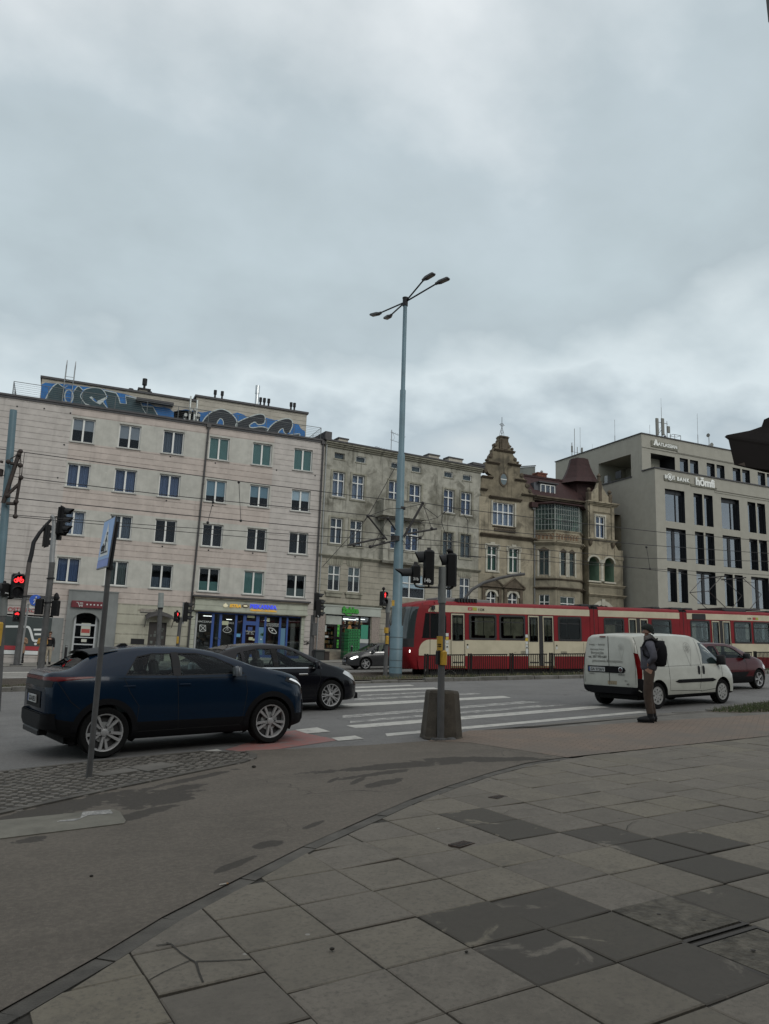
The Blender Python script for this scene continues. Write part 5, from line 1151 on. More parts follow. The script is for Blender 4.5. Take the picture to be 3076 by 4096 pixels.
# polygonal bay
uA, uB, uC, uD = 5.15, 6.3, 8.65, 9.85; VB = -1.15
fac = [((uA,0),(uB,VB)), ((uB,VB),(uC,VB)), ((uC,VB),(uD,0))]
by = MB(); bt = MB(); bwins = []
def facet_xf(p0, p1): 
    a = atan2(p1[1]-p0[1], p1[0]-p0[0]); return Matrix.Translation((p0[0],p0[1],0)) @ Matrix.Rotation(a,4,'Z'), hypot(p1[0]-p0[0],p1[1]-p0[1]), a
for k,(p0,p1) in enumerate(fac):
    T, L_, a = facet_xf(p0,p1); n0 = len(by.v)
    hs = {0:[(.35,1.12,8.15,10.1)], 1:[(.48,1.02,8.15,10.0),(1.32,1.86,8.15,10.0)], 2:[]}[k]
    h3 = {0:[(.35,1.15,4.9,6.6)], 1:[(.45,1.85,4.9,6.5)], 2:[]}[k]
    wall(by, 0, L_, .3, 10.75, hs+h3, mi=0, mi_rev=0, mi_room=1, room=.5, reveal=.12, cellmat=lambda u,z: 2 if z < 8.0 else 0, extra_z=[8.0])
    wall(by, 0, L_, 10.75, 11.75, [], mi=0)
    by.xf(T, n0)
    n1 = len(bt.v)
    ledge(bt, -.03, L_+.03, 10.55, .25, .3, 0, 0); ledge(bt, -.03, L_+.03, 7.0, .2, .25, 0, 1); ledge(bt, -.02, L_+.02, 7.75, .14, .14, 0, 1); ledge(bt, -.02,L_+.02,11.62,.13,.1,0,0)
    for h in hs: bt.box(h[0]-.12,h[0],-.05,0,h[2]-.1,h[3]+.02,3); bt.box(h[1],h[1]+.12,-.05,0,h[2]-.1,h[3]+.02,3); bt.prism([(h[0]-.12,h[3]),(h[1]+.12,h[3]),((h[0]+h[1])/2,h[3]+.3)], -.06, 0, 1)
    if k < 2:                                     # blind tracery on the parapet
        bt.box(.1,L_-.1,-.02,0,10.95,11.5,2)  # brown panel behind the tracery
        n_ = 4 if k == 0 else 7
        for q in range(n_):
            c = .2+(L_-.4)*(q+.5)/n_; r_ = (L_-.4)/n_*.62; bt.tube([(c+r_*cos(t),-.03,10.97+.45*sin(t)) for t in [pi*i/8 for i in range(9)]], .028, 5, 0)
        bt.box(.1,L_-.1,-.05,0,11.46,11.52,0); bt.box(.1,L_-.1,-.05,0,10.92,10.98,0)
    bt.xf(T, n1)
    for h in hs+h3: 
        o = window(B3, *h, m_oldwood if h[2] > 8 else m_white_pvc, m_gpane, y=.06, cols=2 if (k == 0 or h[2] < 8) else 1, transom=.66, t=.05, cover=('curtain',BL_W[6],0,1)); P0 = T @ Vector((h[0],0,h[2])); o.location = P0; o.rotation_euler = (0,0,a)
by.build('bay', [m_och, m_room, m_och2], B3); bt.build('bay_trim', [m_och, m_orn, M('tracery_panel', (.16,.10,.06), .9), m_wtrim], B3)
vr = MB(); vp = MB()
m_vf = M('veranda_frame', (.24,.26,.24), .7, var=.2, vs=5)
for k,(p0,p1) in enumerate(fac):
    T, L_, a = facet_xf(p0,p1); n0, n1 = len(vr.v), len(vp.v)
    nx = {0:6,1:11,2:5}[k]
    for i in range(nx+1): vr.box(L_*i/nx-(.015 if 0<i<nx else .035), L_*i/nx+(.015 if 0<i<nx else .035), .02,.06,11.75,13.85)
    for z in (11.75,12.2,12.65,13.05,13.45,13.82): vr.box(0,L_,.025,.055,z-.015,z+.015)
    vp.box(0,L_,.038,.044,11.75,13.85,0); vr.xf(T,n0); vp.xf(T,n1)
vd = vr.build('veranda', m_vf, B3); vp.build('pane', glass('veranda_glass', (.72,.80,.75), .0, mul=.4), vd)
iv = MB(); rg = random.Random(8)                 # shelves, plants and sheets behind the veranda glass
iv.box(uA,uD,-.02,.0,11.7,13.8,0)
for k in range(22):
    u_ = rg.uniform(uA+.5,uD-.6); iv.box(u_,u_+rg.uniform(.15,.6),-.5,-.45,rg.uniform(11.75,12.3),rg.uniform(12.3,13.5),rg.randrange(4))
iv.build('veranda_contents', [M('veranda_wall', (.13,.14,.12), .9, var=.3, vs=2), M('sheet_grey', (.30,.34,.31), .9), M('sheet_green', (.16,.20,.17), .9), M('plant_dark', (.04,.05,.03), .9)], vd)
vrf = MB()
pts = [(uA-.4,.1),(uB-.15,VB-.35),(uC+.2,VB-.35),(uD+.55,.1)]
vrf.add([(x,y,13.84) for x,y in pts]+[(uA+.3,.3,14.25),(uB+.3,-.2,14.25),(uC-.2,-.2,14.25),(uD-.2,.3,14.25)]+[(x,y,13.93) for x,y in pts], [(0,1,2,3),(8,9,5,4),(9,10,6,5),(10,11,7,6),(4,5,6,7),(0,8,9,1),(1,9,10,2),(2,10,11,3)])
vrf.box(uA-.55,uA+.05,-.4,.1,13.55,13.95)
vrf.build('veranda_roof', m_red, B3)
# corner turret block
VT = -.75; uT0, uT1 = 9.85, 12.5
tb = MB(); tn = MB()
tw_ = RO((1262,1005),(1350,1222), VT)
wall(tb, uT0, uT1, 10.7, 14.55, [tw_], y=VT, mi=0, mi_rev=0, mi_room=1, room=.6, reveal=.12)
for z0,z1_,e in ((10.7,14.55,0),): 
    tb.quad((uT1,VT,z0),(uT1,3,z0),(uT1,3,z1_),(uT1,VT,z1_),0); tb.quad((uT0,VT,z0),(uT0,VT,z1_),(uT0,3,z1_),(uT0,3,z0),0); tb.quad((uT0,VT,z1_),(uT1,VT,z1_),(uT1,3,z1_),(uT0,3,z1_),0)
uL1 = 13.35
la = RO((1197,1385),(1300,1632), VT); lb = RO((1346,1400),(1440,1640), VT); la = (la[0],la[1],8.0,la[3]); lb = (lb[0],lb[1],8.0,lb[3])
wall(tb, uT0, uL1, 3.2, 10.7, [la,lb], y=VT, mi=0, mi_rev=3, mi_room=3, room=1.6, reveal=.1, cellmat=lambda u,z: 2 if z < 8 else 0, extra_z=[8.0])
tb.quad((uT0,VT,.3),(uT0,VT,10.7),(uT0,3,10.7),(uT0,3,.3),2); tb.quad((uL1,VT,.3),(uL1,5,.3),(uL1,5,10.7),(uL1,VT,10.7),2); tb.quad((uT0,VT,10.7),(uL1,VT,10.7),(uL1,3,10.7),(uT0,3,10.7),0)
ga = RO((1215,1790),(1440,1850), VT); ga = (ga[0],ga[1],.5,6.1)
wall(tb, uT0, uL1, .3, 3.2, [(ga[0],ga[1],.3,3.2)], y=VT, mi=2, mi_rev=2, mi_room=1, room=2.5, reveal=.3)
tb.build('turret_wall', [m_och, m_room, m_och2, M('loggia_green', (.17,.25,.18), .8, var=.15, vs=2)], B3)
for (a,b,z0,z1_) in (la,lb):                      # arch heads
    c = (a+b)/2; r_ = (b-a)/2
    for s_ in (-1,1): tn.prism([(c+s_*r_,z1_-.45)]+[(c+s_*r_*cos(t),z1_-.45+.45*sin(t)) for t in [pi/2*i/7 for i in range(8)]]+[(c+s_*r_,z1_+.001)], VT-.004, VT+.3, 0)
    tn.prism([(c+(r_+.14)*cos(t),z1_-.45+.59*sin(t)) for t in [pi*i/14 for i in range(15)]]+[(c+r_*cos(t),z1_-.45+.45*sin(t)) for t in [pi-pi*i/14 for i in range(15)]], VT-.07, VT-.002, 2)
    tn.box(a-.1,b+.1,VT-.12,VT+.02,z0-.12,z0,2)
cu = (la[1]+lb[0])/2; tn.lathe([(.20,8.0),(.20,8.12),(.15,8.18),(.145,9.35),(.17,9.4),(.22,9.5),(.26,9.75)], (cu,VT+.02,0), 'z', 14, 2)
c = (ga[0]+ga[1])/2; r_ = (ga[1]-ga[0])/2; zc0 = 4.55
tn.prism([(c+(r_+.3)*cos(t),zc0+(1.9)*sin(t)) for t in [pi*i/16 for i in range(17)]]+[(c+r_*cos(t),zc0+1.55*sin(t)) for t in [pi-pi*i/16 for i in range(17)]], VT-.1, VT-.002, 2)
tn.prism([(c+r_*cos(t),zc0+1.55*sin(t)) for t in [pi*i/16 for i in range(17)]], VT-.006, VT-.003, 3); tn.box(c-.16,c+.16,VT-.16,VT,zc0+1.45,zc0+2.0,2)
for u0,u1,z,h,p in ((uT0-.05,uT1+.15,14.25,.3,.38),(uT0-.05,uT1+.1,11.3,.2,.2),(uT0,uL1+.05,7.55,.2,.2),(uT0,uL1+.05,6.75,.2,.25),(uT0,uT1+.05,13.65,.1,.1)): ledge(tn,u0,u1,z,h,p,VT,0,ret=.5)
for u in (uT0+.12,uT1-.3): tn.box(u,u+.28,VT-.09,VT,11.5,14.3,0)
for u in (uT0+.15,uT1-.2): tn.lathe([(.05,-.45),(.16,-.25),(.2,0)], (u,VT-.08,11.25), 'z', 8, 1)
tn.prism([(uT1,10.7),(uL1,10.7),(uL1-.05,10.35),(uL1+.1,9.9),(uT1,9.9)], VT-.05, VT+.2, 0); tn.prism([(uT1,11.25),(uL1+.05,9.95),(uT1,9.95)], VT-.03, VT+.5, 0)
a,b,z0,z1_ = tw_
for q in ((a-.14,a,z0,z1_),(b,b+.14,z0,z1_),(a-.14,b+.14,z1_,z1_+.16)): tn.box(q[0],q[1],VT-.06,VT,q[2],q[3],2)
# small gable with pinnacle over the turret window
gL, gR, gT = ZO((1205,850),VT), ZO((1405,850),VT), ZO((1305,690),VT)
gm = [(gL[0],14.5),(gR[0],14.5),(gR[0]-.1,gL[1]+.35),(gT[0]+.35,gT[1]-.5),(gT[0]+.16,gT[1]),(gT[0]-.16,gT[1]),(gT[0]-.35,gT[1]-.5),(gL[0]+.1,gL[1]+.35)]
tn.prism(gm, VT+.02, VT+.3, 0); tn.box(gT[0]-.13,gT[0]+.13,VT-.06,VT+.36,14.5,gT[1]+.1,1)
zpk = ZO((1300,600),VT)[1]
tn.lathe([(.2,0),(.24,.12),(.13,.2),(.13,.5),(.2,.6),(.09,.72),(.13,zpk-gT[1]-.2),(.05,zpk-gT[1])], (gT[0],VT+.15,gT[1]), 'z', 10, 1)
for u in (gL[0]+.02,gR[0]-.02): tn.box(u-.15,u+.15,VT-.05,VT+.3,14.5,15.35,1); tn.ball((u,VT+.12,15.55), .17, 8, 1)
tn.build('turret_trim', [m_och, m_orn, m_wtrim, m_room], B3)
o = window(B3,*tw_, m_white_pvc, m_pane, y=.05, cols=2, transom=.66, t=.07, cover=('curtain',BL_W[5],0,1)); o.location.y = VT
o = window(B3, la[0]+.25, la[1]-.02, 8.05, 9.5, m_oldwood, m_gpane, y=0, cols=2, transom=.66, t=.05); o.location.y = VT+1.2
# roofs
rr = MB(); zE = ZO((760,815))[1]; zR = ZO((760,648),1.6)[1]
rr.add([(4.9,-.15,zE-.15),(10.2,-.15,zE-.15),(10.2,1.7,zR),(4.4,1.7,zR),(4.9,9,zE),(10.2,9,zE)], [(0,1,2,3),(3,2,5,4),(0,3,4)])
rr.box(4.6,10.2,1.62,1.78,zR-.02,zR+.14); 
rr.build('roof', m_red, B3)
ev = MB(); ledge(ev, 5.0, 10.0, zE-.45, .36, .5); ev.build('eaves_cornice', m_orn, B3)
dr = MB(); r_ = RO((742,700),(880,803), .35); u0,u1,z0,z1_ = r_
dr.box(u0-.12,u1+.15,.45,2.2,z0-.05,z1_+.1,0); dr.box(u0-.25,u1+.25,.2,2.2,z1_+.1,z1_+.2,1)
dr.prism([(.45,z0),(2.0,z0),(2.0,z1_+.1),(.55,z1_+.1)], u0-.55, u0-.12, 0, axis='x')
dm = dr.build('dormer', [M('dormer_cladding', (.045,.05,.06), .6), m_coping], B3)
o = window(B3, u0,u1,z0,z1_, m_white_pvc, m_pane, y=0, cols=3, t=.06, cover=('curtain',BL_W[3],0,1)); o.location.y = .36
to = MB(); uc,_ = ZO((1105,700),1.6); zb0 = ZO((1100,830),.2)[1]; zb1 = ZO((1100,688),.6)[1]; zt_ = ZO((1075,470),1.6)[1]
n0 = len(to.v)
hh = zt_-zb1; prof = [(1.22,zb0-.6),(1.22,zb1-.05),(1.98,zb1),(1.86,zb1+.08),(1.52,zb1+hh*.2),(1.22,zb1+hh*.45),(.98,zb1+hh*.7),(.80,zt_)]
to.lathe(prof, (uc,1.6,0), 'z', 8, 0); 
to.build('tower_roof', m_red, B3)
fe = MB()
for k in range(9): fe.tube([(uc-.7+k*.18,1.4,zt_),(uc-.7+k*.18,1.4,zt_+.22)], .012, 5)
fe.tube([(uc-.75,1.4,zt_+.15),(uc+.8,1.4,zt_+.15)], .012, 5); fe.build('roof_cresting', m_iron, B3)
bb = MB(); r_ = RO((525,510),(690,660), 6); r2 = RO((690,510),(835,660), 6)
bb.add([(r_[0],7.5,12),(r_[1],6,12),(r2[1],8.5,12),(r_[0],7.5,r_[3]-.1),(r_[1],6,r_[3]),(r2[1],8.5,r_[3]-.55),(r2[1],12,12),(r_[0],12,12),(r2[1],12,r_[3]-.55),(r_[0],12,r_[3]-.1)], [(0,1,4,3),(1,2,5,4),(2,6,8,5),(3,4,5,8,9),(0,3,9,7)], 0)
bb.add([(r_[0]-.1,7.4,r_[3]-.1),(r_[1],5.9,r_[3]),(r2[1]+.15,8.4,r_[3]-.55),(r_[0]-.1,7.4,r_[3]),(r_[1],5.9,r_[3]+.1),(r2[1]+.15,8.4,r_[3]-.45)], [(0,1,4,3),(1,2,5,4)], 1)
bb.build('roof_superstructure', [M('render_grey', (.17,.18,.165), .85, var=.2, vs=1.5), m_coping], B3)
r_ = RO((714,602),(800,668), 2.6); c = MB(); c.box(r_[0],r_[1],2.6,3.3,r_[2]-.6,r_[3],0); c.box(r_[0]-.06,r_[1]+.06,2.54,3.36,r_[3],r_[3]+.12,0); c.ball(((r_[0]+r_[1])/2+.15,2.9,r_[3]+.3), .12, 6, 1); c.build('chimney', [m_redb, m_galv], B3)
dp = MB(); dp.tube([(5.08,-.1,13.5),(5.08,-.1,1)], .05, 8); dp.box(4.85,5.1,-.2,-.02,13.4,13.9); dp.build('drainpipe', m_tin, B3)

# ---------------------------------------------------------------- office building
FB = Facade(43.4, 47.76, 2)
B4 = thing('office_building', 'modern beige office block with dark framed windows and a set-back top floor', 'building', (43.4,47.76,0), FB.a)
m_off = plaster('office_render', (.312,.300,.258), None, 0, .12, .12, .05, (.25,.235,.18))
m_ofd = M('window_frame_dark', (.014,.015,.018), .4, metal=.3)
m_opane = glass('office_pane', (.22,.25,.26), .22, .01)
m_light = M('office_soffit', (.33,.32,.26), .85)
W4 = 29.0; hB = []
RW = [(12.97,15.64),(9.73,12.41),(6.45,9.15),(3.2,5.9)]
for r,(z0,z1_) in enumerate(RW):
    u = 1.02; wide = (r != 2 and r != 3) if True else 0
    k = 0
    while u < W4-2:
        big = (k % 2 == 0) == (r < 2)
        if big: hB.append((u,u+2.13,z0,z1_,r,1))
        else: hB += [(u,u+.98,z0,z1_,r,0),(u+1.18,u+2.16,z0,z1_,r,0)]
        u += 3.135; k += 1
ob = MB()
wall(ob, 0, W4, .5, 17.2, hB, mi=0, mi_rev=1, mi_room=2, reveal=.42, room=1.8)
VS = 1.40
hU = [(.96,3.65,17.25,18.93)]; hw2 = []
u = 4.2
while u < W4-2: hw2 += [(u,u+.95,17.72,18.97),(u+1.18,u+2.13,17.72,18.97)]; u += 3.135
nU = len(ob.v)
wall(ob, 0, W4, 17.2, 20.46, hU, y=VS, mi=0, mi_rev=0, mi_room=4, reveal=.3, room=2.9) if False else None
wall(ob, 0, W4, 17.2, 20.46, hw2+hU, y=VS, mi=0, mi_rev=1, mi_room=2, reveal=.3, room=1.6)
ob.quad((0,0,17.2),(W4,0,17.2),(W4,VS,17.2),(0,VS,17.2),3)
# left side wall with the roof-terrace opening
so_ = MB(); hs_ = [(2.70,6.80,17.0,18.98),(7.7,9.2,18.35,18.75)]
wall(so_, 0, 13.0, .5, 20.46, [], mi=0) if False else None
sd_ = MB(); wall(sd_, VS, 13.0, .5, 20.46, [hs_[0]], mi=0, mi_rev=4, mi_room=4, reveal=.35, room=3.2); wall(sd_, 0, VS, .5, 17.2, [], mi=0)
sd_.v = [(y, x, z) for x,y,z in sd_.v]            # local: along +y, depth into +x
ob.add(sd_.v, [tuple(f[::-1]) for f in sd_.f]); ob.mi[-len(sd_.f):] = sd_.mi
ob.quad((0,13,.5),(0,13,20.46),(W4,13,20.46),(W4,13,.5),0); ob.quad((W4,0,.5),(W4,0,17.2),(W4,13,17.2),(W4,13,.5),0); ob.quad((0,VS,20.46),(W4,VS,20.46),(W4,13,20.46),(0,13,20.46),3)
ob.build('wall', [m_off, m_ofd, m_room, m_coping, m_light], B4)
ot = MB(); ot.box(-.08,W4,-.08,VS+.02,17.2,17.30,0); ot.box(-.06,W4,VS-.08,VS+.3,20.46,20.54,0); ot.box(-.08,.3,VS,13.05,20.46,20.54,0); ot.box(-.06,.4,2.6,6.9,16.93,17.03,0)
ot.box(0,W4,VS-.06,VS,19.30,19.36,1); ot.box(3.9,W4,VS-.10,VS-.002,19.36,19.62,1); ot.box(6.6,W4,-.08,-.002,16.15,16.40,1); ot.box(6.6,W4,-.05,-.002,15.98,16.06,1)
ot.build('parapet_coping', [m_coping, m_off], B4)
te = MB(); te.box(-.0+.5,3.0,3.0,3.05,17.3,18.9,0); te.box(.25,.27,4.2,4.9,17.25,17.9,1); te.box(1.2,2.0,VS+1.5,VS+1.55,17.35,18.4,1); te.box(2.3,3.4,VS+1.5,VS+1.55,17.35,18.7,1); te.box(.3,.7,6.0,6.4,17.1,17.8,2); pieces(te, 'terrace_item', [m_light, m_ofd, m_galv], B4)
OWM = {}
def officewin(u0,u1,z0,z1_,y,kind,shade):
    w_, h_ = u1-u0, z1_-z0; key = (round(w_,2),round(h_,2),kind)
    if key not in OWM:
        mb = MB(); t = .07
        mb.box(0,w_,0,.09,0,t); mb.box(0,w_,0,.09,h_-t,h_); mb.box(0,t,0,.09,t,h_-t); mb.box(w_-t,w_,0,.09,t,h_-t)
        if kind == 1: mb.box(w_*.64,w_*.64+.08,0,.09,t,h_-t); mb.box(t,w_-t,.0,.08,h_-.34,h_-t)
        elif kind == 2: mb.box(w_*.42,w_*.42+.3,.0,.1,t,h_-t); mb.box(t,w_-t,.0,.08,h_-.2,h_-t)
        elif kind == 0: mb.box(t,w_-t,.0,.08,h_-.22,h_-t)
        OWM[key] = (mb.mesh('window', m_ofd), MB().box(.04,w_-.04,.05,.056,.04,h_-.04).mesh('pane', m_opane))
    a, b = OWM[key]; o = link('window', a, B4, (u0,y,z0)); link('pane', b, o)
    if shade: MB().box(.08,w_*(.62 if kind == 1 else .3),.16,.18,.08,h_-(.38 if kind == 1 else .3)).build('blind', M('office_blind', (.50,.52,.52), .8), o)
for (a,b,z0,z1_,r,big) in hB: officewin(a,b,z0,z1_,.30,(1 if r == 0 else 2) if big else 0, r < 1)
for (a,b,z0,z1_) in hw2: officewin(a,b,z0,z1_,VS+.2,0,True)
m_let = M('letter_white', (.62,.63,.60), .5, emis=.12)
def office_sign(label, parts, v, z):
    s = wallsign('building_sign', label, FB, 0, v-.12, z); e = MB()
    for kind, arg in parts:
        if kind == 'box': e.box(*arg)
    e.build('mounting_rail', M('sign_back', (.16,.155,.12), .7), s)
    return s
s = office_sign('white raised ATLASSIAN lettering high on the set-back top floor', [('box',(1.0,4.0,.04,.11,-.32,.20))], VS, 19.82)
fit(text_mb('ATLASSIAN', .5, .05, bold=.008), 2.15, 2.74, 0, -.18).build('lettering', m_let, s)
e = MB(); e.prism([(1.18,-.2),(1.4,.32),(1.47,.2),(1.36,-.2)], -.03, .02); e.prism([(1.42,.32),(1.52,.3),(1.72,-.2),(1.52,-.2),(1.42,.05)], -.03, .02); e.build('peak_emblem', m_let, s)
s = office_sign('white BOŚ BANK lettering with a ringed flower on the cornice, left sign', [('box',(.95,3.75,.04,.11,-.3,.16))], 0, 16.60)
fit(text_mb('B', .42, .05, bold=.008), .22, 1.06, 0, -.14).build('lettering', m_let, s); fit(text_mb('Ś', .42, .05, bold=.006), .22, 1.92, 0, -.14).build('lettering', m_let, s); fit(text_mb('BANK', .42, .05, bold=.01, space=1.25), 1.35, 2.95, 0, -.17).build('lettering', m_let, s)
e = MB(); ring_ = [(1.49+.26*cos(t),-.01,.02+.26*sin(t)) for t in [2*pi*i/20 for i in range(21)]]; e.tube(ring_, .04, 6)
for k in range(5): e.ball((1.49+.09*cos(k*1.257+.3),-.01,.02+.09*sin(k*1.257+.3)), .075, 6, 0, (1,.4,1))
e.build('flower_emblem', m_let, s)
s = office_sign('white hōmfi lettering on the cornice, right of the bank sign', [('box',(3.85,6.75,.04,.11,-.42,-.25))], 0, 16.62)
fit(text_mb('hōmfi', .8, .08, bold=.025), 2.1, 5.4, 0, -.28).build('lettering', m_let, s)
# roof equipment
s = thing('cell_mast', 'phone mast with pale panel antennas on the office roof corner', 'antenna', tuple(FB.world(FB.uz(z5(850,350),3.0)[0],3.0,20.4)), FB.a)
c = MB(); c.tube([(0,0,0),(0,0,3.7)], .07, 8); c.tube([(0,0,3.6),(0,0,5.6)], .03, 6); c.tube([(0,0,5.5),(0,0,7.0)], .012, 5)
c.tube([(-.9,0,3.3),(.95,0,3.3)], .04, 6); c.tube([(-.9,0,1.0),(.95,0,1.0)], .04, 6); c.tube([(.85,0,.6),(.85,0,3.7)], .035, 6); c.tube([(-.9,0,.7),(-.9,0,3.5)], .035, 6)
c.tube([(-.1,0,2.2),(-1.7,.2,0)], .03, 6); c.tube([(.1,0,2.2),(1.8,.2,0)], .03, 6); c.tube([(0,0,1.2),(-.6,.8,0)], .03, 6); c.tube([(-.9,0,1.2),(-.2,0,2.6)], .02, 6)
c.build('mast', M('mast_steel', (.20,.20,.19), .6, metal=.4), s)
m_pan = M('antenna_panel', (.15,.15,.135), .6)
for (x,z0,z1_,w_) in ((-.9,1.3,3.75,.42),(.0,1.45,3.9,.42),(.9,1.95,2.9,.46)): MB().rbox(x-w_/2,x+w_/2,-.25,-.05,z0,z1_,.04).build('panel_antenna', m_pan, s)
for (x,z) in ((-.55,.75),(-.25,.6),(.15,.7),(.35,1.0)): MB().rbox(x-.14,x+.14,-.22,0,z,z+.42,.03).build('radio_unit', M('radio_dark', (.07,.065,.08), .6), s)
s.scale = (.72,.72,.62)
s = thing('dish_mast', 'small tripod mast with white dishes on the office roof', 'antenna', tuple(FB.world(FB.uz(z5(1208,435),3.0)[0],3.0,20.4)), FB.a)
c = MB(); c.tube([(0,0,0),(0,0,2.4)], .04, 6)
for x,y in ((-.7,0),(.8,0),(0,.6)): c.tube([(0,0,1.3),(x,y,0)], .022, 5)
c.build('mast', MATS['mast_steel'], s)
for x,z in ((-.06,2.35),(.38,1.25)): 
    d_ = MB(); d_.lathe([(.02,.1),(.2,.04),(.24,-.06),(.22,-.06)], (x,0,z), 'x' if x < 0 else 'y', 12); d_.build('dish', m_pan, s)
s.scale = (.8,.8,.75)
m_rod = M('rod_grey', (.16,.16,.16), .6)
def rod(label, F, p0, p1, v, zbase, r=.03):
    u0,_ = F.uz(p0, v); u1,zt_ = F.uz(p1, v); P = F.world(u0, v, zbase); s = thing('lightning_rod', label, 'lightning rod', tuple(P), F.a, 'lightning rods on the office roof')
    h_ = zt_-zbase; c = MB(); c.tube([(0,0,0),((u1-u0)*.45,0,h_*.45)], r, 6); c.tube([((u1-u0)*.45,0,h_*.45),((u1-u0),0,h_)], r*.45, 5); c.build('rod', m_rod, s)
rod('thin lightning rod right of the phone mast', FB, z5(1122,415), z5(1116,180), 3, 20.4)
rod('short thin rod left of the phone mast', FB, z5(756,345), z5(756,265), 3, 20.4, .03)
rod('tall thin lightning rod above the office side wall', FB, z5(492,390), z5(490,225), 6, 20.4)
rod('very thin short rod above the office side wall, beside the turret roof', FB, z5(322,445), z5(321,410), 9, 20.4, .02)
s = thing('cell_mast', 'cluster of thin antennas on the roof right behind the dark red turret', 'antenna', tuple(FB.world(1.2,11.5,20.4)), FB.a)
c = MB()
for x,h_,r in ((-.5,3.2,.05),(-.1,5.8,.035),(.3,2.6,.05),(.75,6.2,.02),(.9,2.4,.05)): c.tube([(x,0,0),(x,0,h_)], r, 6)
c.tube([(-.5,0,1.6),(.9,0,1.6)], .03, 5); c.tube([(.9,0,1.4),(1.7,0,.2)], .03, 5); c.build('mast', MATS['mast_steel'], s); s.scale = (.8,.8,.56)
for x in (-.55,.95): MB().rbox(x-.1,x+.1,-.15,.0,1.5,2.6,.03).build('panel_antenna', m_pan, s)
P = FB.world(FB.uz(z5(940,370),2.5)[0],2.5,20.4); s = thing('hatch_rail', 'small tubular guard rail on the office roof edge', 'railing', tuple(P), FB.a)
c = MB()
for x in (-.8,-.4,.1,.8): c.tube([(x,0,0),(x,0,1.0)], .025, 5)
c.tube([(-.8,0,.6),(.8,0,.6)], .022, 5); c.tube([(-.1,0,1.0),(.8,0,1.0),(.85,.5,1.0),(.1,.6,1.0),(-.1,0,1.0)], .022, 5); c.build('rail', m_rod, s)
P = FB.world(FB.uz(z5(1010,385),3)[0],3,20.45); s = thing('roof_dome', 'pale domed roof light on the office roof', 'roof light', tuple(P), FB.a)
c = MB(); c.ball((-.2,0,0), .9, 10, 0, (1.1,.6,.75)); c.ball((.9,0,-.1), .6, 8, 0, (1.2,.6,.6)); c.build('dome', M('dome_pale', (.45,.44,.40), .5), s)
s = thing('tv_antenna', 'rooftop aerial with three yagi booms beside the blue lamp mast', 'antenna', tuple(FG.world(FG.uz(z3(652,320),1.5)[0],1.5,16.4)), FG.a)
c = MB(); c.tube([(0,0,0),(0,0,2.0)], .025, 6); c.tube([(-1.4,.0,.45),(.1,0,.3)], .015, 5); c.tube([(-.1,0,1.8),(1.2,0,1.6)], .015, 5); c.tube([(-.1,0,1.2),(.7,0,1.1)], .015, 5)
for k in range(7): c.tube([(-1.3+.2*k,-.25,.44-.02*k),(-1.3+.2*k,.25,.44-.02*k)], .008, 4); c.tube([(.1+.17*k,-.2,1.78-.025*k),(.1+.17*k,.2,1.78-.025*k)], .008, 4)
c.tube([(.05,0,1.85),(.3,0,1.4),(.1,0,1.2)], .01, 5); c.build('aerial', m_rod, s)

# ---------------------------------------------------------------- unseen block added behind the camera to shade the foreground, and the station canopy at the right
m_stn = plaster('shade_block', (.085,.07,.058), None, 0, .3, .3)
s = thing('canopy_and_shade_block', 'dark brown station canopy at the right edge, with an unseen shading block added behind the camera', 'building', (0,0,0))
c = MB(); c.box(-50,46,-26,-7.5,-2,11.5); c.box(20,46,-7.5,-3.5,-1,5); c.build('wall', m_stn, s)  # out of view, added to block sky and sun over the foreground
YC = 8.2
cp_ = [at(x,y,YC) for x,y in ((2898,1748),(2906,1740),(3000,1722),(3046,1706),(3056,1678),(3230,1600),(3230,1800),(3076,1893),(2937,1860),(2914,1760))]
cn = MB(); n = len(cp_); dvec = Vector((2.4,-9.0,.25))
cn.add([tuple(p) for p in cp_]+[tuple(p+Vector((2.6,-.15,0))) for p in cp_], [tuple(range(n)),tuple(range(2*n-1,n-1,-1))]+[(i,(i+1)%n,n+(i+1)%n,n+i) for i in range(n)], 0)
a_, b_ = at(2937,1860,YC), at(3230,1935,YC)
k1, k2 = at(2937,1860,YC)+Vector((3.2,-.4,.62)), b_+Vector((3.2,-.4,.9))
F_ = Vector((0,-.012,0)); cn.add([tuple(at(2948,1858,YC)+F_), tuple(at(3230,1930,YC)+F_), tuple(at(3230,1775,YC)+F_)], [(0,1,2)], 1)
cn.build('canopy', [M('canopy_brown', (.008,.0055,.005), .7, spec=.15, var=.2, vs=3), M('canopy_soffit', (.045,.032,.023), .8, stretch=(1,8,1), var=.3, vs=3)], s)
ed = [at(x,y,5.0) for x,y in ((3062,-60),(3064,0),(3073,88),(3120,120),(3120,-60))]
e = MB(); e.add([tuple(p) for p in ed]+[tuple(p+Vector((.3,.1,0))) for p in ed], [tuple(range(5)),tuple(range(9,4,-1))]+[(i,(i+1)%5,5+(i+1)%5,5+i) for i in range(5)]); e.build('roof_edge', m_black, s)
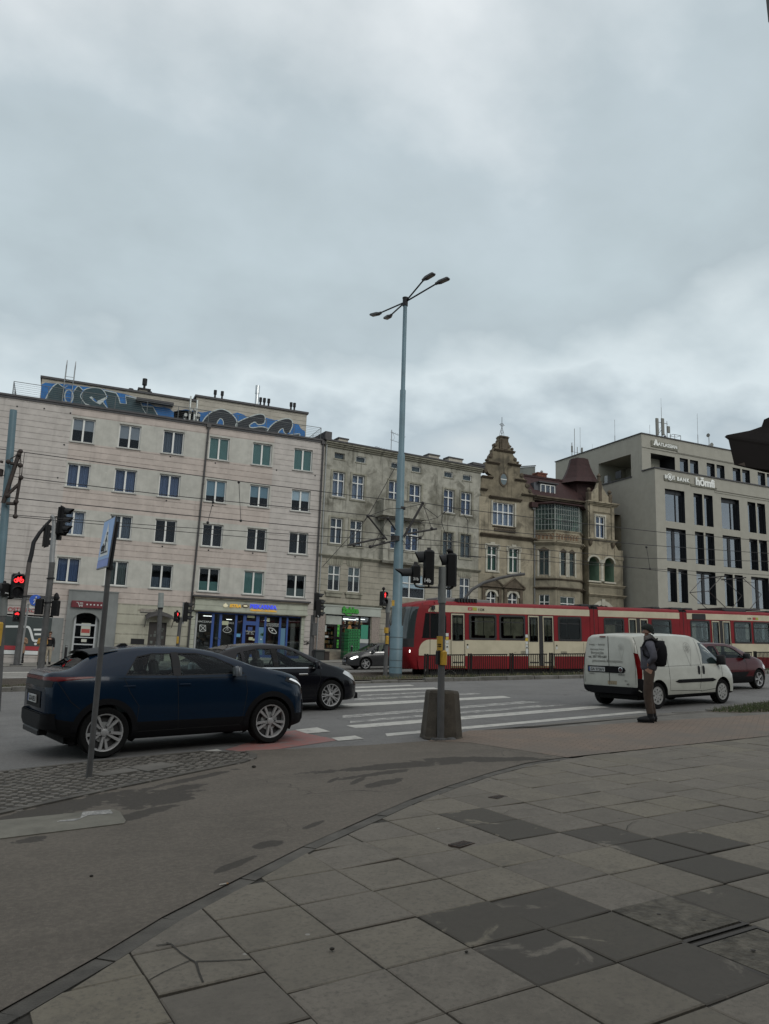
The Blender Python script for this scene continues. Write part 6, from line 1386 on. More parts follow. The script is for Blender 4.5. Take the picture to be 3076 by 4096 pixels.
# ---------------------------------------------------------------- masts, signals, signs, wires
m_mast = M('mast_pale_blue', (.10,.165,.195), .5, metal=.0, var=.12, vs=1.5, dirt=.2, ds=.8)
m_mastd = M('mast_dark_band', (.05,.065,.07), .6)
m_post = M('signal_post_grey', (.085,.085,.085), .6, spec=.3, var=.2, vs=4, dirt=.3, ds=2)
m_postl = M('signal_post_pale', (.26,.265,.265), .55, metal=.4, var=.15, vs=4)
m_sig = M('signal_housing', (.0045,.0045,.005), .55, spec=.25)
m_visor = M('signal_visor', (.010,.011,.012), .55, spec=.3)
m_yel = M('safety_yellow', (.42,.25,.02), .5, dirt=.3, ds=8)
m_redlit = M('lamp_red_lit', (1.0,.03,.035), .4, emis=2.0)
m_amblit = M('lamp_red_core', (1.0,.10,.05), .4, emis=3.2)
m_lensd = M('dark_lens', (.012,.012,.014), .15)
m_num = M('number_white', (.50,.51,.50), .6)
def line_to_ground(p0, p1, Y):                   # two photo points of an upright post on plane y = Y, continued to the ground
    a, b = at(*p0, Y), at(*p1, Y); t = 0.0
    for _ in range(30):
        q = a+(b-a)*t; t += (gz(q.x,q.y)-q.z)/((b-a).z)
    return a, a+(b-a)*t
def post(name, label, cat, top_px, low_px, Y, r0, r1, m, group=None, base=True):
    tp, bs_ = line_to_ground(top_px, low_px, Y); T = thing(name, label, cat, tuple(bs_), 0, group); d = tp-bs_
    b = MB(); b.tube([(0,0,0),tuple(d*.5),tuple(d)], [r0,(r0+r1)/2,r1], 14)
    o = b.build('pole', m, T, 50)
    if base: q = MB(); q.rbox(-r0*2,r0*2,-r0*2,r0*2,-.02,.03,.01); q.build('base_plate', m_dark, T)
    return T, bs_, d
def rel(p, o): return (p.x-o.x, p.y-o.y, p.z-o.z)
T, B_, d = post('street_lamp', 'tall pale blue mast with four lamp arms rising behind the signal post', 'street lamp', (1621,1212), (1584,2600), 30.4, .205, .095, m_mast, base=False)
q = T.children[0]; bpy.data.objects.remove(q)
H_ = d.length; b = MB(); def_h = lambda y: rel(at(1600,y,30.4), B_)[2]
def zat(py): 
    t = 0.5
    return def_h(py)
prof = [(-.1,.275),(zat(2506),.275),(zat(2500),.215),(zat(2195),.205),(zat(2186),.19),(zat(1818),.165),(zat(1814),.130),(zat(1560),.130),(zat(1555),.098),(d.z,.092)]
pts = [(d.x*z/d.z,d.y*z/d.z,z) for z,_ in prof]; b.tube(pts, [r for _,r in prof], 20); b.build('pole', m_mast, T, 50)
b = MB()
for py,r in ((2670,.28),(2642,.28),(2597,.28),(2550,.28)): z = zat(py); b.tube([(d.x*z/d.z,d.y*z/d.z,z-.012),(d.x*z/d.z,d.y*z/d.z,z+.012)], r, 20)
b.tube([(0,0,-.1),(0,0,.28)], .278, 20); b.build('band', m_mastd, T)
b = MB(); b.tube([(d.x,d.y,d.z-.15),(d.x,d.y,d.z+.22)], .125, 14); b.lathe([(.125,.2),(.14,.22),(.14,.26)], (d.x,d.y,d.z), n=14); b.build('arm_collar', m_dark, T)
tp = Vector((d.x,d.y,d.z))
for (px,py,hx_,hy_,dz) in ((1697,1117,1722,1096,.55),(1750,1132,1783,1112,.5),(1518,1253,1482,1258,.25),(1562,1262,1538,1273,.2)):
    zt_ = B_.z+d.z+.1+dz; r_ = ray(px,py); e = ORG+r_*((zt_-CAM_H)/r_.z); r2 = ray(hx_,hy_); h = ORG+r2*((zt_+.12-CAM_H)/r2.z)
    e = Vector(rel(e,B_)); h = Vector(rel(h,B_)); a = MB(); a.tube([tuple(tp+Vector((0,0,.05))), tuple(e)], .036, 8); arm = a.build('lamp_arm', m_dark, T)
    f = (h-e); f.z = 0; f.normalize(); s_ = Vector((-f.y,f.x,0)); L_ = .60; a = MB(); up = Vector((0,0,1)); tl = .10
    def pt(x,y,z): return tuple(e+f*x+s_*y+up*(z+x*tl))
    top = [pt(0,-.09,.03),pt(.13,-.12,.05),pt(.53,-.12,.05),pt(L_,-.10,.03),pt(L_,.10,.03),pt(.53,.12,.05),pt(.13,.12,.05),pt(0,.09,.03)]
    bot = [pt(0,-.09,-.04),pt(.13,-.12,-.05),pt(.53,-.12,-.04),pt(L_,-.10,-.02),pt(L_,.10,-.02),pt(.53,.12,-.04),pt(.13,.12,-.05),pt(0,.09,-.04)]
    a.add(top+bot, [tuple(range(8)),tuple(range(15,7,-1))]+[(k,(k+1)%8,8+(k+1)%8,8+k) for k in range(8)]); a.tube([pt(-.1,0,0),pt(.1,0,0)], .07, 8)
    hd = a.build('lamp_head', M('lamp_grey', (.05,.05,.052), .5), arm)
    a = MB(); a.add([pt(.2,-.1,-.056),pt(.55,-.1,-.05),pt(.55,.1,-.05),pt(.2,.1,-.056)], [(0,1,2,3)]); 
    a.build('lens', M('lamp_lens', (.16,.14,.12), .3), arm)
for (px,py,w_,h_) in ((1573,2412,.10,.22),): 
    p = rel(at(px,py,30.15),B_); a = MB(); a.box(p[0]-.07,p[0]+.05,p[1]-.02,p[1],p[2]-.12,p[2]+.12); a.build('yellow_tag', m_yel, T)
# catenary brackets on the two masts
def tubes(mb, segs, Y, mapf=None):
    for s_ in segs:
        *pp, r = s_; mb.tube([tuple(at(*(mapf(*p[:2]) if mapf else p[:2]), Y+(p[2] if len(p) > 2 else 0))) for p in pp], r, 7)
def world_thing(name, label, cat, mb, m, part='frame', group=None):
    c = Vector(mb.v[0]); T = thing(name, label, cat, tuple(c), 0, group); mb.v = [(x-c.x,y-c.y,z-c.z) for x,y,z in mb.v]; mb.build(part, m, T); return T
b = MB(); tubes(b, [((295,1102),(590,1040),.042),((480,1115),(690,1062),.04),((460,860),(620,1058),.036),((627,880),(690,975),.034),((760,1030),(917,752),.055),((775,1010),(1032,966),.045),((800,1012),(800,1025),(895,1040),.03),((520,1110),(600,1068),.03),((345,1095),(345,1108),(412,1112),.03)], 30.2, z3)
tubes(b, [((460,862),(300,1100),.012),((627,880),(500,1105),.012),((917,752),(990,965),.012),((742,795),(915,760),.012),((742,795),(627,800),(470,858),.012),((700,430),(460,862),.014),((460,862),(85,1280),.012),((920,780),(1040,870),(1110,815),(1170,795),(1240,820),(1290,900),(1290,1000),(1240,1065),(1160,1072),(1100,1000),(1072,910),(1080,850),(1110,815),.014),((940,900),(1040,872),.012),((745,1060),(800,1130),(850,1080),(920,1020),(930,940),(880,900),.013),((810,1020),(800,1060),(840,1080),.012)], 30.2, z3)
c = at(*z3(690,1050),30.4); b.tube([(c.x,c.y,c.z-.1),(c.x,c.y,c.z+.12)], .215, 16); c = at(*z3(735,795),30.4); b.tube([(c.x,c.y,c.z-.05),(c.x,c.y,c.z+.05)], .20, 16)
for p in ((590,1042),(460,860),(990,965),(915,752),(627,880),(480,1115),(345,1104),(895,1040)): q = at(*z3(*p),30.2); b.ball(tuple(q), .075, 6)
world_thing('catenary_bracket', 'dark tram wire bracket arms clamped to the pale blue lamp mast', 'wire bracket', b, M('bracket_dark', (.022,.020,.020), .6, metal=.3, var=.3, vs=6))
T, B_, d = post('catenary_mast', 'pale blue flat-topped catenary mast at the left edge', 'mast', (54,1641), (5,2230), 30.4, .16, .125, m_mast)
b = MB(); tubes(b, [((40,1300),(150,960),(247,655),.075),((95,1195),(240,1062),.06),((255,990),(240,1080),(205,1290),.055),((205,1300),(193,1480),.045),((75,1305),(210,1315),.06),((130,800),(268,822),.06),((0,775),(40,785),.05)], 30.1, zb)
tubes(b, [((255,690),(245,980),.012),((262,690),(268,980),.012),((310,665),(272,980),.01),((125,750),(240,680),.02)], 30.1, zb)
for p in ((258,650),(240,690),(265,980),(95,1210),(203,1285),(193,1470),(105,780),(255,825)): q = at(*zb(*p),30.05); b.ball(tuple(q), .09, 6)
c = at(*zb(15,920),30.4); b.tube([(c.x-.1,c.y,c.z-.12),(c.x-.1,c.y,c.z+.12)], .17, 10)
world_thing('catenary_bracket', 'rusty tram wire bracket on the catenary mast at the left edge', 'wire bracket', b, M('bracket_rusty', (.035,.026,.022), .7, metal=.2, var=.4, vs=6))
m_wire = M('wire_black', (.012,.012,.013), .6)
def wire(label, pts, Y, r=.016):
    b = MB(); P = [at(*p, Y) for p in pts]; d0 = (P[1]-P[0]); P = [P[0]-d0*.6]+P+[P[-1]+(P[-1]-P[-2])*.8]
    b.tube([tuple(p) for p in P], r, 5)
    c = P[0].copy(); b.v = [(x-c.x,y-c.y,z-c.z) for x,y,z in b.v]
    o = b.build('overhead_wire', m_wire, loc=tuple(c)); tag(o, label, 'overhead wire', 'overhead tram wires')
wire('topmost overhead wire crossing the second-highest window row of the pink block', [(0,1796),z2(530,882),z3(460,705),z3(920,750),z4(0,940),z4(1000,1062),z5(870,1082),z5(1661,1146)], 31.9)
wire('second overhead wire from the top, passing below the bracket head', [zb(255,978),z2(0,1005),z2(1661,1170),z3(460,860),z3(1400,970),z4(690,1180),z4(1661,1275),z5(1661,1240)], 32.2)
wire('third overhead wire, crossing the pink band under the second-highest windows', [zb(80,1228),z2(0,1158),z2(1661,1312),z3(690,1035),z4(0,1260),z4(1661,1405),z5(1661,1300)], 33.5)
wire('upper of the lowest pair of overhead wires, across the first-floor windows', [zb(60,1445),z2(0,1262),z2(1661,1365),z3(680,1095),z4(0,1290),z4(1661,1500)], 32.0, .013)
wire('lowest overhead wire of the pair, just under its twin', [zb(60,1462),z2(0,1297),z2(1661,1435),z3(1400,1205),z4(0,1380),z4(1661,1500),z5(1661,1405)], 31.6, .013)
for k,(a_,b_) in enumerate(((z2(530,882),z2(547,1210)),(z2(317,1048),z2(272,1225)),(z5(731,1185),z5(758,1355)))):
    b = MB(); P0, P1 = at(*a_,32), at(*b_,32); b.tube([(0,0,0),tuple(P1-P0)], .012, 5); b.ball((0,0,-.05), .06, 6); b.ball(tuple(P1-P0), .06, 6)
    tag(b.build('wire_dropper', m_wire, loc=tuple(P0)), ('vertical wire dropper in front of the pink block, the right one','slanting wire dropper in front of the pink block, left of the straight one','wire dropper hanging before the office side wall')[k], 'wire dropper', 'droppers between the overhead wires')
# signal heads (local: lamp faces look to -y)
def head(T, off, w_, h_, n, ang, lit=None, sym='man', visor=.2, dep=.22, vis=None, num=None, m=None, plate_=False):
    Mx = Matrix.Translation(off) @ Matrix.Rotation(ang,4,'Z')
    b = MB(); b.rbox(-w_/2,w_/2,-dep/2,dep/2,-h_/2,h_/2,.03); b.prism([(-.03,h_/2),(.03,h_/2),(0,h_/2+.05)], -.03, .03)
    if plate_:
        b.box(-w_*.62,w_*.62,dep*.02,dep*.08,-h_*.55,h_*.55)
    b.xf(Mx); o = b.build('signal_head', m or m_sig, T)
    for k in range(n):
        z = h_/2-h_/n*(k+.5); r = min(w_*.42, h_/n*.42); c = MB(); c.lathe([(r,-dep/2-.004),(.001,-dep/2-.012)], (0,0,z), 'y', 18, 0, cap=False); c.xf(Mx)
        c.build('signal_lens', m_lensd, o)
        if vis is None or k in vis:
            c = MB(); n_ = 16; vs = []
            for i in range(n_+1):
                a = -pi*.12+pi*1.24*i/n_; x, zz = r*1.08*cos(a), r*1.08*sin(a); L_ = visor*(.55+.45*max(0,sin(a)))
                vs += [(x,-dep/2,z+zz),(x*.94,-dep/2-L_,z+zz*.94-.01),(x*1.1,-dep/2,z+zz*1.1),(x*1.03,-dep/2-L_,z+zz*1.03-.01)]
            fs = []
            for i in range(n_): a, b2 = 4*i, 4*i+4; fs += [(a,a+1,b2+1,b2),(a+2,b2+2,b2+3,a+3),(a+1,a+3,b2+3,b2+1)]
            c.add(vs, fs); c.xf(Mx); c.build('visor', m_visor, o, 50)
        if lit == k:
            c = MB(); y = -dep/2-.02
            if sym == 'bike':
                for sx in (-1,1): c.tube([(sx*r*.5+r*.33*cos(t),y,z-r*.2+r*.33*sin(t)) for t in [2*pi*i/14 for i in range(15)]], r*.09, 5)
                for s_ in (((-.5,-.2),(-.2,.3),(.3,.3),(.5,-.2)),((-.2,.3),(.0,-.2),(.3,.3)),((-.5,-.2),(0,-.2)),((.3,.3),(.25,.55),(.5,.55)),((-.2,.3),(-.25,.5))): c.tube([(q[0]*r,y,z+q[1]*r) for q in s_], r*.08, 5)
            else:
                c.ball((0,y,z+r*.62), r*.17, 6); c.prism([(-.14*r,z-.75*r),(-.06*r,z-.1*r),(-.28*r,z-.1*r),(-.26*r,z+.38*r),(.26*r,z+.38*r),(.28*r,z-.1*r),(.06*r,z-.1*r),(.14*r,z-.75*r)], y-.008, y+.008)
            c.xf(Mx); c.build('lit_symbol', m_redlit if r > .10 else m_amblit, o)
    return o
def arm_tube(T, pts, r, m, name='bracket'): b = MB(); b.tube(pts, r, 8); return b.build(name, m, T, 50)
# post in front: two heads on the left, one on the right
Yp = 11.03
T, B_, d = post('traffic_signal', 'grey signal post in front of the concrete block with three black heads seen from behind', 'traffic light', (1770,2272), (1762,2950), Yp, .056, .052, m_post, 'traffic signals at the crossing', base=False)
def L(px, py, dy=0.0): return rel(at(px,py,Yp+dy), B_)
b = MB(); b.tube([L(1768,2410), L(1770,2268)], .062, 16); b.tube([L(1768,2412), L(1768,2338)], .066, 16); b.tube([L(1767,2390), L(1767,2398)], .064, 16); b.build('top_sleeve', M('sleeve_grey', (.145,.155,.15), .55, var=.1, vs=5), T, 50)
b = MB(); b.lathe([(.10,.0),(.10,.03),(.06,.04)], (0,0,0), n=16); b.box(-.13,.12,-.07,.09,-.01,.035); b.ball((.17,-.03,.02),.055,6,0,(1.6,1,.6)); b.build('base_plate', m_post, T)
vY = radians(-112)
head(T, Vector(L(1714,2270,.02)), .25, .545, 2, vY, None, visor=.14, dep=.17, vis=[0])
head(T, Vector(L(1662,2296,-.05)), .17, .285, 1, radians(-106), None, visor=.26, dep=.14)
head(T, Vector(L(1804,2280,.02)), .24, .53, 2, vY, None, visor=.11, dep=.17, vis=[0])
for txt, px, py, w_ in (('31b',1664,2316,.092),('14b',1711,2324,.112)):
    p = L(px,py,-.165 if txt[0] == '3' else -.145); fit(text_mb(txt, .1, .003, bold=.003), w_, p[0], p[1], p[2]-.02).build('head_number', m_num, T)
arm_tube(T, [L(1765,2350),L(1680,2349),L(1664,2345),L(1657,2333)], .016, m_post); arm_tube(T, [L(1715,2346),L(1715,2336)], .014, m_post); arm_tube(T, [L(1770,2352),L(1800,2356),L(1812,2348)], .018, m_post)
b = MB(); b.ball(L(1799,2203,-.02), .05, 6, 0, (1.1,.8,.8)); b.tube([L(1808,2208),L(1812,2216)], .02, 6); b.build('sensor', m_sig, T)
b = MB(); b.tube([L(1761,2545),L(1761,2603)], .0555, 16); b.build('warning_band', m_yel, T)
b = MB()
for py in (2577,2585): p = L(1757,py,-.057); b.box(p[0]-.03,p[0]+.035,p[1],p[1]+.003,p[2]-.008,p[2]+.008)
b.build('band_mark', m_black, T)
b = MB(); p = L(1766,2630); b.rbox(p[0]-.045,p[0]+.075,-.075,.06,p[2]-.115,p[2]+.115,.03); b.build('push_button', m_yel, T); b = MB(); b.rbox(p[0]-.085,p[0]-.04,-.06,.06,p[2]-.11,p[2]+.11,.02); b.build('button_back', m_sig, T)
# tapered concrete block
c0 = at(1776,2955,11.22); bx0, by0 = c0.x, 11.32; z0 = gz(bx0,by0)
T2 = thing('concrete_block', 'dark tapered octagonal concrete block behind the grey signal post', 'concrete block', (bx0,by0,z0), radians(-12))
def octo(h_, k): return [(h_*a,h_*b_) for a,b_ in ((-1,-k),(-k,-1),(k,-1),(1,-k),(1,k),(k,1),(-k,1),(-1,k))]
b = MB(); ps = [(.315,.55,0),(.30,.55,.04),(.243,.55,.70),(.225,.55,.735),(.17,.5,.735),(.16,.5,.70)]; rings = []
for h_,k,z in ps: rings.append(len(b.v)); b.v += [(x,y,z) for x,y in octo(h_,k)]
for a, c_ in zip(rings, rings[1:]):
    for k in range(8): b.f.append([a+k,a+(k+1)%8,c_+(k+1)%8,c_+k]); b.mi.append(0)
b.f.append([rings[-1]+k for k in range(8)]); b.mi.append(0)
b.build('body', M('block_concrete', (.066,.056,.043), .9, var=.3, vs=5, bump=.5, bs=60, dirt=.5, ds=2.5), T2)
# crossing sign at the left
T, B_, d = post('crossing_sign', 'blue pedestrian and bicycle crossing sign on a leaning grey post in the cobbled island', 'road sign', (436,2268), (355,3112), 9.64, .033, .030, m_post, base=False)
cS = Vector(rel(at(425,2173,9.60), B_)); S_ = bpy.data.objects.new('sign_panel', None); ang = radians(-81)
def sgn(pts, y0, y1, mi, mb): mb.prism(pts, y0, y1, mi)
mb = MB(); hw = .30; hh = .30
mb.prism([(-hw,-hh),(hw,-hh),(hw,hh),(-hw,hh)], 0, .014, 0, mi2=1); mb.prism([(-hw+.015,-.19),(hw-.015,-.19),(hw-.015,hh-.015),(-hw+.015,hh-.015)], -.003, 0, 2); mb.prism([(-hw+.015,-hh+.015),(hw-.015,-hh+.015),(hw-.015,-.195),(-hw+.015,-.195)], -.003, 0, 3)
mb.prism([(-.22,-.15),(.22,-.15),(0,.25)], -.006, -.003, 4)
for q in (((-.17,-.11),(.17,-.11)),((.02,.02),(.06,-.10)),((.02,.02),(-.03,-.11)),((.02,.02),(.02,.09)),((.02,.07),(.08,.01)),((.02,.07),(-.03,.02))): ribbon(mb, q, .020, -.008, 5)
mb.lathe([(.022,0),(.022,.003)], (.025,-.009,.115), 'y', 10, 5)
for cx_ in (-.13,-.05): mb.tube([(cx_+.034*cos(t),-.008,-.055+.034*sin(t)) for t in [2*pi*i/12 for i in range(13)]], .006, 4, 5)
ribbon(mb, [(-.13,-.055),(-.10,0),(-.06,0),(-.05,-.055)], .012, -.008, 5); ribbon(mb, [(-.10,0),(-.09,-.05),(-.06,0)], .012, -.008, 5)
n0 = 0; mb.xf(Matrix.Translation(cS) @ Matrix.Rotation(radians(3.5),4,'Y') @ Matrix.Rotation(ang,4,'Z') @ Matrix.Translation((-.02,0,0)))
mb.build('sign_panel', [M('sign_back_grey', (.16,.16,.165), .5, metal=.4), M('sign_edge', (.05,.05,.055), .5), M('sign_pale_blue', (.13,.30,.62), .35), M('sign_blue', (.03,.10,.45), .35), M('sign_white', (.55,.57,.55), .35), m_black], T)
bpy.data.objects.remove(S_)
b = MB(); p = Vector(rel(at(440,2272,9.64),B_)); b.tube([tuple(p-Vector((0,0,.02))),tuple(p+Vector((0,0,.03)))], .042, 10); b.tube([tuple(p),tuple(p+Vector((.03,.02,.56)))], .024, 8); b.build('clamp', m_dark, T)
# curved signal mast (pale) on the median, left
Y = 34.0
T, B_, d = post('traffic_signal', 'pale grey curved-top signal mast with a three-lamp head, left of the crossing sign', 'traffic light', za(840,0), za(655,1690), Y, .135, .115, m_post, 'traffic signals at the crossing')
def L(p, dy=0.0): return rel(at(*p,Y+dy), B_)
b = MB(); b.tube([L(za(840,0)),L(zb(655,2000)),L(zb(676,1750)),L(zb(686,1600)),L(zb(684,1520)),L(zb(670,1480)),L(zb(645,1460))], [.115,.105,.10,.095,.085,.08,.07], 12); b.build('curved_top', m_postl, T, 50)
for p,q in ((815,245),(770,635)): MB().tube([L(za(p,q)),L(za(p,q+20))], .16, 14).build('pole_ring', m_dark, T)
head(T, Vector(L(zb(775,1520))), .34, 1.08, 3, radians(72), None, visor=.34, dep=.26, plate_=True)
head(T, Vector(L(zb(735,1690),.3)), .30, .5, 1, radians(72), None, visor=.3, dep=.24)
arm_tube(T, [L(zb(670,1480)),L(zb(740,1475))], .03, m_dark)
head(T, Vector(L(za(632,710),-.1)), .30, .62, 2, radians(150), None, visor=.2, dep=.2, vis=[]); head(T, Vector(L(za(893,735),-.1)), .30, .62, 2, radians(150), None, visor=.2, dep=.2, vis=[])
b = MB(); b.ball(L(za(905,560),-.1), .1, 8, 0, (1,1,1.9)); b.build('buzzer', m_sig, T); arm_tube(T, [L(za(690,700)),L(za(760,690)),L(za(830,720))], .02, m_dark)
# curved signal mast (dark arm) on the far pavement, left
Y = 45.6
T, B_, d = post('traffic_signal', 'dark-armed tall signal mast bending right at the far pavement, far left', 'traffic light', za(395,540), za(265,1620), Y, .155, .125, m_post, 'traffic signals at the crossing')
def L(p, dy=0.0): return rel(at(*p,Y+dy), B_)
b = MB(); b.tube([L(za(395,540)),L(za(470,0))], .12, 12); MB().tube([L(za(395,538)),L(za(395,548))], .2, 12).build('pole_ring', m_dark, T); b.build('upper_pole', M('mast_brown', (.075,.065,.06), .7, var=.3, vs=4), T, 50)
b = MB(); b.tube([L(za(470,0)),L(zb(395,1960)),L(zb(425,1800)),L(zb(500,1680)),L(zb(565,1600)),L(zb(650,1505))], [.12,.115,.11,.10,.09,.07], 10); b.build('bent_arm', m_dark, T, 50)
head(T, Vector(L(zb(588,1715))), .38, 1.20, 3, radians(105), None, visor=.3, dep=.28, plate_=True)
head(T, Vector(L(za(263,865),-.2)), .32, .56, 2, radians(12), 0, 'bike', .15, .2)
arm_tube(T, [L(za(310,850),-.1),L(za(360,850))], .03, m_dark)
# near post at the left edge with the bicycle signal
Y = 18.6
T, B_, d = post('traffic_signal', 'grey signal post at the left edge with a lit red bicycle head', 'traffic light', za(60,500), za(30,1000), Y, .075, .07, m_post, 'traffic signals at the crossing', base=False)
def L(p, dy=0.0): return rel(at(*p,Y+dy), B_)
b = MB(); b.tube([L(za(60,520)),L(za(45,860))], .085, 12); b.build('top_sleeve', MATS['sleeve_grey'], T, 50)
head(T, Vector(L(za(278,375),-.1)), .265, .52, 2, radians(14), 0, 'bike', .10, .16)
head(T, Vector(L(za(60,430),-.05)), .24, .27, 1, radians(-60), None, visor=.26, dep=.18); p = L(za(108,488),-.2); fit(text_mb('31a', .1, .003, bold=.003), .07, p[0], p[1], p[2]-.02).build('head_number', m_num, T)
arm_tube(T, [L(za(70,580)),L(za(180,575)),L(za(240,550))], .022, m_dark)
b = MB(); p = L(za(10,1150),-.1); b.rbox(p[0]-.08,p[0]+.03,p[1]-.06,p[1]+.06,p[2]-.25,p[2]+.25,.03); b.build('push_button', m_yel, T)
# ped signal by the bakery, vehicle head beside it
Y = 46.0
T, B_, d = post('traffic_signal', 'signal post before the bakery with a red man and a right-facing three-lamp head', 'traffic light', zc_(900,940), zc_(835,1560), Y, .105, .10, m_post, 'traffic signals at the crossing')
def L(p, dy=0.0): return rel(at(*p,Y+dy), B_)
head(T, Vector(L(zc_(812,925),-.1)), .30, .56, 2, radians(18), 0, 'man', .14, .2); b = MB(); b.ball(L(zc_(825,803),-.1), .07, 6); b.build('buzzer', m_sig, T)
head(T, Vector(L(zc_(1015,820))), .34, 1.10, 3, radians(80), None, visor=.34, dep=.26); b = MB(); a_, c_ = L(zc_(972,600)), L(zc_(945,1080)); b.tube([a_,c_], .06, 6); b.build('backing_board', m_postl, T)
arm_tube(T, [L(zc_(795,1045)),L(zc_(850,1050))], .03, m_dark); b = MB(); p = L(zc_(840,1440)); b.rbox(p[0]-.09,p[0]+.03,p[1]-.15,p[1],p[2]-.2,p[2]+.2,.03); b.build('push_button', m_yel, T)
# double head at the corner of the grey house
Y = 45.8
T, B_, d = post('traffic_signal', 'signal post with two black three-lamp heads where the grey house meets the pink block', 'traffic light', zd(268,420), zd(228,1100), Y, .12, .11, m_post, 'traffic signals at the crossing')
def L(p, dy=0.0): return rel(at(*p,Y+dy), B_)
head(T, Vector(L(zd(325,215),.1)), .34, 1.08, 3, radians(78), None, visor=.32, dep=.3); head(T, Vector(L(zd(352,318),-.3)), .34, 1.08, 3, radians(78), None, visor=.3, dep=.3)
p = L(zd(350,432),-.55); fit(text_mb('7a', .1, .003, bold=.003), .10, p[0], p[1], p[2]-.03).build('head_number', m_num, T)
b = MB(); p = L(zd(292,630),-.1); b.rbox(p[0]-.17,p[0]+.17,p[1]-.12,p[1]+.12,p[2]-.38,p[2]+.38,.03); b.build('control_box', m_post, T)
b = MB(); b.tube([L(zd(285,1110),-.2),L(zd(272,950),-.2)], .05, 8); b.build('short_post', m_dark, T)
# red man beside the lamp mast
Y = 28.4
T, B_, d = post('traffic_signal', 'slim signal post with a red man, left of the blue lamp mast', 'traffic light', zd(1412,180), zd(1362,1325), Y, .085, .075, m_post, 'traffic signals at the crossing')
def L(p, dy=0.0): return rel(at(*p,Y+dy), B_)
b = MB(); b.tube([L(zd(1412,165)),L(zd(1400,380))], .095, 12); b.build('top_sleeve', MATS['sleeve_grey'], T, 50)
head(T, Vector(L(zd(1332,168),-.08)), .29, .57, 2, radians(22), 0, 'man', .10, .18); b = MB(); b.ball(L(zd(1338,18),-.08), .065, 6); b.tube([L(zd(1335,40),-.08),L(zd(1338,15),-.08)], .03, 6); b.build('buzzer', m_sig, T)
arm_tube(T, [L(zd(1320,285)),L(zd(1345,315)),L(zd(1390,320))], .025, m_dark)
b = MB(); p = L(zd(1375,790),-.08); b.rbox(p[0]-.02,p[0]+.10,p[1]-.08,p[1]+.05,p[2]-.16,p[2]+.16,.03); b.build('push_button', m_yel, T)
b = MB(); p = L(zd(1378,690),-.04); b.tube([p,(p[0]-.003,p[1],p[2]+.22)], .09, 12); b.build('warning_band', m_yel, T)
# grey detector column, round footpath sign, short bollards
T, B_, d = post('detector_column', 'grey column with a pale cylindrical cap standing before the doorway numbered 40', 'column', zc_(470,400), zc_(405,1550), 43.0, .125, .12, m_post)
b = MB(); a_, c_ = Vector(rel(at(*zc_(470,395),43.0),B_)), Vector(rel(at(*zc_(455,720),43.0),B_)); b.tube([tuple(c_),tuple(c_+(a_-c_)*.33),tuple(c_+(a_-c_)*.34),tuple(a_)], [.16,.16,.145,.145], 16); b.build('cap', M('cap_grey', (.22,.24,.23), .6, var=.1, vs=3), T, 50)
b = MB(); e_ = Vector(rel(at(*zc_(450,760),43.0),B_)); b.tube([tuple(e_),tuple(c_)], .138, 16); b.build('collar', m_dark, T)
T, B_, d = post('footpath_sign', 'round blue footpath sign with a small white plate on a thin grey pole, far left', 'road sign', za(455,665), za(380,1205), 46.6, .055, .055, m_postl)
p = rel(at(*za(570,605),46.4),B_); b = MB(); b.lathe([(.30,0),(.30,.02)], p, 'y', 24, 0); b.ball((p[0]+.02,p[1]-.02,p[2]+.15), .045, 6, 1); 
for q in (((.0,.1),(.0,-.05)),((.0,-.05),(-.08,-.2)),((.0,-.05),(.07,-.2)),((0,.08),(-.09,-.02)),((0,.08),(.1,0))): ribbon(b, [(p[0]+x,p[2]+z) for x,z in q], .045, p[1]-.012, 1)
b.build('sign_disc', [MATS['sign_blue'], MATS['sign_white']], T); b = MB(); q = rel(at(*za(532,700),46.5),B_); b.box(q[0]-.17,q[0]+.17,q[1],q[1]+.02,q[2]-.13,q[2]+.13); b.build('plate', MATS['sign_white'], T)
arm_tube(T, [rel(at(*za(455,760),46.6),B_),rel(at(*za(550,755),46.5),B_)], .03, m_postl)
for lab,p0,p1,Y in (('short dark bollard by the grey portal',za(1045,1415),za(1040,1560),46.5),('short dark bollard before the green crates',zd(848,950),zd(848,1125),45.0)):
    tp, bs_ = line_to_ground(p0,p1,Y); T = thing('bollard', lab, 'bollard', tuple(bs_), 0, 'bollards along the far pavement'); b = MB(); b.tube([(0,0,0),(0,0,1.0)], .07, 10); b.build('post', m_dark, T)
    b = MB(); b.lathe([(.075,.92),(.075,.97)], (0,0,0), n=10); b.build('cap', m_galv, T)
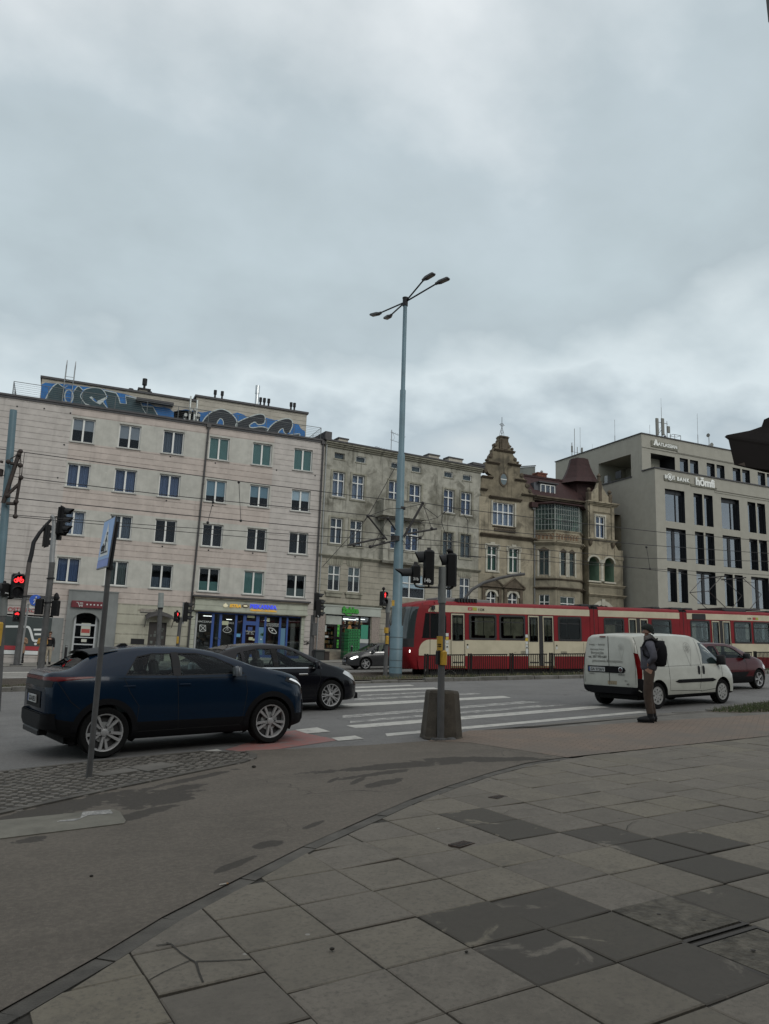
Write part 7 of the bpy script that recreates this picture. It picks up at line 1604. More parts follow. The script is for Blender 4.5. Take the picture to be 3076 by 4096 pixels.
# tram stop fence along the verge
Yf = 28.9
T = thing('track_fence', 'low dark steel railing between the verge and the tram', 'fence', (14.0,Yf,gz(14,Yf)))
x = 14.0; m_fence = M('fence_dark', (.011,.011,.010), .6, spec=.2)
while x < 48:
    def zf(u): return gz(u,Yf)-gz(14,Yf)
    w_ = 1.92; pn = MB()
    for k in range(20): 
        u = x+.08+(w_-.16)*k/19; pn.box(u-14-.012,u-14+.012,-.012,.012,zf(u)+.12,zf(u)+1.06)
    pn.add([(q-14,y,zf(q)+z) for q in (x+.04,x+w_-.04) for y in (-.02,.02) for z in (1.04,1.09)], [(0,1,3,2),(4,6,7,5),(0,4,5,1),(1,5,7,3),(3,7,6,2),(2,6,4,0)]); pn.add([(q-14,y,zf(q)+z) for q in (x+.04,x+w_-.04) for y in (-.02,.02) for z in (.10,.14)], [(0,1,3,2),(4,6,7,5),(0,4,5,1),(1,5,7,3),(3,7,6,2),(2,6,4,0)])
    pn.build('fence_panel', m_fence, T)
    ps_ = MB(); 
    for u in (x+.0,x+.11): ps_.box(u-14-.028,u-14+.028,-.03,.03,zf(u)-.1,zf(u)+1.12)
    ps_.build('fence_post', m_fence, T); x += 2.03
# things by the convenience store
def onG(p, v): return FG.world(FG.uz(p,v)[0], v, 0)
for k,(p,w_,h_,lab) in enumerate(((( 862,800),.85,1.95,'tall stack of bright green plastic crates by the store steps'),((775,800),.45,1.7,'narrower stack of dark green crates behind the bright green one'))):
    P = onG(zd(*p), -1.9+.5*k); P.z = planez(P.x,P.y); T = thing('crate_stack', lab, 'crates', tuple(P), FG.a, 'crates at the convenience store'); g_ = M('crate_green', (.012,.17,.045), .55) if k == 0 else M('crate_dark_green', (.012,.06,.03), .55)
    for q in range(9 if k == 0 else 8):
        b = MB(); z = .08+q*.215; b.box(-w_/2,w_/2,-.3,.3,z,z+.03); b.box(-w_/2,w_/2,-.3,-.27,z,z+.2); b.box(-w_/2,w_/2,.27,.3,z,z+.2); b.box(-w_/2,-w_/2+.03,-.27,.27,z,z+.2); b.box(w_/2-.03,w_/2,-.27,.27,z,z+.2)
        for i in range(4): b.box(-w_/2+.06+i*(w_-.12)/4,-w_/2+.06+i*(w_-.12)/4+.1,-.306,-.3,z+.06,z+.15,1)
        b.build('crate', [g_, M('crate_hole', (.004,.03,.012), .8)], T)
    if k == 0: b = MB(); b.box(-.5,.5,-.35,.35,.0,.07); b.build('pallet', M('pallet_blue', (.03,.07,.16), .7), T)
for k,(p0,p1,lab,m) in enumerate(((zd(290,935),zd(425,1075),'dark dented waste bin by the corner signal post',M('bin_dark', (.02,.024,.024), .7, var=.3, vs=5)),(zd(425,960),zd(500,1075),'low dark brown box beside the waste bin',M('box_brown', (.03,.022,.018), .8)))):
    a_, c_ = at(*p0,48.3), at(*p1,48.3); P = Vector(((a_.x+c_.x)/2,48.3,planez((a_.x+c_.x)/2,48.3))); T = thing('waste_bin' if k == 0 else 'street_box', lab, 'bin' if k == 0 else 'box', tuple(P)); w_ = (c_.x-a_.x)/2; h_ = a_.z-P.z
    b = MB(); b.rbox(-w_,w_,-.3,.3,0,h_*.85,.05); b.build('body', m, T); b = MB(); b.rbox(-w_*1.05,w_*1.05,-.33,.33,h_*.85,h_,.04); b.build('lid', m, T)
a_ = at(*zd(160,840),49.97); b = MB()
for q in (((95,810),(120,840)),((95,830),(130,800)),((130,800),(150,830),(165,805)),((180,800),(180,870)),((205,810),(200,845)),((180,835),(205,830)),((130,860),(215,845))): ribbon(b, [(at(*zd(*p),49.985).x-a_.x, at(*zd(*p),49.985).z-a_.z) for p in q], .05, 0)
tag(b.build('graffiti_tag', m_black, loc=tuple(a_)), 'black scribbled tag on the pale wall beside the bakery', 'graffiti')

# bent mast arm rising behind the tram
b = MB(); tubes(b, [((1862,2520),(1858,2395),(1888,2358),(1934,2331),(1998,2312),(2050,2301),(2097,2296),.085)], 36.6)
q = b.v[0]; b.tube([q,(q[0],q[1],gz(q[0],q[1]))], .10, 8); b.tube([tuple(at(2080,2290,36.6)),tuple(at(2090,2299,36.6))], .05, 6)
world_thing('bent_mast', 'dark bent mast arm curving right above the tram roof, before the ochre house', 'mast', b, m_post, 'arm')
# ---------------------------------------------------------------- vehicles
def pchip(pts):
    X = [p[0] for p in pts]; Y = [p[1] for p in pts]; n = len(X)
    h = [X[i+1]-X[i] for i in range(n-1)]; d = [(Y[i+1]-Y[i])/h[i] for i in range(n-1)]
    m = [d[0]]+[0 if d[i-1]*d[i] <= 0 else 2*d[i-1]*d[i]/(d[i-1]+d[i]) for i in range(1,n-1)]+[d[-1]]
    def f(x):
        if x <= X[0]: return Y[0]
        if x >= X[-1]: return Y[-1]
        i = 0
        while x > X[i+1]: i += 1
        t = (x-X[i])/h[i]; a = 2*t**3-3*t*t+1; b = t**3-2*t*t+t; c = -2*t**3+3*t*t; e = t**3-t*t
        return a*Y[i]+b*h[i]*m[i]+c*Y[i+1]+e*h[i]*m[i+1]
    return f
class Car:
    def __init__(s, sp):
        s.sp = sp; s.L = sp['L']
        for k in ('zb','zs','zt','wm','ws','wt'): setattr(s, k, pchip(sp[k]))
    def sec(s, x, inset=0.0, zmin=None):
        zb_, zs, zt_, wm, ws, wt = s.zb(x), s.zs(x), s.zt(x), s.wm(x), s.ws(x), s.wt(x); h = zt_-zs; b = zs-zb_
        tr = s.sp.get('tumble', .5)
        P = [(0,zb_),(wm*.82,zb_),(wm*.93,zb_+.025),(wm*.975,zb_+.1*b),(wm*.992,zb_+.28*b),(wm,zb_+.46*b),(wm*.998,zb_+.62*b),(wm*.985,zb_+.76*b),((wm*.35+ws*.65),zb_+.89*b),(ws*1.0,zb_+.97*b),(ws*.985,zs+.02*h),
             (ws+(wt-ws)*.30,zs+.30*h),(ws+(wt-ws)*.62,zs+.60*h),(wt+.012,zs+.80*h),(wt*.955,zs+.905*h),(wt*.84,zs+.962*h),(wt*.55,zt_-.016*min(1,h*4)),(wt*.28,zt_-.004),(0,zt_)]
        if inset:
            Q = []
            for y, z in P: Q.append((max(0,y-inset) if y > 0 else 0, max(zmin, min(z, zt_)-(inset*.8 if z > zs else 0))))
            return Q
        return P
    def half(s, x, z):
        P = s.sec(x)[1:]
        if z <= P[0][1]: return P[0][0]
        for (y0,z0),(y1,z1_) in zip(P, P[1:]):
            if z0 <= z <= z1_: return y0+(y1-y0)*((z-z0)/(z1_-z0) if z1_ > z0 else 0)
        return 0.0
    def top(s, x, y):
        P = s.sec(x)[9:][::-1]; y = abs(y)
        for (y0,z0),(y1,z1_) in zip(P, P[1:]):
            if y0 <= y <= y1: return z0+(z1_-z0)*((y-y0)/(y1-y0) if y1 > y0 else 0)
        return P[-1][1]
    def loft(s, x0, x1, step=.045, inset=0.0, zmin=None, matf=None, mi=0):
        n = max(2, round((x1-x0)/step)); X = [x0+(x1-x0)*i/n for i in range(n+1)]
        if not inset: X = sorted(set([round(q,4) for q in X]+[x0+.012,x0+.03,x1-.012,x1-.03]))
        mb = MB(); rings = []
        for x in X:
            P = s.sec(x, inset, zmin); R_ = [(x,y,z) for y,z in P]+[(x,-y,z) for y,z in P[-2:0:-1]]
            rings.append(len(mb.v)); mb.v += R_
        m = len(P)*2-2
        for a, b in zip(rings, rings[1:]):
            for k in range(m):
                k2 = (k+1)%m; f = [a+k,a+k2,b+k2,b+k]; c = sum((Vector(mb.v[i]) for i in f), Vector())/4
                kk = min(k, m-1-k); mb.f.append(f); mb.mi.append(matf(c, kk) if matf else mi)
        for r in (rings[0],rings[-1]):
            mb.f.append([r+k for k in range(m)]); mb.mi.append(0 if matf else mi)
        return mb
    def side(s, x, z, sg, off=0.0):
        y = s.half(x, z); return Vector((x, sg*(y+off), z))
    def patch(s, mb, poly, sg, off=.004, n=10, mi=0, rows=4):      # side-view outline laid on the flank
        xs = [p[0] for p in poly]; x0, x1 = min(xs), max(xs); g = []
        for i in range(n+1):
            x = x0+(x1-x0)*min(max(i/n, .0005), .9995); zz = []
            for (ax_,az),(bx,bz) in zip(poly, poly[1:]+poly[:1]):
                if (ax_ <= x < bx) or (bx <= x < ax_): zz.append(az+(bz-az)*(x-ax_)/(bx-ax_))
            if len(zz) < 2: zz = [zz[0]]*2 if zz else [0,0]
            a, b = min(zz), max(zz); g.append([s.side(x, a+(b-a)*j/rows, sg, off) for j in range(rows+1)])
        vs = [p for c in g for p in c]; r_ = rows+1
        mb.add(vs, [(i*r_+j,(i+1)*r_+j,(i+1)*r_+j+1,i*r_+j+1) for i in range(n) for j in range(rows)], mi)
    def line(s, mb, pts, sg, wdt=.008, off=.003, mi=0):
        P = []
        for (a,b),(c,d) in zip(pts, pts[1:]):
            n = max(1, int(hypot(c-a,d-b)/.06)); P += [(a+(c-a)*i/n, b+(d-b)*i/n) for i in range(n)]
        P.append(pts[-1]); vs = []
        for i,(x,z) in enumerate(P):
            a, b = P[max(0,i-1)], P[min(len(P)-1,i+1)]; dx, dz = b[0]-a[0], b[1]-a[1]; l = hypot(dx,dz) or 1
            vs += [s.side(x-dz/l*wdt/2, z+dx/l*wdt/2, sg, off), s.side(x+dz/l*wdt/2, z-dx/l*wdt/2, sg, off)]
        mb.add(vs, [(2*i,2*i+1,2*i+3,2*i+2) for i in range(len(P)-1)], mi)
    def toppatch(s, mb, x0, x1, f, off=.004, n=10, m=8, mi=0, f1=None):   # band over the top; f = share of the half width at each end
        g = []
        for i in range(n+1):
            t = i/n; x = x0+(x1-x0)*t; fr = f+((f1 or f)-f)*t; w_ = s.wt(x)*fr
            for j in range(m+1):
                y = w_*(2*j/m-1); g.append((x, y, s.top(x,y)+off))
        mb.add(g, [(i*(m+1)+j,(i+1)*(m+1)+j,(i+1)*(m+1)+j+1,i*(m+1)+j+1) for i in range(n) for j in range(m)], mi)
m_tyre = M('tyre_rubber', (.008,.008,.008), .9, bump=.2, bs=60, spec=.15)
m_alloy = M('alloy', (.34,.34,.34), .35, metal=.3, var=.1, vs=12)
m_alloyd = M('alloy_dark', (.02,.02,.022), .6)  # dark tone of backing disc, tread grooves and bolts
m_clad = M('black_cladding', (.006,.006,.007), .65, bump=.1, bs=200, spec=.12)
m_cglass = glass('car_glass', (.60,.68,.66), .0, mul=.45)
m_cabin = M('cabin_trim', (.012,.012,.013), .9, spec=.1)
m_seat = M('seat_cloth', (.05,.048,.045), .9)
m_chrome = M('chrome', (.6,.6,.6), .12, metal=1)
m_lens = M('headlamp_lens', (.55,.57,.58), .12, spec=.7)
m_drl = M('lit_headlamp', (1,.98,.92), .3, emis=3.0)
m_tail = M('tail_lamp', (.10,.002,.003), .2, spec=.3)
m_plate = M('number_plate', (.42,.43,.42), .5, dirt=.3, ds=9)
m_seam = M('panel_gap', (.004,.004,.004), .9)
WH = {}
def wheel(parent, x, y, r, rim_r, style, wdt=.21, steer=0.0):
    sg = 1 if y > 0 else -1; key = (round(r,3), round(rim_r,3), style)
    if key not in WH:
        t = MB(); h = wdt/2
        t.lathe([(rim_r*.98,-h*.85),(rim_r*1.03,-h*.95),(r*.93,-h),(r*.985,-h*.82),(r,-h*.6),(r,h*.6),(r*.985,h*.82),(r*.93,h),(rim_r*1.03,h*.95),(rim_r*.98,h*.85)], axis='y', n=32, cap=False)
        for k in (-.4,0,.4): t.lathe([(r+.001,h*k-.006),(r+.001,h*k+.006)], axis='y', n=32, mi=1, cap=False)
        q = MB()                                  # faces +y
        q.lathe([(rim_r*1.01,h*.80),(rim_r*1.0,h*.9),(rim_r*.94,h*.86),(rim_r*.9,h*.55),(rim_r*.88,-h*.6)], axis='y', n=32, mi=0, cap=False)
        q.lathe([(.001,h*.15),(rim_r*.9,h*.1)], axis='y', n=24, mi=1, cap=False)
        q.lathe([(rim_r*.55,h*.12),(rim_r*.55,h*.3),(.02,h*.3)], axis='y', n=20, mi=2, cap=False)
        def spoke(a, w0, w1, ra, rb, y0=.72, y1=.84, th=.3):
            n0 = len(q.v); q.add([(ra,h*y0,-w0),(ra,h*y0,w0),(rb,h*y1,w1),(rb,h*y1,-w1),(ra,h*(y0-th),-w0*1.3),(ra,h*(y0-th),w0*1.3),(rb,h*(y1-th),w1*1.3),(rb,h*(y1-th),-w1*1.3)], [(0,1,2,3),(0,4,5,1),(1,5,6,2),(2,6,7,3),(3,7,4,0)], 0)
            q.xf(Matrix.Rotation(a,4,'Y'), n0)
        if style == 'ten':
            for k in range(5):
                for d in (-.2,.2): spoke(2*pi*k/5+d+.3, rim_r*.05, rim_r*.075, rim_r*.2, rim_r*.95)
        elif style == 'star':
            for k in range(5):
                for d in (-.13,.13): spoke(2*pi*k/5+d, rim_r*.05, rim_r*.045, rim_r*.18, rim_r*.95)
                spoke(2*pi*k/5+pi/5, rim_r*.02, rim_r*.05, rim_r*.2, rim_r*.95, .5, .7)
        elif style == 'five':
            for k in range(5): spoke(2*pi*k/5, rim_r*.14, rim_r*.10, rim_r*.15, rim_r*.95)
        else:
            q.lathe([(.001,h*.8),(rim_r*.5,h*.86),(rim_r*.97,h*.8)], axis='y', n=24, mi=0, cap=False)
            for k in range(8):
                a = 2*pi*k/8; q.lathe([(rim_r*.11,h*.84),(rim_r*.11,h*.86)], (rim_r*.66*cos(a),0,rim_r*.66*sin(a)), 'y', 10, 1)
        q.lathe([(rim_r*.2,h*.5),(rim_r*.2,h*.8),(rim_r*.12,h*.86),(.001,h*.86)], axis='y', n=16, mi=0, cap=False)
        for k in range(5): a = 2*pi*k/5+.6; q.lathe([(.011,h*.7),(.011,h*.9),(.001,h*.9)], (rim_r*.30*cos(a),0,rim_r*.30*sin(a)), 'y', 8, 1)
        WH[key] = (t.mesh('wheel', [m_tyre,m_alloyd], 35), q.mesh('rim', [m_alloy if style != 'cap' else M('hub_cap', (.32,.32,.31), .5, dirt=.4, ds=8), m_alloyd, m_galv], 30))
    a, b = WH[key]; o = link('wheel', a, parent, (x,y,r)); q = link('rim', b, o)
    o.rotation_euler = (0,0,(0 if sg > 0 else pi)+steer)
    return o
def make_car(car, T, paint_, clad=None, matf=None, arches=(), rw=.345, windows=(), wind=None, rear=None, cabin=None, seats=True, dark=None):
    sp = car.sp
    body = car.loft(0, car.L, matf=matf).build('body', [paint_, clad or m_clad, m_seam], T, 32)
    if cabin:
        c = car.loft(cabin[0], cabin[1], .09, .055, cabin[2], mi=1).build('cutter', [m_cabin], T); cut(body, c)
    if cabin and windows:
        c = MB()
        for poly in windows: c.prism(poly, -1.3, 1.3, 1)
        cut(body, c.build('cutter', [m_cabin], T))
    for wn in (wind, rear):
        if not (cabin and wn): continue
        (xa, xb, fa, fb) = wn; q = []
        for off in (-.12,.12):
            for x, f in ((xa,fa),(xb,fb)):
                for sg in (-1,1):
                    y = car.wt(x)*f*sg; z = car.top(x,y); nx_ = -(car.zt(xb)-car.zt(xa)); nz = (xb-xa); l = hypot(nx_,nz)
                    q.append((x+nx_/l*off*(1 if nz > 0 else -1), y, z+abs(nz)/l*off))
        c = MB(); c.add(q, [(0,1,3,2),(4,6,7,5),(0,4,5,1),(2,3,7,6),(0,2,6,4),(1,5,7,3)], 1); cut(body, c.build('cutter', [m_cabin], T))
    c = MB()
    for x in arches:
        for sg in (-1,1): c.lathe([(rw*1.14,sg*.55),(rw*1.14,sg*1.2)], (x,0,rw*1.02), 'y', 36, 2)
    cut(body, c.build('cutter', [m_seam], T))
    for p in body.data.polygons: p.use_smooth = True
    bm2 = bmesh.new(); bm2.from_mesh(body.data)
    for e in bm2.edges: e.smooth = not (len(e.link_faces) == 2 and e.calc_face_angle(0) > radians(32))
    bm2.to_mesh(body.data); bm2.free()
    under = MB(); under.box(.3, car.L-.35, -.6, .6, .2, .42); under.build('underbody', m_seam, T)
    for poly in windows:
        for sg in (-1,1):
            g = MB(); car.patch(g, poly, sg, -.012 if cabin else .004, 14, 0, 4); g.build('side_window', dark or m_cglass, T, 60)
    if wind: g = MB(); car.toppatch(g, wind[0], wind[1], wind[2], -.01 if cabin else .004, 12, 8, f1=wind[3]); g.build('windscreen', dark or m_cglass, T, 60)
    if rear: g = MB(); car.toppatch(g, rear[0], rear[1], rear[2], -.008, 12, 8, f1=rear[3]); g.build('rear_window', dark or m_cglass, T, 60)
    if cabin and seats:
        for (x, ys) in seats:
            for y in ys:
                s_ = MB(); s_.rbox(x-.05,x+.45,y-.24,y+.24,.38,.58,.05); n0 = len(s_.v); s_.rbox(-.08,.08,y-.23,y+.23,0,.62,.05); s_.rbox(-.05,.06,y-.12,y+.12,.64,.84,.04)
                s_.xf(Matrix.Translation((x-.02,0,.52)) @ Matrix.Rotation(-.2,4,'Y'), n0); s_.build('seat', m_seat, T)
        s_ = MB(); xd = cabin[1]-.55; s_.rbox(xd,xd+.45,-.66,.66,.6,.93,.05); s_.build('dashboard', m_cabin, T)
        s_ = MB(); a0 = xd-.12; s_.tube([(a0+.08*cos(t)*.3,.36+.18*sin(t),.93+.18*cos(t)) for t in [2*pi*i/18 for i in range(19)]], .016, 6); s_.tube([(a0,.36,.93),(xd+.1,.36,.85)], .02, 6); s_.tube([(a0,.2,.93),(a0,.52,.93)], .014, 6); s_.build('steering_wheel', m_black, T)
    return body
def mirror_part(car, T, x, z, m, cap=None, size=(.09,.12,.085)):
    for sg in (-1,1):
        b = MB(); y = car.half(x,z); (hx_, hy_, hz_) = size; b.rbox(x-hx_*.9,x+hx_*.5,sg*(y+.13)-hy_*.95,sg*(y+.13)+hy_*.95,z+.05-hz_,z+.05+hz_,min(size)*.45); b.tube([(x,sg*(y-.03),z-.03),(x-.01,sg*(y+.1),z+.0)], .025, 6, 1)
        b.build('wing_mirror', [cap or m, m_black], T, 50)
def plate(T, txt, x, z, w_=.52, face=-1, tilt=0.0):
    p = MB(); p.box(-.006,.006,-w_/2,w_/2,-.055,.055,0); p.box(-.0072,.0072,w_/2-.04,w_/2-.002,-.053,.053,1)
    o = p.build('number_plate', [m_plate, M('plate_blue', (.03,.07,.25), .5)], T, loc=(x,0,z))
    if txt:
        t = text_mb(txt, .1, .003, bold=.002); fit(t, w_*.82); t.v = [((-.008 if face < 0 else .008)+y*0, -x*(1 if face < 0 else -1)-.02, z_-.037) for x,y,z_ in t.v]; t.build('plate_lettering', m_black, o)
    if tilt: o.rotation_euler = (0,tilt,0)
    return o
def place(lab, name, x, y, head, scale, cat='car', group=None, off=(0,0)):
    """x, y: ground point of the rear centre"""
    h = radians(head); T = thing(name, lab, cat, (x,y,gz(x,y)+.004), h, group); T.scale = (scale,)*3
    # lie on the sloping street
    e = 2.0; sl = (gz(x+e*cos(h),y+e*sin(h))-gz(x,y))/e; cr_ = (gz(x-e*sin(h),y+e*cos(h))-gz(x,y))/e
    T.rotation_mode = 'XYZ'; T.rotation_euler = (Matrix.Rotation(h,3,'Z') @ Matrix.Rotation(-math.atan(sl),3,'Y') @ Matrix.Rotation(math.atan(cr_),3,'X')).to_euler()
    return T
def paintmat(name, col, flake=.25, rough=.28, dust=.0):
    m = M(name, col, rough, metal=flake, coat=.22, spec=.18, var=.06, vs=1.2, dirt=dust, ds=2.5); return m
# blue coupe-like crossover in front
chs = dict(L=4.36,
 zb=[(0,.44),(.12,.36),(.4,.28),(.9,.22),(3.2,.21),(3.9,.23),(4.2,.26),(4.36,.34)],
 zs=[(0,.95),(.10,1.01),(.3,1.03),(.8,1.035),(1.3,1.01),(2.2,.985),(3.0,.975),(3.5,.965),(3.85,.93),(4.15,.84),(4.3,.70),(4.36,.58)],
 zt=[(0,1.03),(.06,1.085),(.2,1.105),(.32,1.15),(.55,1.34),(.76,1.46),(1.08,1.53),(1.48,1.565),(1.9,1.555),(2.24,1.52),(2.55,1.44),(2.88,1.29),(3.22,1.12),(3.45,1.065),(3.85,.99),(4.15,.90),(4.28,.79),(4.36,.64)],
 wm=[(0,.66),(.06,.78),(.2,.87),(.45,.905),(.79,.92),(1.3,.89),(2.0,.875),(2.7,.88),(3.2,.905),(3.5,.91),(3.9,.875),(4.12,.78),(4.27,.62),(4.36,.42)],
 ws=[(0,.60),(.06,.73),(.2,.82),(.45,.855),(.79,.865),(1.3,.845),(2.0,.84),(2.7,.84),(3.2,.845),(3.5,.835),(3.9,.79),(4.12,.70),(4.27,.55),(4.36,.36)],
 wt=[(0,.54),(.06,.66),(.2,.70),(.36,.66),(.85,.60),(1.25,.60),(1.9,.61),(2.35,.63),(2.65,.67),(3.22,.76),(3.6,.74),(4.0,.66),(4.2,.54),(4.36,.26)])
def nx(x): return x if x < 3.43 else 3.43+(x-3.43)*.87
for k in ('zb','zs','zt','wm','ws','wt'): chs[k] = [(nx(x), v+(.115 if k == 'zs' else .125*min(1,max(0,(1.58-v)/.5)) if k == 'zt' else 0)) for x,v in chs[k]]
chs['L'] = nx(4.36); CH = Car(chs)
def NX(P, dz=.115): return [(nx(x), z+dz) for x,z in P]
m_chp = paintmat('paint_deep_blue', (.0026,.0115,.027), .1, .22, 0)
def chm(c, k): return 1 if k <= 3 else 0
a12 = 12.9; sc = .925
px_, py_ = 0.72, 11.19                            # near rear tyre on the road
hx, hy = cos(radians(a12)), sin(radians(a12))
rx, ry = px_-.79*sc*hx-.80*sc*hy, py_-.79*sc*hy+.80*sc*hx
T = place('dark blue coupe crossover nearest the camera, light bar across its tail', 'crossover_car', rx, ry, a12, sc)
chw = [[(1.05,1.14),(1.80,1.12),(1.80,1.45),(1.50,1.455),(1.26,1.41)], [(1.90,1.115),(2.98,1.115),(2.78,1.26),(2.50,1.385),(2.2,1.45),(1.90,1.455)]]
make_car(CH, T, m_chp, matf=chm, arches=(.79,3.43), rw=.35, windows=chw, wind=(2.54,3.16,.90,.93), rear=(.27,.72,.90,.86), cabin=(.85,3.02,.60), seats=[(1.79,(.37,-.37)),(1.0,(.37,-.37))])
for x in (.79,3.43):
    for sg in (-1,1): wheel(T, x, sg*.79, .352, .262, 'ten')
b = MB()
for sg in (-1,1):
    CH.line(b, [(1.03,1.12),(1.12,.9),(1.26,.7),(1.24,.45)], sg); CH.line(b, [(1.85,1.12),(1.88,.32)], sg); CH.line(b, [(2.98,1.10),(3.0,.85),(2.92,.4),(2.85,.32)], sg); CH.line(b, [(1.25,.33),(2.9,.33)], sg); CH.line(b, [(.95,1.10),(2.0,1.075),(3.0,1.07)], sg, .006); CH.line(b, [(.12,1.08),(.3,.8),(.42,.7)], sg)
b.build('panel_gaps', m_seam, T)
for sg in (-1,1):
    for ax_ in (.79,3.43): b = MB(); CH.line(b, [(ax_+.435*cos(t),.352+.435*sin(t)) for t in [pi*(-.12)+pi*1.24*i/28 for i in range(29)]], sg, .085, .006); b.build('arch_trim', m_clad, T, 60)
b = MB()
for sg in (-1,1):
    for w_ in chw: CH.line(b, w_+[w_[0]], sg, .030, -.004)
    CH.patch(b, [(1.79,1.115),(1.91,1.115),(1.91,1.465),(1.79,1.465)], sg, .002, 4); pass
b.build('window_trim', m_black, T, 60)
def rearpatch(car, mb, y0, y1, z0, z1_, off=.01, n=16, m=4, mi=0):
    g = []
    for i in range(n+1):
        y = y0+(y1-y0)*i/n
        for j in range(m+1):
            z = z0+(z1_-z0)*j/m; x = 0.0
            while x < .6 and car.half(x,z) < abs(y): x += .004
            g.append((x-off,y,z))
    mb.add(g, [(i*(m+1)+j,(i+1)*(m+1)+j,(i+1)*(m+1)+j+1,i*(m+1)+j+1) for i in range(n) for j in range(m)], mi)
def frontpatch(car, mb, y0, y1, z0, z1_, off=.01, n=16, m=4, mi=0):
    g = []
    for i in range(n+1):
        y = y0+(y1-y0)*i/n
        for j in range(m+1):
            z = z0+(z1_-z0)*j/m; x = car.L
            while x > car.L-.8 and car.half(x,z) < abs(y): x -= .004
            g.append((x+off,y,z))
    mb.add(g, [(i*(m+1)+j,(i+1)*(m+1)+j,(i+1)*(m+1)+j+1,i*(m+1)+j+1) for i in range(n) for j in range(m)], mi)
b = MB(); rearpatch(CH, b, -.80, .80, 1.095, 1.145, .014, 24, 2)
for sg in (-1,1): CH.patch(b, [(.04,1.085),(.14,1.085),(.62,1.125),(.60,1.14),(.14,1.142),(.05,1.14)], sg, .009, 12)
b.build('tail_light_bar', m_tail, T, 60)
b = MB(); rearpatch(CH, b, -.76, .76, 1.0, 1.09, .008, 20, 2); b.build('tail_panel', m_black, T, 60)
b = MB(); rearpatch(CH, b, -.44, .44, .70, .93, .012, 14, 3); b.build('plate_recess', m_clad, T, 60)
b = MB(); rearpatch(CH, b, -.84, .84, .42, .63, .035, 24, 3); rearpatch(CH, b, -.84, .84, .63, .645, .018, 24, 1); b.build('rear_bumper_trim', m_clad, T, 60)
b = MB(); b.rbox(-.03,.1,-.5,.5,.33,.41,.015); b.build('rear_diffuser', m_black, T)
plate(T, 'GDA 8E51', -.028, .82)
b = MB()
for zo in (.0,.022): b.add([(x,y*w_,z+zo-.05*abs(y)**3) for x,w_,z in ((.58,.60,1.475),(.78,.60,1.497),(1.0,.58,1.527)) for y in [k/5-1 for k in range(11)]], [(i*11+k,i*11+k+1,(i+1)*11+k+1,(i+1)*11+k) for i in range(2) for k in range(10)])
b.build('roof_spoiler', m_black, T, 60)
b = MB(); b.prism([(1.06,1.50),(1.22,1.60),(1.28,1.60),(1.34,1.55)], -.03, .03); b.build('shark_fin_antenna', m_black, T)
mirror_part(CH, T, 2.80, 1.12, m_black, M('mirror_grey', (.10,.11,.12), .3, metal=.3), (.07,.10,.075))
for sg in (-1,1):
    b = MB(); CH.patch(b, NX([(3.74,.865),(4.10,.775),(4.27,.69),(4.25,.755),(4.05,.88),(3.78,.935)]), sg, .007, 10); b.build('headlight', m_black, T, 60)
    b = MB(); CH.patch(b, NX([(3.84,.888),(4.10,.805),(4.23,.72),(4.215,.765),(4.05,.858),(3.86,.915)]), sg, .011, 8); b.build('daytime_lamp', M('lamp_white', (.75,.78,.80), .3, emis=.35), T, 60)
b = MB(); frontpatch(CH, b, -.74, .74, .34, .66, .012, 20, 3); b.build('front_bumper_trim', m_clad, T, 60)
for sg in (-1,1):
    for x in (2.66,1.80): b = MB(); y = CH.half(x-.6,.97); b.rbox(x-.78,x-.60,sg*y-.012,sg*y+.012,.97,.995,.005); b.build('door_handle', m_chp, T)
# dark saloon beyond it
FLU = Car(dict(L=4.62,
 zb=[(0,.42),(.2,.32),(.6,.24),(1.2,.19),(3.4,.18),(4.0,.19),(4.4,.2),(4.62,.28)],
 zs=[(0,.84),(.1,.92),(.5,.965),(1.2,.965),(2.2,.945),(3.2,.93),(3.7,.925),(4.0,.88),(4.3,.78),(4.52,.65),(4.62,.52)],
 zt=[(0,.93),(.08,1.02),(.35,1.06),(.62,1.09),(.95,1.24),(1.3,1.375),(1.7,1.455),(2.15,1.482),(2.55,1.465),(2.9,1.38),(3.3,1.20),(3.72,1.0),(3.95,.955),(4.25,.87),(4.48,.75),(4.62,.58)],
 wm=[(0,.62),(.08,.76),(.3,.86),(.7,.895),(1.2,.90),(2.3,.89),(3.3,.90),(3.8,.90),(4.15,.85),(4.4,.72),(4.55,.55),(4.62,.38)],
 ws=[(0,.58),(.08,.71),(.3,.80),(.7,.84),(1.2,.85),(2.3,.84),(3.3,.845),(3.8,.82),(4.15,.76),(4.4,.63),(4.55,.48),(4.62,.32)],
 wt=[(0,.50),(.1,.62),(.4,.70),(.7,.66),(1.3,.58),(2.0,.58),(2.6,.60),(3.0,.64),(3.7,.76),(4.0,.70),(4.3,.58),(4.5,.42),(4.62,.22)]))
a13 = 12.5; sc = .965; hx, hy = cos(radians(a13)), sin(radians(a13)); px_, py_ = 5.62, 16.3
rx, ry = px_-3.69*sc*hx-.78*sc*hy, py_-3.69*sc*hy+.78*sc*hx
T = place('black saloon with chrome window line, beyond the blue crossover', 'saloon_car', rx, ry, a13, sc)
flw = [[(1.30,1.0),(1.55,.99),(1.55,1.30),(1.47,1.27)], [(1.60,.985),(2.28,.97),(2.28,1.36),(1.95,1.37),(1.62,1.31)], [(2.38,.968),(3.42,.955),(3.16,1.13),(2.86,1.30),(2.6,1.36),(2.38,1.365)]]
m_flp = paintmat('paint_black', (.0035,.0036,.006), .1, .2, 0)
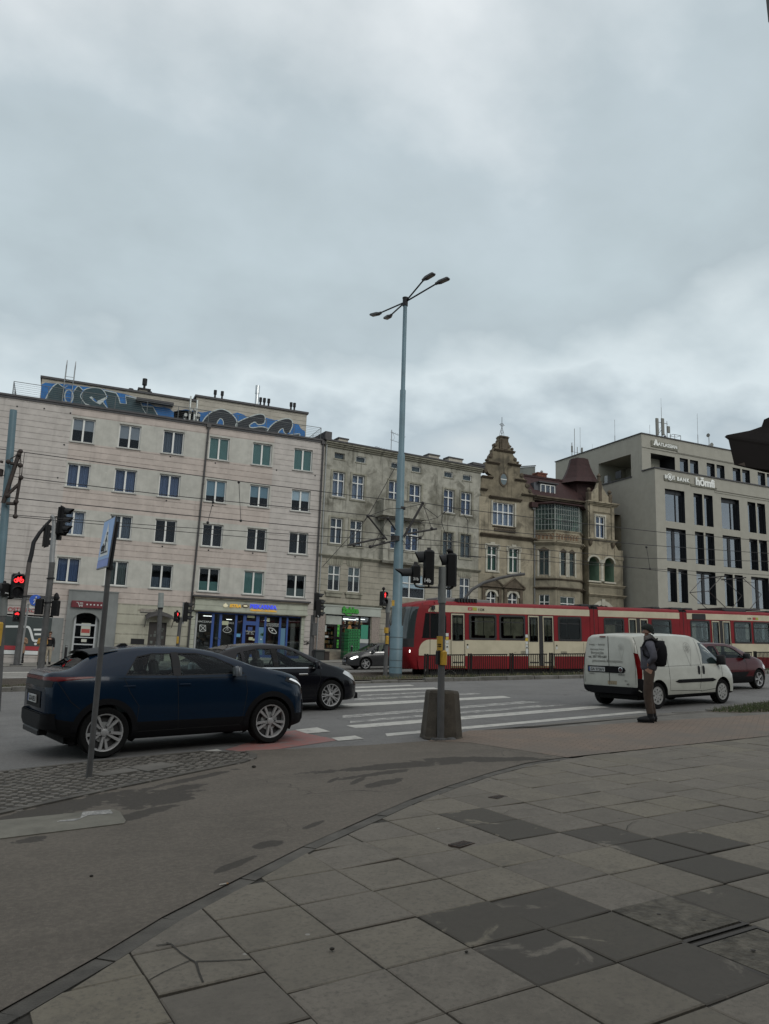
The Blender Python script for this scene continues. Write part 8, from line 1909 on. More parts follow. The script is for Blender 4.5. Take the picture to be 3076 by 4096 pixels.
make_car(FLU, T, m_flp, arches=(.99,3.69), rw=.33, windows=flw, wind=(2.86,3.66,.90,.93), rear=(.66,1.28,.88,.88), cabin=(.95,3.5,.58), seats=[(2.2,(.37,-.37)),(1.35,(.37,-.37))], matf=lambda c, k: 1 if k <= 1 else 0)
for x in (.99,3.69):
    for sg in (-1,1): wheel(T, x, sg*.775, .332, .245, 'star')
b = MB(); c_ = MB()
for sg in (-1,1):
    FLU.line(c_, [(1.28,.985),(2.3,.955),(3.44,.94)], sg, .022, .004); FLU.line(b, [(1.5,.95),(1.45,.7),(1.38,.4)], sg); FLU.line(b, [(2.33,.95),(2.33,.28)], sg); FLU.line(b, [(3.40,.92),(3.40,.7),(3.25,.35)], sg); FLU.line(b, [(1.4,.28),(3.2,.28)], sg)
    for w_ in flw: FLU.line(b, w_+[w_[0]], sg, .025, -.004)
    FLU.patch(b, [(2.27,.95),(2.39,.95),(2.39,1.37),(2.27,1.37)], sg, .001, 4)
b.build('panel_gaps', m_seam, T); c_.build('chrome_strip', m_chrome, T)
for sg in (-1,1):
    for x in (2.15,3.1): b = MB(); y = FLU.half(x-.1,.80); b.rbox(x-.25,x-.02,sg*y-.02,sg*y+.022,.79,.825,.008); b.build('door_handle', m_chrome if x > 3 else m_flp, T)
    b = MB(); FLU.patch(b, [(4.02,.80),(4.30,.66),(4.49,.58),(4.50,.66),(4.32,.80),(4.10,.865)], sg, .007, 10); b.build('headlight', m_lens, T, 60)
    b = MB(); FLU.patch(b, [(.02,.72),(.30,.78),(.32,.92),(.08,.93)], sg, .006, 6); b.build('tail_light', m_tail, T, 60)
mirror_part(FLU, T, 3.28, .96, m_flp, m_flp, (.08,.12,.085))
b = MB(); b.rbox(4.5,4.66,-.5,.5,.2,.34,.03); b.build('front_bumper_trim', m_clad, T); b = MB(); b.tube([(1.55,0,1.43),(1.3,0,1.6)], .006, 5); b.build('aerial', m_black, T)
plate(T, 'GD 4412R', -.012, .62); plate(T, 'GD 4412R', 4.65, .42, face=1)
# white panel van
VA = Car(dict(L=4.39,
 zb=[(0,.40),(.15,.33),(.5,.28),(1,.24),(3.4,.24),(4.1,.24),(4.39,.3)],
 zs=[(0,1.02),(.5,1.03),(1.5,1.03),(2.6,1.03),(3.2,1.02),(3.6,.99),(3.95,.92),(4.2,.80),(4.34,.62),(4.39,.50)],
 zt=[(0,1.74),(.035,1.79),(.15,1.825),(.6,1.845),(1.6,1.845),(2.3,1.82),(2.65,1.765),(2.95,1.62),(3.25,1.39),(3.52,1.14),(3.72,1.07),(4.0,.99),(4.22,.87),(4.34,.70),(4.39,.54)],
 wm=[(0,.83),(.02,.86),(.08,.895),(.3,.915),(2.5,.915),(3.4,.91),(3.9,.87),(4.15,.76),(4.32,.56),(4.39,.40)],
 ws=[(0,.81),(.02,.84),(.08,.875),(.3,.893),(2.5,.893),(3.4,.87),(3.9,.80),(4.15,.69),(4.32,.48),(4.39,.34)],
 wt=[(0,.66),(.02,.69),(.08,.715),(.3,.73),(2.3,.72),(2.8,.70),(3.2,.72),(3.55,.78),(3.8,.74),(4.1,.62),(4.3,.44),(4.39,.24)]))
def vam(c, k): return 1 if k <= 2 else 0
vh = 11.5; sc = .905; hx, hy = cos(radians(vh)), sin(radians(vh)); px_, py_ = 12.50, 13.95
rx, ry = px_-.72*sc*hx-.77*sc*hy, py_-.72*sc*hy+.77*sc*hx
T = place('white panel van with faded lettering on its rear doors, beside the waiting man', 'panel_van', rx, ry, vh, sc, 'van')
m_van = M('paint_van_white', (.43,.435,.39), .35, spec=.3, coat=.3, var=.05, vs=1, dirt=.18, ds=1.8)
vw = [[(2.62,1.06),(3.50,1.04),(3.36,1.22),(3.08,1.48),(2.90,1.58),(2.66,1.60)]]
m_vg = M('van_glass', (.012,.022,.022), .06, spec=.8)
make_car(VA, T, m_van, matf=vam, arches=(.72,3.47), rw=.325, windows=vw, wind=(2.82,3.48,.92,.94), dark=m_vg)
for x in (.72,3.47):
    for sg in (-1,1): wheel(T, x, sg*.77, .318, .215, 'cap')
b = MB(); k = MB()
for sg in (-1,1):
    VA.line(b, [(1.18,1.70),(1.18,.42),(2.5,.38)], sg, .010); VA.line(b, [(2.54,1.74),(2.54,.95),(2.42,.42)], sg, .010); VA.line(b, [(3.48,1.02),(3.45,.75),(3.2,.42),(2.45,.36)], sg, .010); VA.line(b, [(.10,1.74),(.10,.75)], sg, .010); VA.line(b, [(.3,1.01),(2.5,1.03)], sg, .006); VA.line(b, [(1.1,1.62),(.4,1.62)], sg, .006)
    for w_ in vw: VA.line(b, w_+[w_[0]], sg, .035, -.002)
    VA.patch(k, [(1.42,.60),(3.1,.60),(3.14,.635),(3.12,.685),(1.42,.685),(1.38,.64)], sg, .012, 12)
b.build('panel_gaps', m_seam, T); k.build('side_moulding', m_clad, T)
for sg in (-1,1):
    for x in (2.42,2.62): b = MB(); VA.patch(b, [(x-.05,.82),(x-.02,.79),(x+.03,.79),(x+.05,.84),(x+.05,.98),(x+.02,1.01),(x-.03,1.01),(x-.05,.97)], sg, .006, 8); b.build('door_handle', m_black, T)
    b = MB(); VA.patch(b, [(.004,.74),(.10,.74),(.125,.85),(.125,1.15),(.10,1.33),(.004,1.36)], sg, .008, 8, 0, 8); b.build('tail_light', m_tail, T, 60)
    b = MB(); VA.patch(b, [(3.98,.70),(4.18,.62),(4.26,.64),(4.2,.80),(4.02,.90),(3.95,.84)], sg, .007, 8); b.build('headlight', m_lens, T, 60)
mirror_part(VA, T, 3.35, 1.10, m_black, m_black, (.08,.13,.13))
R_ = -.004
b = MB(); b.box(R_-.004,R_,-.006,.006,.55,1.76); b.box(R_-.003,R_+.001,-.80,-.795,.6,1.6); b.box(R_-.003,R_+.001,.795,.80,.6,1.6); b.build('door_seam', m_seam, T)
b = MB(); b.prism([(.68,.86),(.68,1.02),(-.36,1.02),(-.47,.98),(-.50,.93),(-.46,.87),(-.36,.855)], R_-.014, R_, axis='x'); b.build('plate_panel', m_clad, T)
plate(T, 'GA 9726N', R_-.018, .935).location.y = .38
b = MB(); b.lathe([(.065,0),(.065,-.012),(.052,-.014)], (R_-.014,-.37,.94), 'x', 20, 0); b.lathe([(.05,-.013),(.02,-.016)], (R_-.014,-.37,.94), 'x', 16, 1); b.build('round_badge', [m_chrome, M('badge_dark', (.05,.012,.015), .4)], T)
b = MB(); b.rbox(R_-.012,R_+.02,-.0+.08,.26,1.735,1.762,.005); b.build('high_brake_lamp', m_tail, T)
m_fad = M('faded_print', (.36,.365,.335), .7); m_print = M('dark_print', (.17,.17,.16), .7)
def rear_text(txt, y, z, w_, m):
    t = text_mb(txt, .08, .002, bold=.001); fit(t, w_); t.v = [(R_-.003+yy_*0, y-x, z+zz) for x,yy_,zz in t.v]; t.build('rear_lettering', m, T)
rear_text('kwiaty  •  bukiety', .36, 1.53, .5, m_fad); rear_text('dekoracje ślubne', .36, 1.41, .46, m_fad); rear_text('florystyka', .36, 1.31, .42, m_fad); rear_text('tel. 507 990 660', .36, 1.215, .58, m_print); rear_text('pracownia florystyczna', .05, 1.11, .95, m_fad)
rear_text('CARGO', .56, .80, .16, m_print); rear_text('multijet', -.38, .80, .2, m_print); rear_text('16v', -.5, .66, .07, m_print); rear_text('M3', -.56, .575, .07, m_print)
def drop(fn, cx_, cz_, s_, o_):
    mb = MB(); P = [(cx_+s_*.0,cz_-s_*1.15),(cx_-s_*.33,cz_-s_*.1),(cx_-s_*.45,cz_+s_*.28),(cx_-s_*.33,cz_+s_*.62),(cx_,cz_+s_*.75),(cx_+s_*.33,cz_+s_*.62),(cx_+s_*.45,cz_+s_*.28),(cx_+s_*.33,cz_-s_*.1),(cx_,cz_-s_*1.15)]
    fn(mb, smoothline(P, 5))
    for k in range(6):
        a = 2*pi*k/6+.5; q = [(cx_+s_*(.06*cos(a)),cz_+s_*.28+s_*.06*sin(a)),(cx_+s_*.27*cos(a-.35),cz_+s_*.28+s_*.27*sin(a-.35)),(cx_+s_*.33*cos(a),cz_+s_*.28+s_*.33*sin(a)),(cx_+s_*.27*cos(a+.35),cz_+s_*.28+s_*.27*sin(a+.35)),(cx_+s_*(.06*cos(a)),cz_+s_*.28+s_*.06*sin(a))]; fn(mb, smoothline(q, 3))
    return mb.build('flower_emblem', o_, T)
drop(lambda mb,P: VA.line(mb, P, -1, .009, .004), 2.10, 1.36, .32, m_print)
def rear_line(mb, P):
    vs = []
    for i,(y,z) in enumerate(P):
        a, b = P[max(0,i-1)], P[min(len(P)-1,i+1)]; dy, dz = b[0]-a[0], b[1]-a[1]; l = hypot(dy,dz) or 1
        vs += [(R_-.003,y-dz/l*.003,z+dy/l*.003),(R_-.003,y+dz/l*.003,z-dy/l*.003)]
    mb.add(vs, [(2*i,2*i+1,2*i+3,2*i+2) for i in range(len(P)-1)])
drop(rear_line, -.40, 1.42, .2, m_fad)
b = MB(); rearpatch(VA, b, -.89, .89, .36, .53, .03, 28, 3); b.build('rear_bumper', m_clad, T, 60)
for sg in (-1,1):
    b = MB(); VA.patch(b, [(.002,.40),(.34,.40),(.27,.62),(.10,.74),(.002,.74)], sg, .010, 12); b.build('bumper_corner', m_clad, T, 60)
b = MB(); b.box(R_-.003,R_,-.22,.06,.57,.66); b.build('dirt_patch', M('rust_dirt', (.24,.20,.13), .8, var=.5, vs=14), T)
b = MB(); b.rbox(4.3,4.42,-.45,.45,.26,.42,.03); b.build('front_bumper', m_clad, T)
# dark red hatchback beyond the van
RC = Car(dict(L=4.0,
 zb=[(0,.40),(.2,.3),(.6,.22),(3.2,.2),(3.8,.22),(4.0,.3)],
 zs=[(0,.92),(.3,.98),(1.2,.98),(2.4,.96),(3.1,.95),(3.5,.90),(3.8,.78),(3.95,.62),(4.0,.5)],
 zt=[(0,1.10),(.06,1.22),(.3,1.37),(.7,1.45),(1.3,1.475),(1.9,1.46),(2.3,1.40),(2.65,1.25),(3.0,1.06),(3.3,1.0),(3.6,.93),(3.85,.78),(4.0,.56)],
 wm=[(0,.68),(.08,.78),(.3,.84),(.65,.87),(2,.86),(3.1,.87),(3.5,.83),(3.8,.68),(3.95,.5),(4.0,.38)],
 ws=[(0,.62),(.08,.72),(.3,.79),(.65,.81),(2,.81),(3.1,.80),(3.5,.75),(3.8,.60),(3.95,.43),(4.0,.32)],
 wt=[(0,.52),(.1,.58),(.4,.58),(1.2,.58),(2.0,.58),(2.5,.61),(3.0,.72),(3.4,.66),(3.7,.54),(4.0,.22)]))
rh = 10; sc = .96; hx, hy = cos(radians(rh)), sin(radians(rh)); px_, py_ = 20.1, 17.95
rx, ry = px_-3.2*sc*hx-.74*sc*hy, py_-3.2*sc*hy+.74*sc*hx
T = place('dark red hatchback driving beyond the white van at the right edge', 'hatchback_car', rx, ry, rh, sc)
m_rcp = paintmat('paint_dark_red', (.050,.0025,.005), .1, .25, 0)
rcw = [[(.62,1.02),(1.22,1.0),(1.22,1.36),(.95,1.36),(.72,1.26)], [(1.30,.995),(2.58,.985),(2.40,1.13),(2.12,1.30),(1.85,1.36),(1.30,1.37)]]
make_car(RC, T, m_rcp, arches=(.66,3.2), rw=.31, windows=rcw, wind=(2.3,2.96,.9,.93), rear=(.05,.34,.85,.85), cabin=(.45,2.85,.58), seats=[(1.5,(.36,-.36)),(.75,(.36,-.36))], matf=lambda c, k: 1 if k <= 3 else 0)
for x in (.66,3.2):
    for sg in (-1,1): wheel(T, x, sg*.74, .308, .215, 'five')
b = MB(); k = MB()
for sg in (-1,1):
    RC.line(b, [(1.26,.98),(1.26,.3)], sg); RC.line(b, [(2.55,.95),(2.5,.35)], sg)
    for w_ in rcw: RC.line(b, w_+[w_[0]], sg, .028, -.003)
    RC.patch(k, [(1.1,.42),(2.6,.42),(2.62,.56),(1.1,.56)], sg, .01, 8)
b.build('panel_gaps', m_seam, T); k.build('side_moulding', m_clad, T)
b = MB(); RC.toppatch(b, .45, 2.2, .97, .004, 12, 8); b.build('roof_sheen', paintmat('painted_sky_sheen', (.10,.12,.15), .3, .2), T, 60)  # bluish sky reflection on the red roof, put in as a grey-blue colour
mirror_part(RC, T, 2.5, 1.0, m_black, m_black)
for sg in (-1,1):
    b = MB(); RC.patch(b, [(3.42,.66),(3.72,.56),(3.86,.58),(3.74,.72),(3.45,.78)], sg, .007, 8); b.build('headlight', m_lens, T, 60)
    b = MB(); RC.patch(b, [(.02,.80),(.22,.84),(.25,.97),(.05,.97)], sg, .007, 6); b.build('tail_light', m_tail, T, 60)
plate(T, '', -.01, .7)
# grey car on the far carriageway, lamps lit
AU = FLU
T = place('grey car with lit headlamp on the far carriageway behind the lamp mast', 'grey_car', 19.35, 40.6, 180, .99)
m_aup = paintmat('paint_grey', (.05,.051,.053), .3, .25)
make_car(AU, T, m_aup, arches=(.99,3.69), rw=.33, windows=flw, wind=(2.86,3.66,.90,.93), rear=(.66,1.28,.88,.88), cabin=(.95,3.5,.58), seats=[(2.2,(.37,-.37))], matf=lambda c, k: 1 if k <= 1 else 0)
for x in (.99,3.69):
    for sg in (-1,1): wheel(T, x, sg*.775, .332, .245, 'five')
for sg in (-1,1):
    b = MB(); AU.patch(b, [(4.12,.70),(4.34,.60),(4.50,.55),(4.51,.62),(4.34,.71),(4.15,.76)], sg, .008, 8); b.build('headlight', m_drl if sg > 0 else m_lens, T, 60)
b = MB()
for k in range(7): b.box(4.575,4.635-.012*abs(3-k)*0,-.36,.36,.40+.04*k,.42+.04*k)
b.box(4.56,4.6,-.38,.38,.38,.68); b.build('grille', m_black, T)
b = MB(); b.box(4.55,4.645,-.62,-.3,.24,.28); b.box(4.55,4.645,.3,.62,.24,.28); b.build('bumper_blade', m_chrome, T)
b = MB()
for k in range(4): b.tube([(4.64,-.12+.08*k+.045*cos(t),.62+.045*sin(t)) for t in [2*pi*i/12 for i in range(13)]], .006, 5)
b.build('ring_badge', m_chrome, T)
plate(T, 'GD 729', 4.65, .47, face=1); mirror_part(AU, T, 3.28, .96, m_aup)
b = MB()
for sg in (-1,1): AU.line(b, [(1.28,.985),(2.3,.955),(3.44,.94)], sg, .02, .004)
b.build('chrome_strip', m_chrome, T)
# ---------------------------------------------------------------- tram
X0 = 14.1; YT = 31.2; ZT = gz(X0, 31.2)-.06
T = thing('tram', 'red and cream articulated tram numbered 1134 passing behind the fence', 'tram', (X0,YT,ZT)); T.rotation_euler = (0,-math.atan(.028),0)
m_trr = M('tram_red', (.185,.010,.014), .45, spec=.2, var=.08, vs=1, dirt=.2, ds=1.2); m_trc = M('tram_cream', (.475,.43,.315), .45, spec=.25, var=.05, vs=1, dirt=.15, ds=1.2)
m_trf = M('tram_rubber', (.012,.012,.013), .7); m_tg = glass('tram_glass', (.46,.50,.49), .0, mul=.3); m_tin_ = M('tram_interior', (.07,.07,.068), .8); m_tfl = M('tram_floor', (.05,.05,.05), .8)
WD = 2.35; ZW0, ZW1 = 1.79, 2.92
bodies = [(0.55,10.0,[('w',3.28,4.70),('w',4.88,6.26),('w',8.14,9.48)],[('s',2.33,3.05),('d',6.42,7.88)]),
          (10.52,15.70,[('w',10.86,12.08),('w',13.86,15.12)],[('d',12.36,13.62)]),
          (16.2,26.6,[('w',16.42,17.72),('w',19.45,20.68),('w',20.85,22.1),('w',22.3,23.6)],[('d',17.86,19.2),('s',24.0,24.8)])]
def z2c(z): return 1 if (1.05 < z < 1.76 or 2.99 < z) else 0
for bi,(x0,x1,ws_,ds_) in enumerate(bodies):
    hs = [(a,b,ZW0,ZW1) for _,a,b in ws_]
    for t,a,b in ds_:
        if t == 's': hs.append((a,b,.60,2.96))
        else: hs.append((a,b,.60,2.96))
    xs_ = x0 if bi else 1.95
    if bi == 0: hs += [(.72+1.25,1.95+.12,ZW0+.05,ZW1)] if False else []
    mb = MB()
    wall(mb, xs_, x1, .47, 3.30, hs, mi=0, mi_rev=2, rooms=False, reveal=.06, cellmat=lambda u,z: z2c(z), extra_z=[1.05,1.76,2.99])
    mb2 = MB(); wall(mb2, xs_, x1, .47, 3.30, [(a,b,ZW0,ZW1) for _,a,b in ws_]+[(a+.1,b-.1,ZW0,ZW1) for _,a,b in ds_], y=0, mi=3, rooms=False, reveal=.05, cellmat=lambda u,z: z2c(z), extra_z=[1.05,1.76,2.99])
    mb.add([(x,WD-y,z) for x,y,z in mb2.v], [tuple(f[::-1]) for f in mb2.f]); mb.mi[-len(mb2.f):] = mb2.mi
    n_ = 6; rp = [(0,3.30),(.03,3.40),(.10,3.46),(.35,3.50),(WD/2,3.52),(WD-.35,3.50),(WD-.10,3.46),(WD-.03,3.40),(WD,3.30)]
    for (y0,z0),(y1,z1_) in zip(rp,rp[1:]): mb.quad((x0 if bi else 1.55,y0,z0),(x1,y0,z0),(x1,y1,z1_),(x0 if bi else 1.55,y1,z1_),0)
    mb.quad((x0,0.05,.47),(x1,.05,.47),(x1,WD-.05,.47),(x0,WD-.05,.47),2)
    if bi: mb.poly([(x0,y,z) for y,z in [(0,.47)]+rp+[(WD,.47)]],2)
    mb.poly([(x1,y,z) for y,z in [(0,.47)]+rp+[(WD,.47)]],2)
    mb.box(xs_,x1,.08,WD-.08,.85,.9,4); mb.box(xs_,x1,.06,WD-.06,3.16,3.20,3)
    bd = mb.build('body', [m_trr,m_trc,m_trf,m_tin_,m_tfl], T)
    for _,a,b in ws_:
        f = MB(); t = .07; w_, h_ = b-a, ZW1-ZW0
        def rr(x0_,x1_,z0_,z1_,r): return [(x0_+r-r*cos(q),z0_+r-r*sin(q)) for q in [pi/2*i/4 for i in range(5)]]+[(x1_-r+r*sin(q),z0_+r-r*cos(q)) for q in [pi/2*i/4 for i in range(5)]]+[(x1_-r+r*cos(q),z1_-r+r*sin(q)) for q in [pi/2*i/4 for i in range(5)]]+[(x0_+r-r*sin(q),z1_-r+r*cos(q)) for q in [pi/2*i/4 for i in range(5)]]
        O_ = rr(-.02,w_+.02,-.02,h_+.02,.10); I_ = rr(t,w_-t,t,h_-t,.09); n = len(O_); vs = [(x,-.012,z) for x,z in O_]+[(x,-.012,z) for x,z in I_]+[(x,.05,z) for x,z in I_]
        f.add(vs, [(k,(k+1)%n,n+(k+1)%n,n+k) for k in range(n)]+[(n+k,n+(k+1)%n,2*n+(k+1)%n,2*n+k) for k in range(n)]); f.box(t,w_-t,-.008,.02,h_*.70,h_*.70+.04)
        o = f.build('window', m_trf, T, loc=(a,0,ZW0)); MB().box(t*.6,w_-t*.6,.02,.026,t*.6,h_-t*.6).build('pane', m_tg, o)
    for t,a,b in ds_:
        leaves = [(a,b)] if t == 's' else [(a,(a+b)/2-.09),((a+b)/2+.09,b)]
        if t == 'd': MB().box((a+b)/2-.09,(a+b)/2+.09,-.008,.04,.60,2.96).build('door_pillar', m_trf, T)
        for p,q in leaves:
            d_ = MB(); w_ = q-p; iw0, iw1 = .11, w_-.11; wz0, wz1 = 1.15, 2.24
            wall(d_, 0, w_, 0, 2.36, [(iw0,iw1,wz0,wz1)], mi=0, rooms=False, reveal=.04, mi_rev=1); 
            for e in ((0,.02,0,2.36),(w_-.02,w_,0,2.36),(0,w_,2.34,2.36)): d_.box(e[0],e[1],-.012,.0,e[2],e[3],1)
            O_ = [(iw0-.035,wz0-.035),(iw1+.035,wz0-.035),(iw1+.035,wz1+.035),(iw0-.035,wz1+.035)]
            for e in ((iw0-.035,iw1+.035,wz0-.035,wz0),(iw0-.035,iw1+.035,wz1,wz1+.035),(iw0-.035,iw0,wz0,wz1),(iw1,iw1+.035,wz0,wz1)): d_.box(e[0],e[1],-.014,0,e[2],e[3],1)
            d_.box(w_*.12,w_*.88,-.02,-.0,.14,.19,1); d_.box(w_*.48,w_*.52,.05,.08,.9,2.2,2)
            o = d_.build('door', [m_trc,m_trf,m_galv], T, loc=(p,.0,.60)); MB().box(iw0,iw1,.02,.026,wz0,wz1).build('pane', m_tg, o)
        MB().box(a-.02,b+.02,-.05,.1,.52,.58).build('door_step', M('step_worn_yellow', (.16,.11,.04), .8), T)
    inn = MB(); ri = random.Random(20+bi)
    x = xs_+.4
    while x < x1-.5:
        for y in (.32,.75,WD-.75,WD-.32):
            if ri.random() < .75: inn.rbox(x,x+.42,y-.2,y+.2,1.25,1.33,.02,0); inn.rbox(x-.02,x+.06,y-.2,y+.2,1.3,2.0,.02,0)
        if ri.random() < .8: inn.tube([(x+.3,.7,.9),(x+.3,.7,3.15)], .018, 6, 1)
        if ri.random() < .5: inn.tube([(x+.1,WD-.7,.9),(x+.1,WD-.7,3.15)], .018, 6, 1)
        x += ri.uniform(.72,.95)
    inn.tube([(xs_,.6,2.85),(x1,.6,2.85)], .016, 6, 1); inn.tube([(xs_,WD-.6,2.85),(x1,WD-.6,2.85)], .016, 6, 1)
    inn.build('seating', [M('tram_seat', (.10,.03,.03), .8), m_galv], bd)
for x in (10.26,15.95):
    g = MB()
    for k in range(5): g.box(x-.26+.105*k,x-.22+.105*k,.04,WD-.04,.6,3.4,0); g.box(x-.25+.105*k,x-.17+.105*k,.10,WD-.10,.62,3.36,0)
    g.box(x-.24,x+.24,.0,.05,.5,3.34,1); g.box(x-.012,x+.012,-.01,0,.5,3.36,0); g.build('articulation', [m_trf,m_trr], T)
# cab
def nose(z):                                      # x of the nose on the centre line, and how far the side corner lies behind it
    return pchip([(.47,.40),(.9,.12),(1.3,.0),(1.75,.01),(2.3,.06),(2.9,.16),(3.2,.26),(3.36,.5),(3.52,1.3)])(z)
cb = MB(); n_ = 14; Z_ = [.47,.62,.8,1.05,1.2,1.42,1.6,1.79,2.0,2.2,2.4,2.6,2.8,2.92,3.08,3.2,3.3,3.40,3.46,3.52]
def ring_at(z):
    xn = nose(z); c = min(1.0, .78+.1*z*.3); side0 = 0.0; ins = max(0,(z-3.3))*0.9
    P = [(1.95,ins)]; xs2 = .78+(z-1.79)*.17 if z > 1.79 else .78
    P.append((max(xs2*.9, xn+.35),ins))
    for k in range(n_+1):
        t = pi*k/n_; e = abs(cos(t))**.62*(1 if cos(t) > 0 else -1); y = WD/2-(WD/2-ins-.03)*e*.985; x = xn+ (1-sin(t)**.55)*.52
        P.append((x,y))
    P += [(max(xs2*.9, xn+.35),WD-ins),(1.95,WD-ins)]
    return P
rings = [[(x,y,z) for x,y in ring_at(z)] for z in Z_]; m_ = len(rings[0])
for j in range(len(Z_)-1):
    zc__ = (Z_[j]+Z_[j+1])/2
    for k in range(m_-1):
        q = [rings[j][k],rings[j][k+1],rings[j+1][k+1],rings[j+1][k]]; xm = sum(p[0] for p in q)/4; ym = sum(p[1] for p in q)/4
        front = 2 <= k < m_-3 and .05 < ym < WD-.05
        if front and 1.79 < zc__ < 3.2: mi = 3
        elif front and 1.42 < zc__ < 1.79: mi = 2
        else: mi = 0
        cb.quad(*q, mi)
cb.poly(rings[-1], 0)
cab = cb.build('cab', [m_trr,m_trc,m_trf,M('windscreen_dark', (.03,.04,.042), .05, spec=.9)], T, 35)
q = MB()                                          # cream panels and dark cab windows on the near flank
arc = [(1.95,1.06),(.74,1.06)]+[(.74+.55-.55*cos(t),1.06+.18+.52*sin(t)) for t in [pi/2*i/8 for i in range(9)]]+[(1.95,1.76)]
q.prism(arc, -.008, .02, 0); q.prism([(1.2,2.99)]+[(1.2+.5-.5*cos(t),2.99+.31*sin(t)) for t in [pi/2*i/6 for i in range(7)]]+[(1.95,3.30),(1.95,2.99)], -.008, .02, 0)
pieces(q, 'cream_panel', [m_trc], T)
m_cabw = M('cab_window', (.01,.012,.013), .06, spec=.8)
q = MB(); q.prism([(.90,1.82),(1.26,1.82),(1.26,2.92),(1.06,2.92)], -.012, .02, 0); q.prism([(1.31,1.82),(2.02,1.82),(2.10,1.92),(2.10,2.80),(2.02,2.92),(1.31,2.92)], -.012, .02, 0); q.build('cab_window', m_cabw, T)
q = MB(); q.box(1.275,1.295,-.014,0,1.06,3.30); q.build('panel_gap', m_trf, T)
q = MB(); q.tube([(1.42,-.05,3.12),(1.45,-.12,2.98),(1.6,-.14,2.92)], .02, 6); q.rbox(1.34,1.5,-.12,-.02,3.08,3.26,.02); q.build('wing_mirror', m_trf, T)
q = MB(); q.lathe([(.10,0),(.10,-.03),(.001,-.045)], (.34,.14,1.24), 'x', 14); q.build('headlight', m_drl, T)
q = MB(); q.lathe([(.10,0),(.10,-.03),(.001,-.045)], (.34,WD-.14,1.24), 'x', 14); q.build('headlight', m_lens, T)
q = MB(); q.box(.25,.9,.2,WD-.2,1.30,1.37); q.build('bumper', m_trf, T)
q = MB()                                          # stickers by the doors
for x in (2.14,6.34):
    for k,(h_,mi) in enumerate(((.14,0),(.13,1),(.12,0),(.14,0),(.16,0),(.16,0))): q.box(x-.07,x+.07,-.016,-.012,2.05-.165*k-h_,2.05-.165*k,mi)
    q.lathe([(.035,0),(.035,.004)], (x,-.021,1.45), 'y', 10, 2)
for x in (3.18,8.02,): q.box(x-.05,x+.05,-.016,-.012,1.38,1.5,0); q.lathe([(.04,0),(.04,.004)], (x,-.02,1.55), 'y', 10, 2)
pieces(q, 'door_sticker', [MATS['sticker_white'], M('sticker_yellow', (.5,.36,.04), .6), m_black], T)
q = MB(); q.box(3.22,3.45,-.012,-.008,3.10,3.24,0); q.box(3.47,3.68,-.012,-.008,3.10,3.24,1); pieces(q, 'operator_badge', [M('badge_red', (.35,.03,.03), .5), M('badge_lime', (.30,.32,.04), .5)], T)
fit(text_mb('zgm', .1, .003), .15, 3.335, -.014, 3.14).build('badge_lettering', MATS['sticker_white'], T); fit(text_mb('1134', .2, .003, bold=.004), .30, 3.92, -.012, 3.09).build('fleet_number', m_black, T)
fit(text_mb('1134', .2, .003, bold=.004), .26, 20.6, -.012, 3.06).build('fleet_number', m_black, T)
q = MB(); q.box(20.85,21.05,-.012,-.008,3.05,3.18,0); q.box(21.07,21.25,-.012,-.008,3.05,3.18,1); pieces(q, 'operator_badge', [MATS['badge_red'], MATS['badge_lime']], T)
q = MB(); q.rbox(16.56,17.46,-.02,0,2.98,3.28,.03); q.build('destination_display', m_trf, T)
q = MB()
for x in (6.3,6.45,6.6,6.75): q.box(x-1.1,x-1.0,-.012,-.008,1.12+.03*(x-6.3)/.15,1.13+.03*(x-6.3)/.15)
for k in range(4): q.box(6.0,6.35,-.012,-.008,1.16+.035*k,1.172+.035*k); q.box(8.25,8.6,-.012,-.008,1.16+.035*k,1.172+.035*k)
q.build('vent_slots', m_tfl, T)
for xc in (2.6,9.9,15.9,23.0):
    q = MB()
    for dx in (-.9,.9): q.lathe([(.31,.25),(.31,.36),(.2,.38),(.2,.3)], (xc+dx,0,.31), 'y', 18, 0); q.lathe([(.31,WD-.36),(.31,WD-.25)], (xc+dx,0,.31), 'y', 18, 0)
    q.box(xc-1.25,xc+1.25,.30,.5,.22,.46,0); q.tube([(xc-.5,.28,.3),(xc-.2,.28,.45),(xc+.1,.28,.28)], .03, 6, 1); q.build('bogie', [m_trf, m_galv], T)
for a,b in ((3.9,8.6),(11.2,14.6)): MB().box(a,b,.25,.6,.15,.45).build('underfloor_box', m_trf, T)
m_rg = M('roof_grey', (.16,.155,.15), .7)
MB().rbox(1.9,2.9,.5,1.7,3.46,3.68,.04).build('roof_unit', m_rg, T); MB().rbox(2.92,4.6,.3,2.0,3.46,3.62,.03).build('roof_unit', m_rg, T)
q = MB()
for k in range(7): q.box(2.75+.15*k,2.83+.15*k,.05,.4,3.46,3.64)
q.build('roof_louvre', m_trf, T)
for x,w_ in ((9.6,.6),(15.3,.8),(14.1,.5),(10.4,.35),(16.3,.5),(19.0,1.6),(22.2,1.8)): MB().rbox(x,x+w_,.15,2.1,3.44,3.58,.04).build('roof_unit', m_trf, T)
q = MB(); xb = 19.6
for y in (.5,WD-.5): q.tube([(xb,y,3.6),(xb-1.3,y,4.55),(xb-.3,y,5.35)], .022, 6); q.tube([(xb+1.6,y,3.6),(xb+2.6,y,4.5),(xb+1.3,y,5.35)], .022, 6)
q.tube([(xb-1.3,.5,4.55),(xb-1.3,WD-.5,4.55)], .02, 6); q.tube([(xb-.3,.2,5.38),(xb-.3,WD-.2,5.38)], .03, 6); q.tube([(xb+1.3,.3,5.38),(xb+1.3,WD-.3,5.38)], .03, 6); q.box(xb-.6,xb+2.2,.3,WD-.3,3.58,3.68)
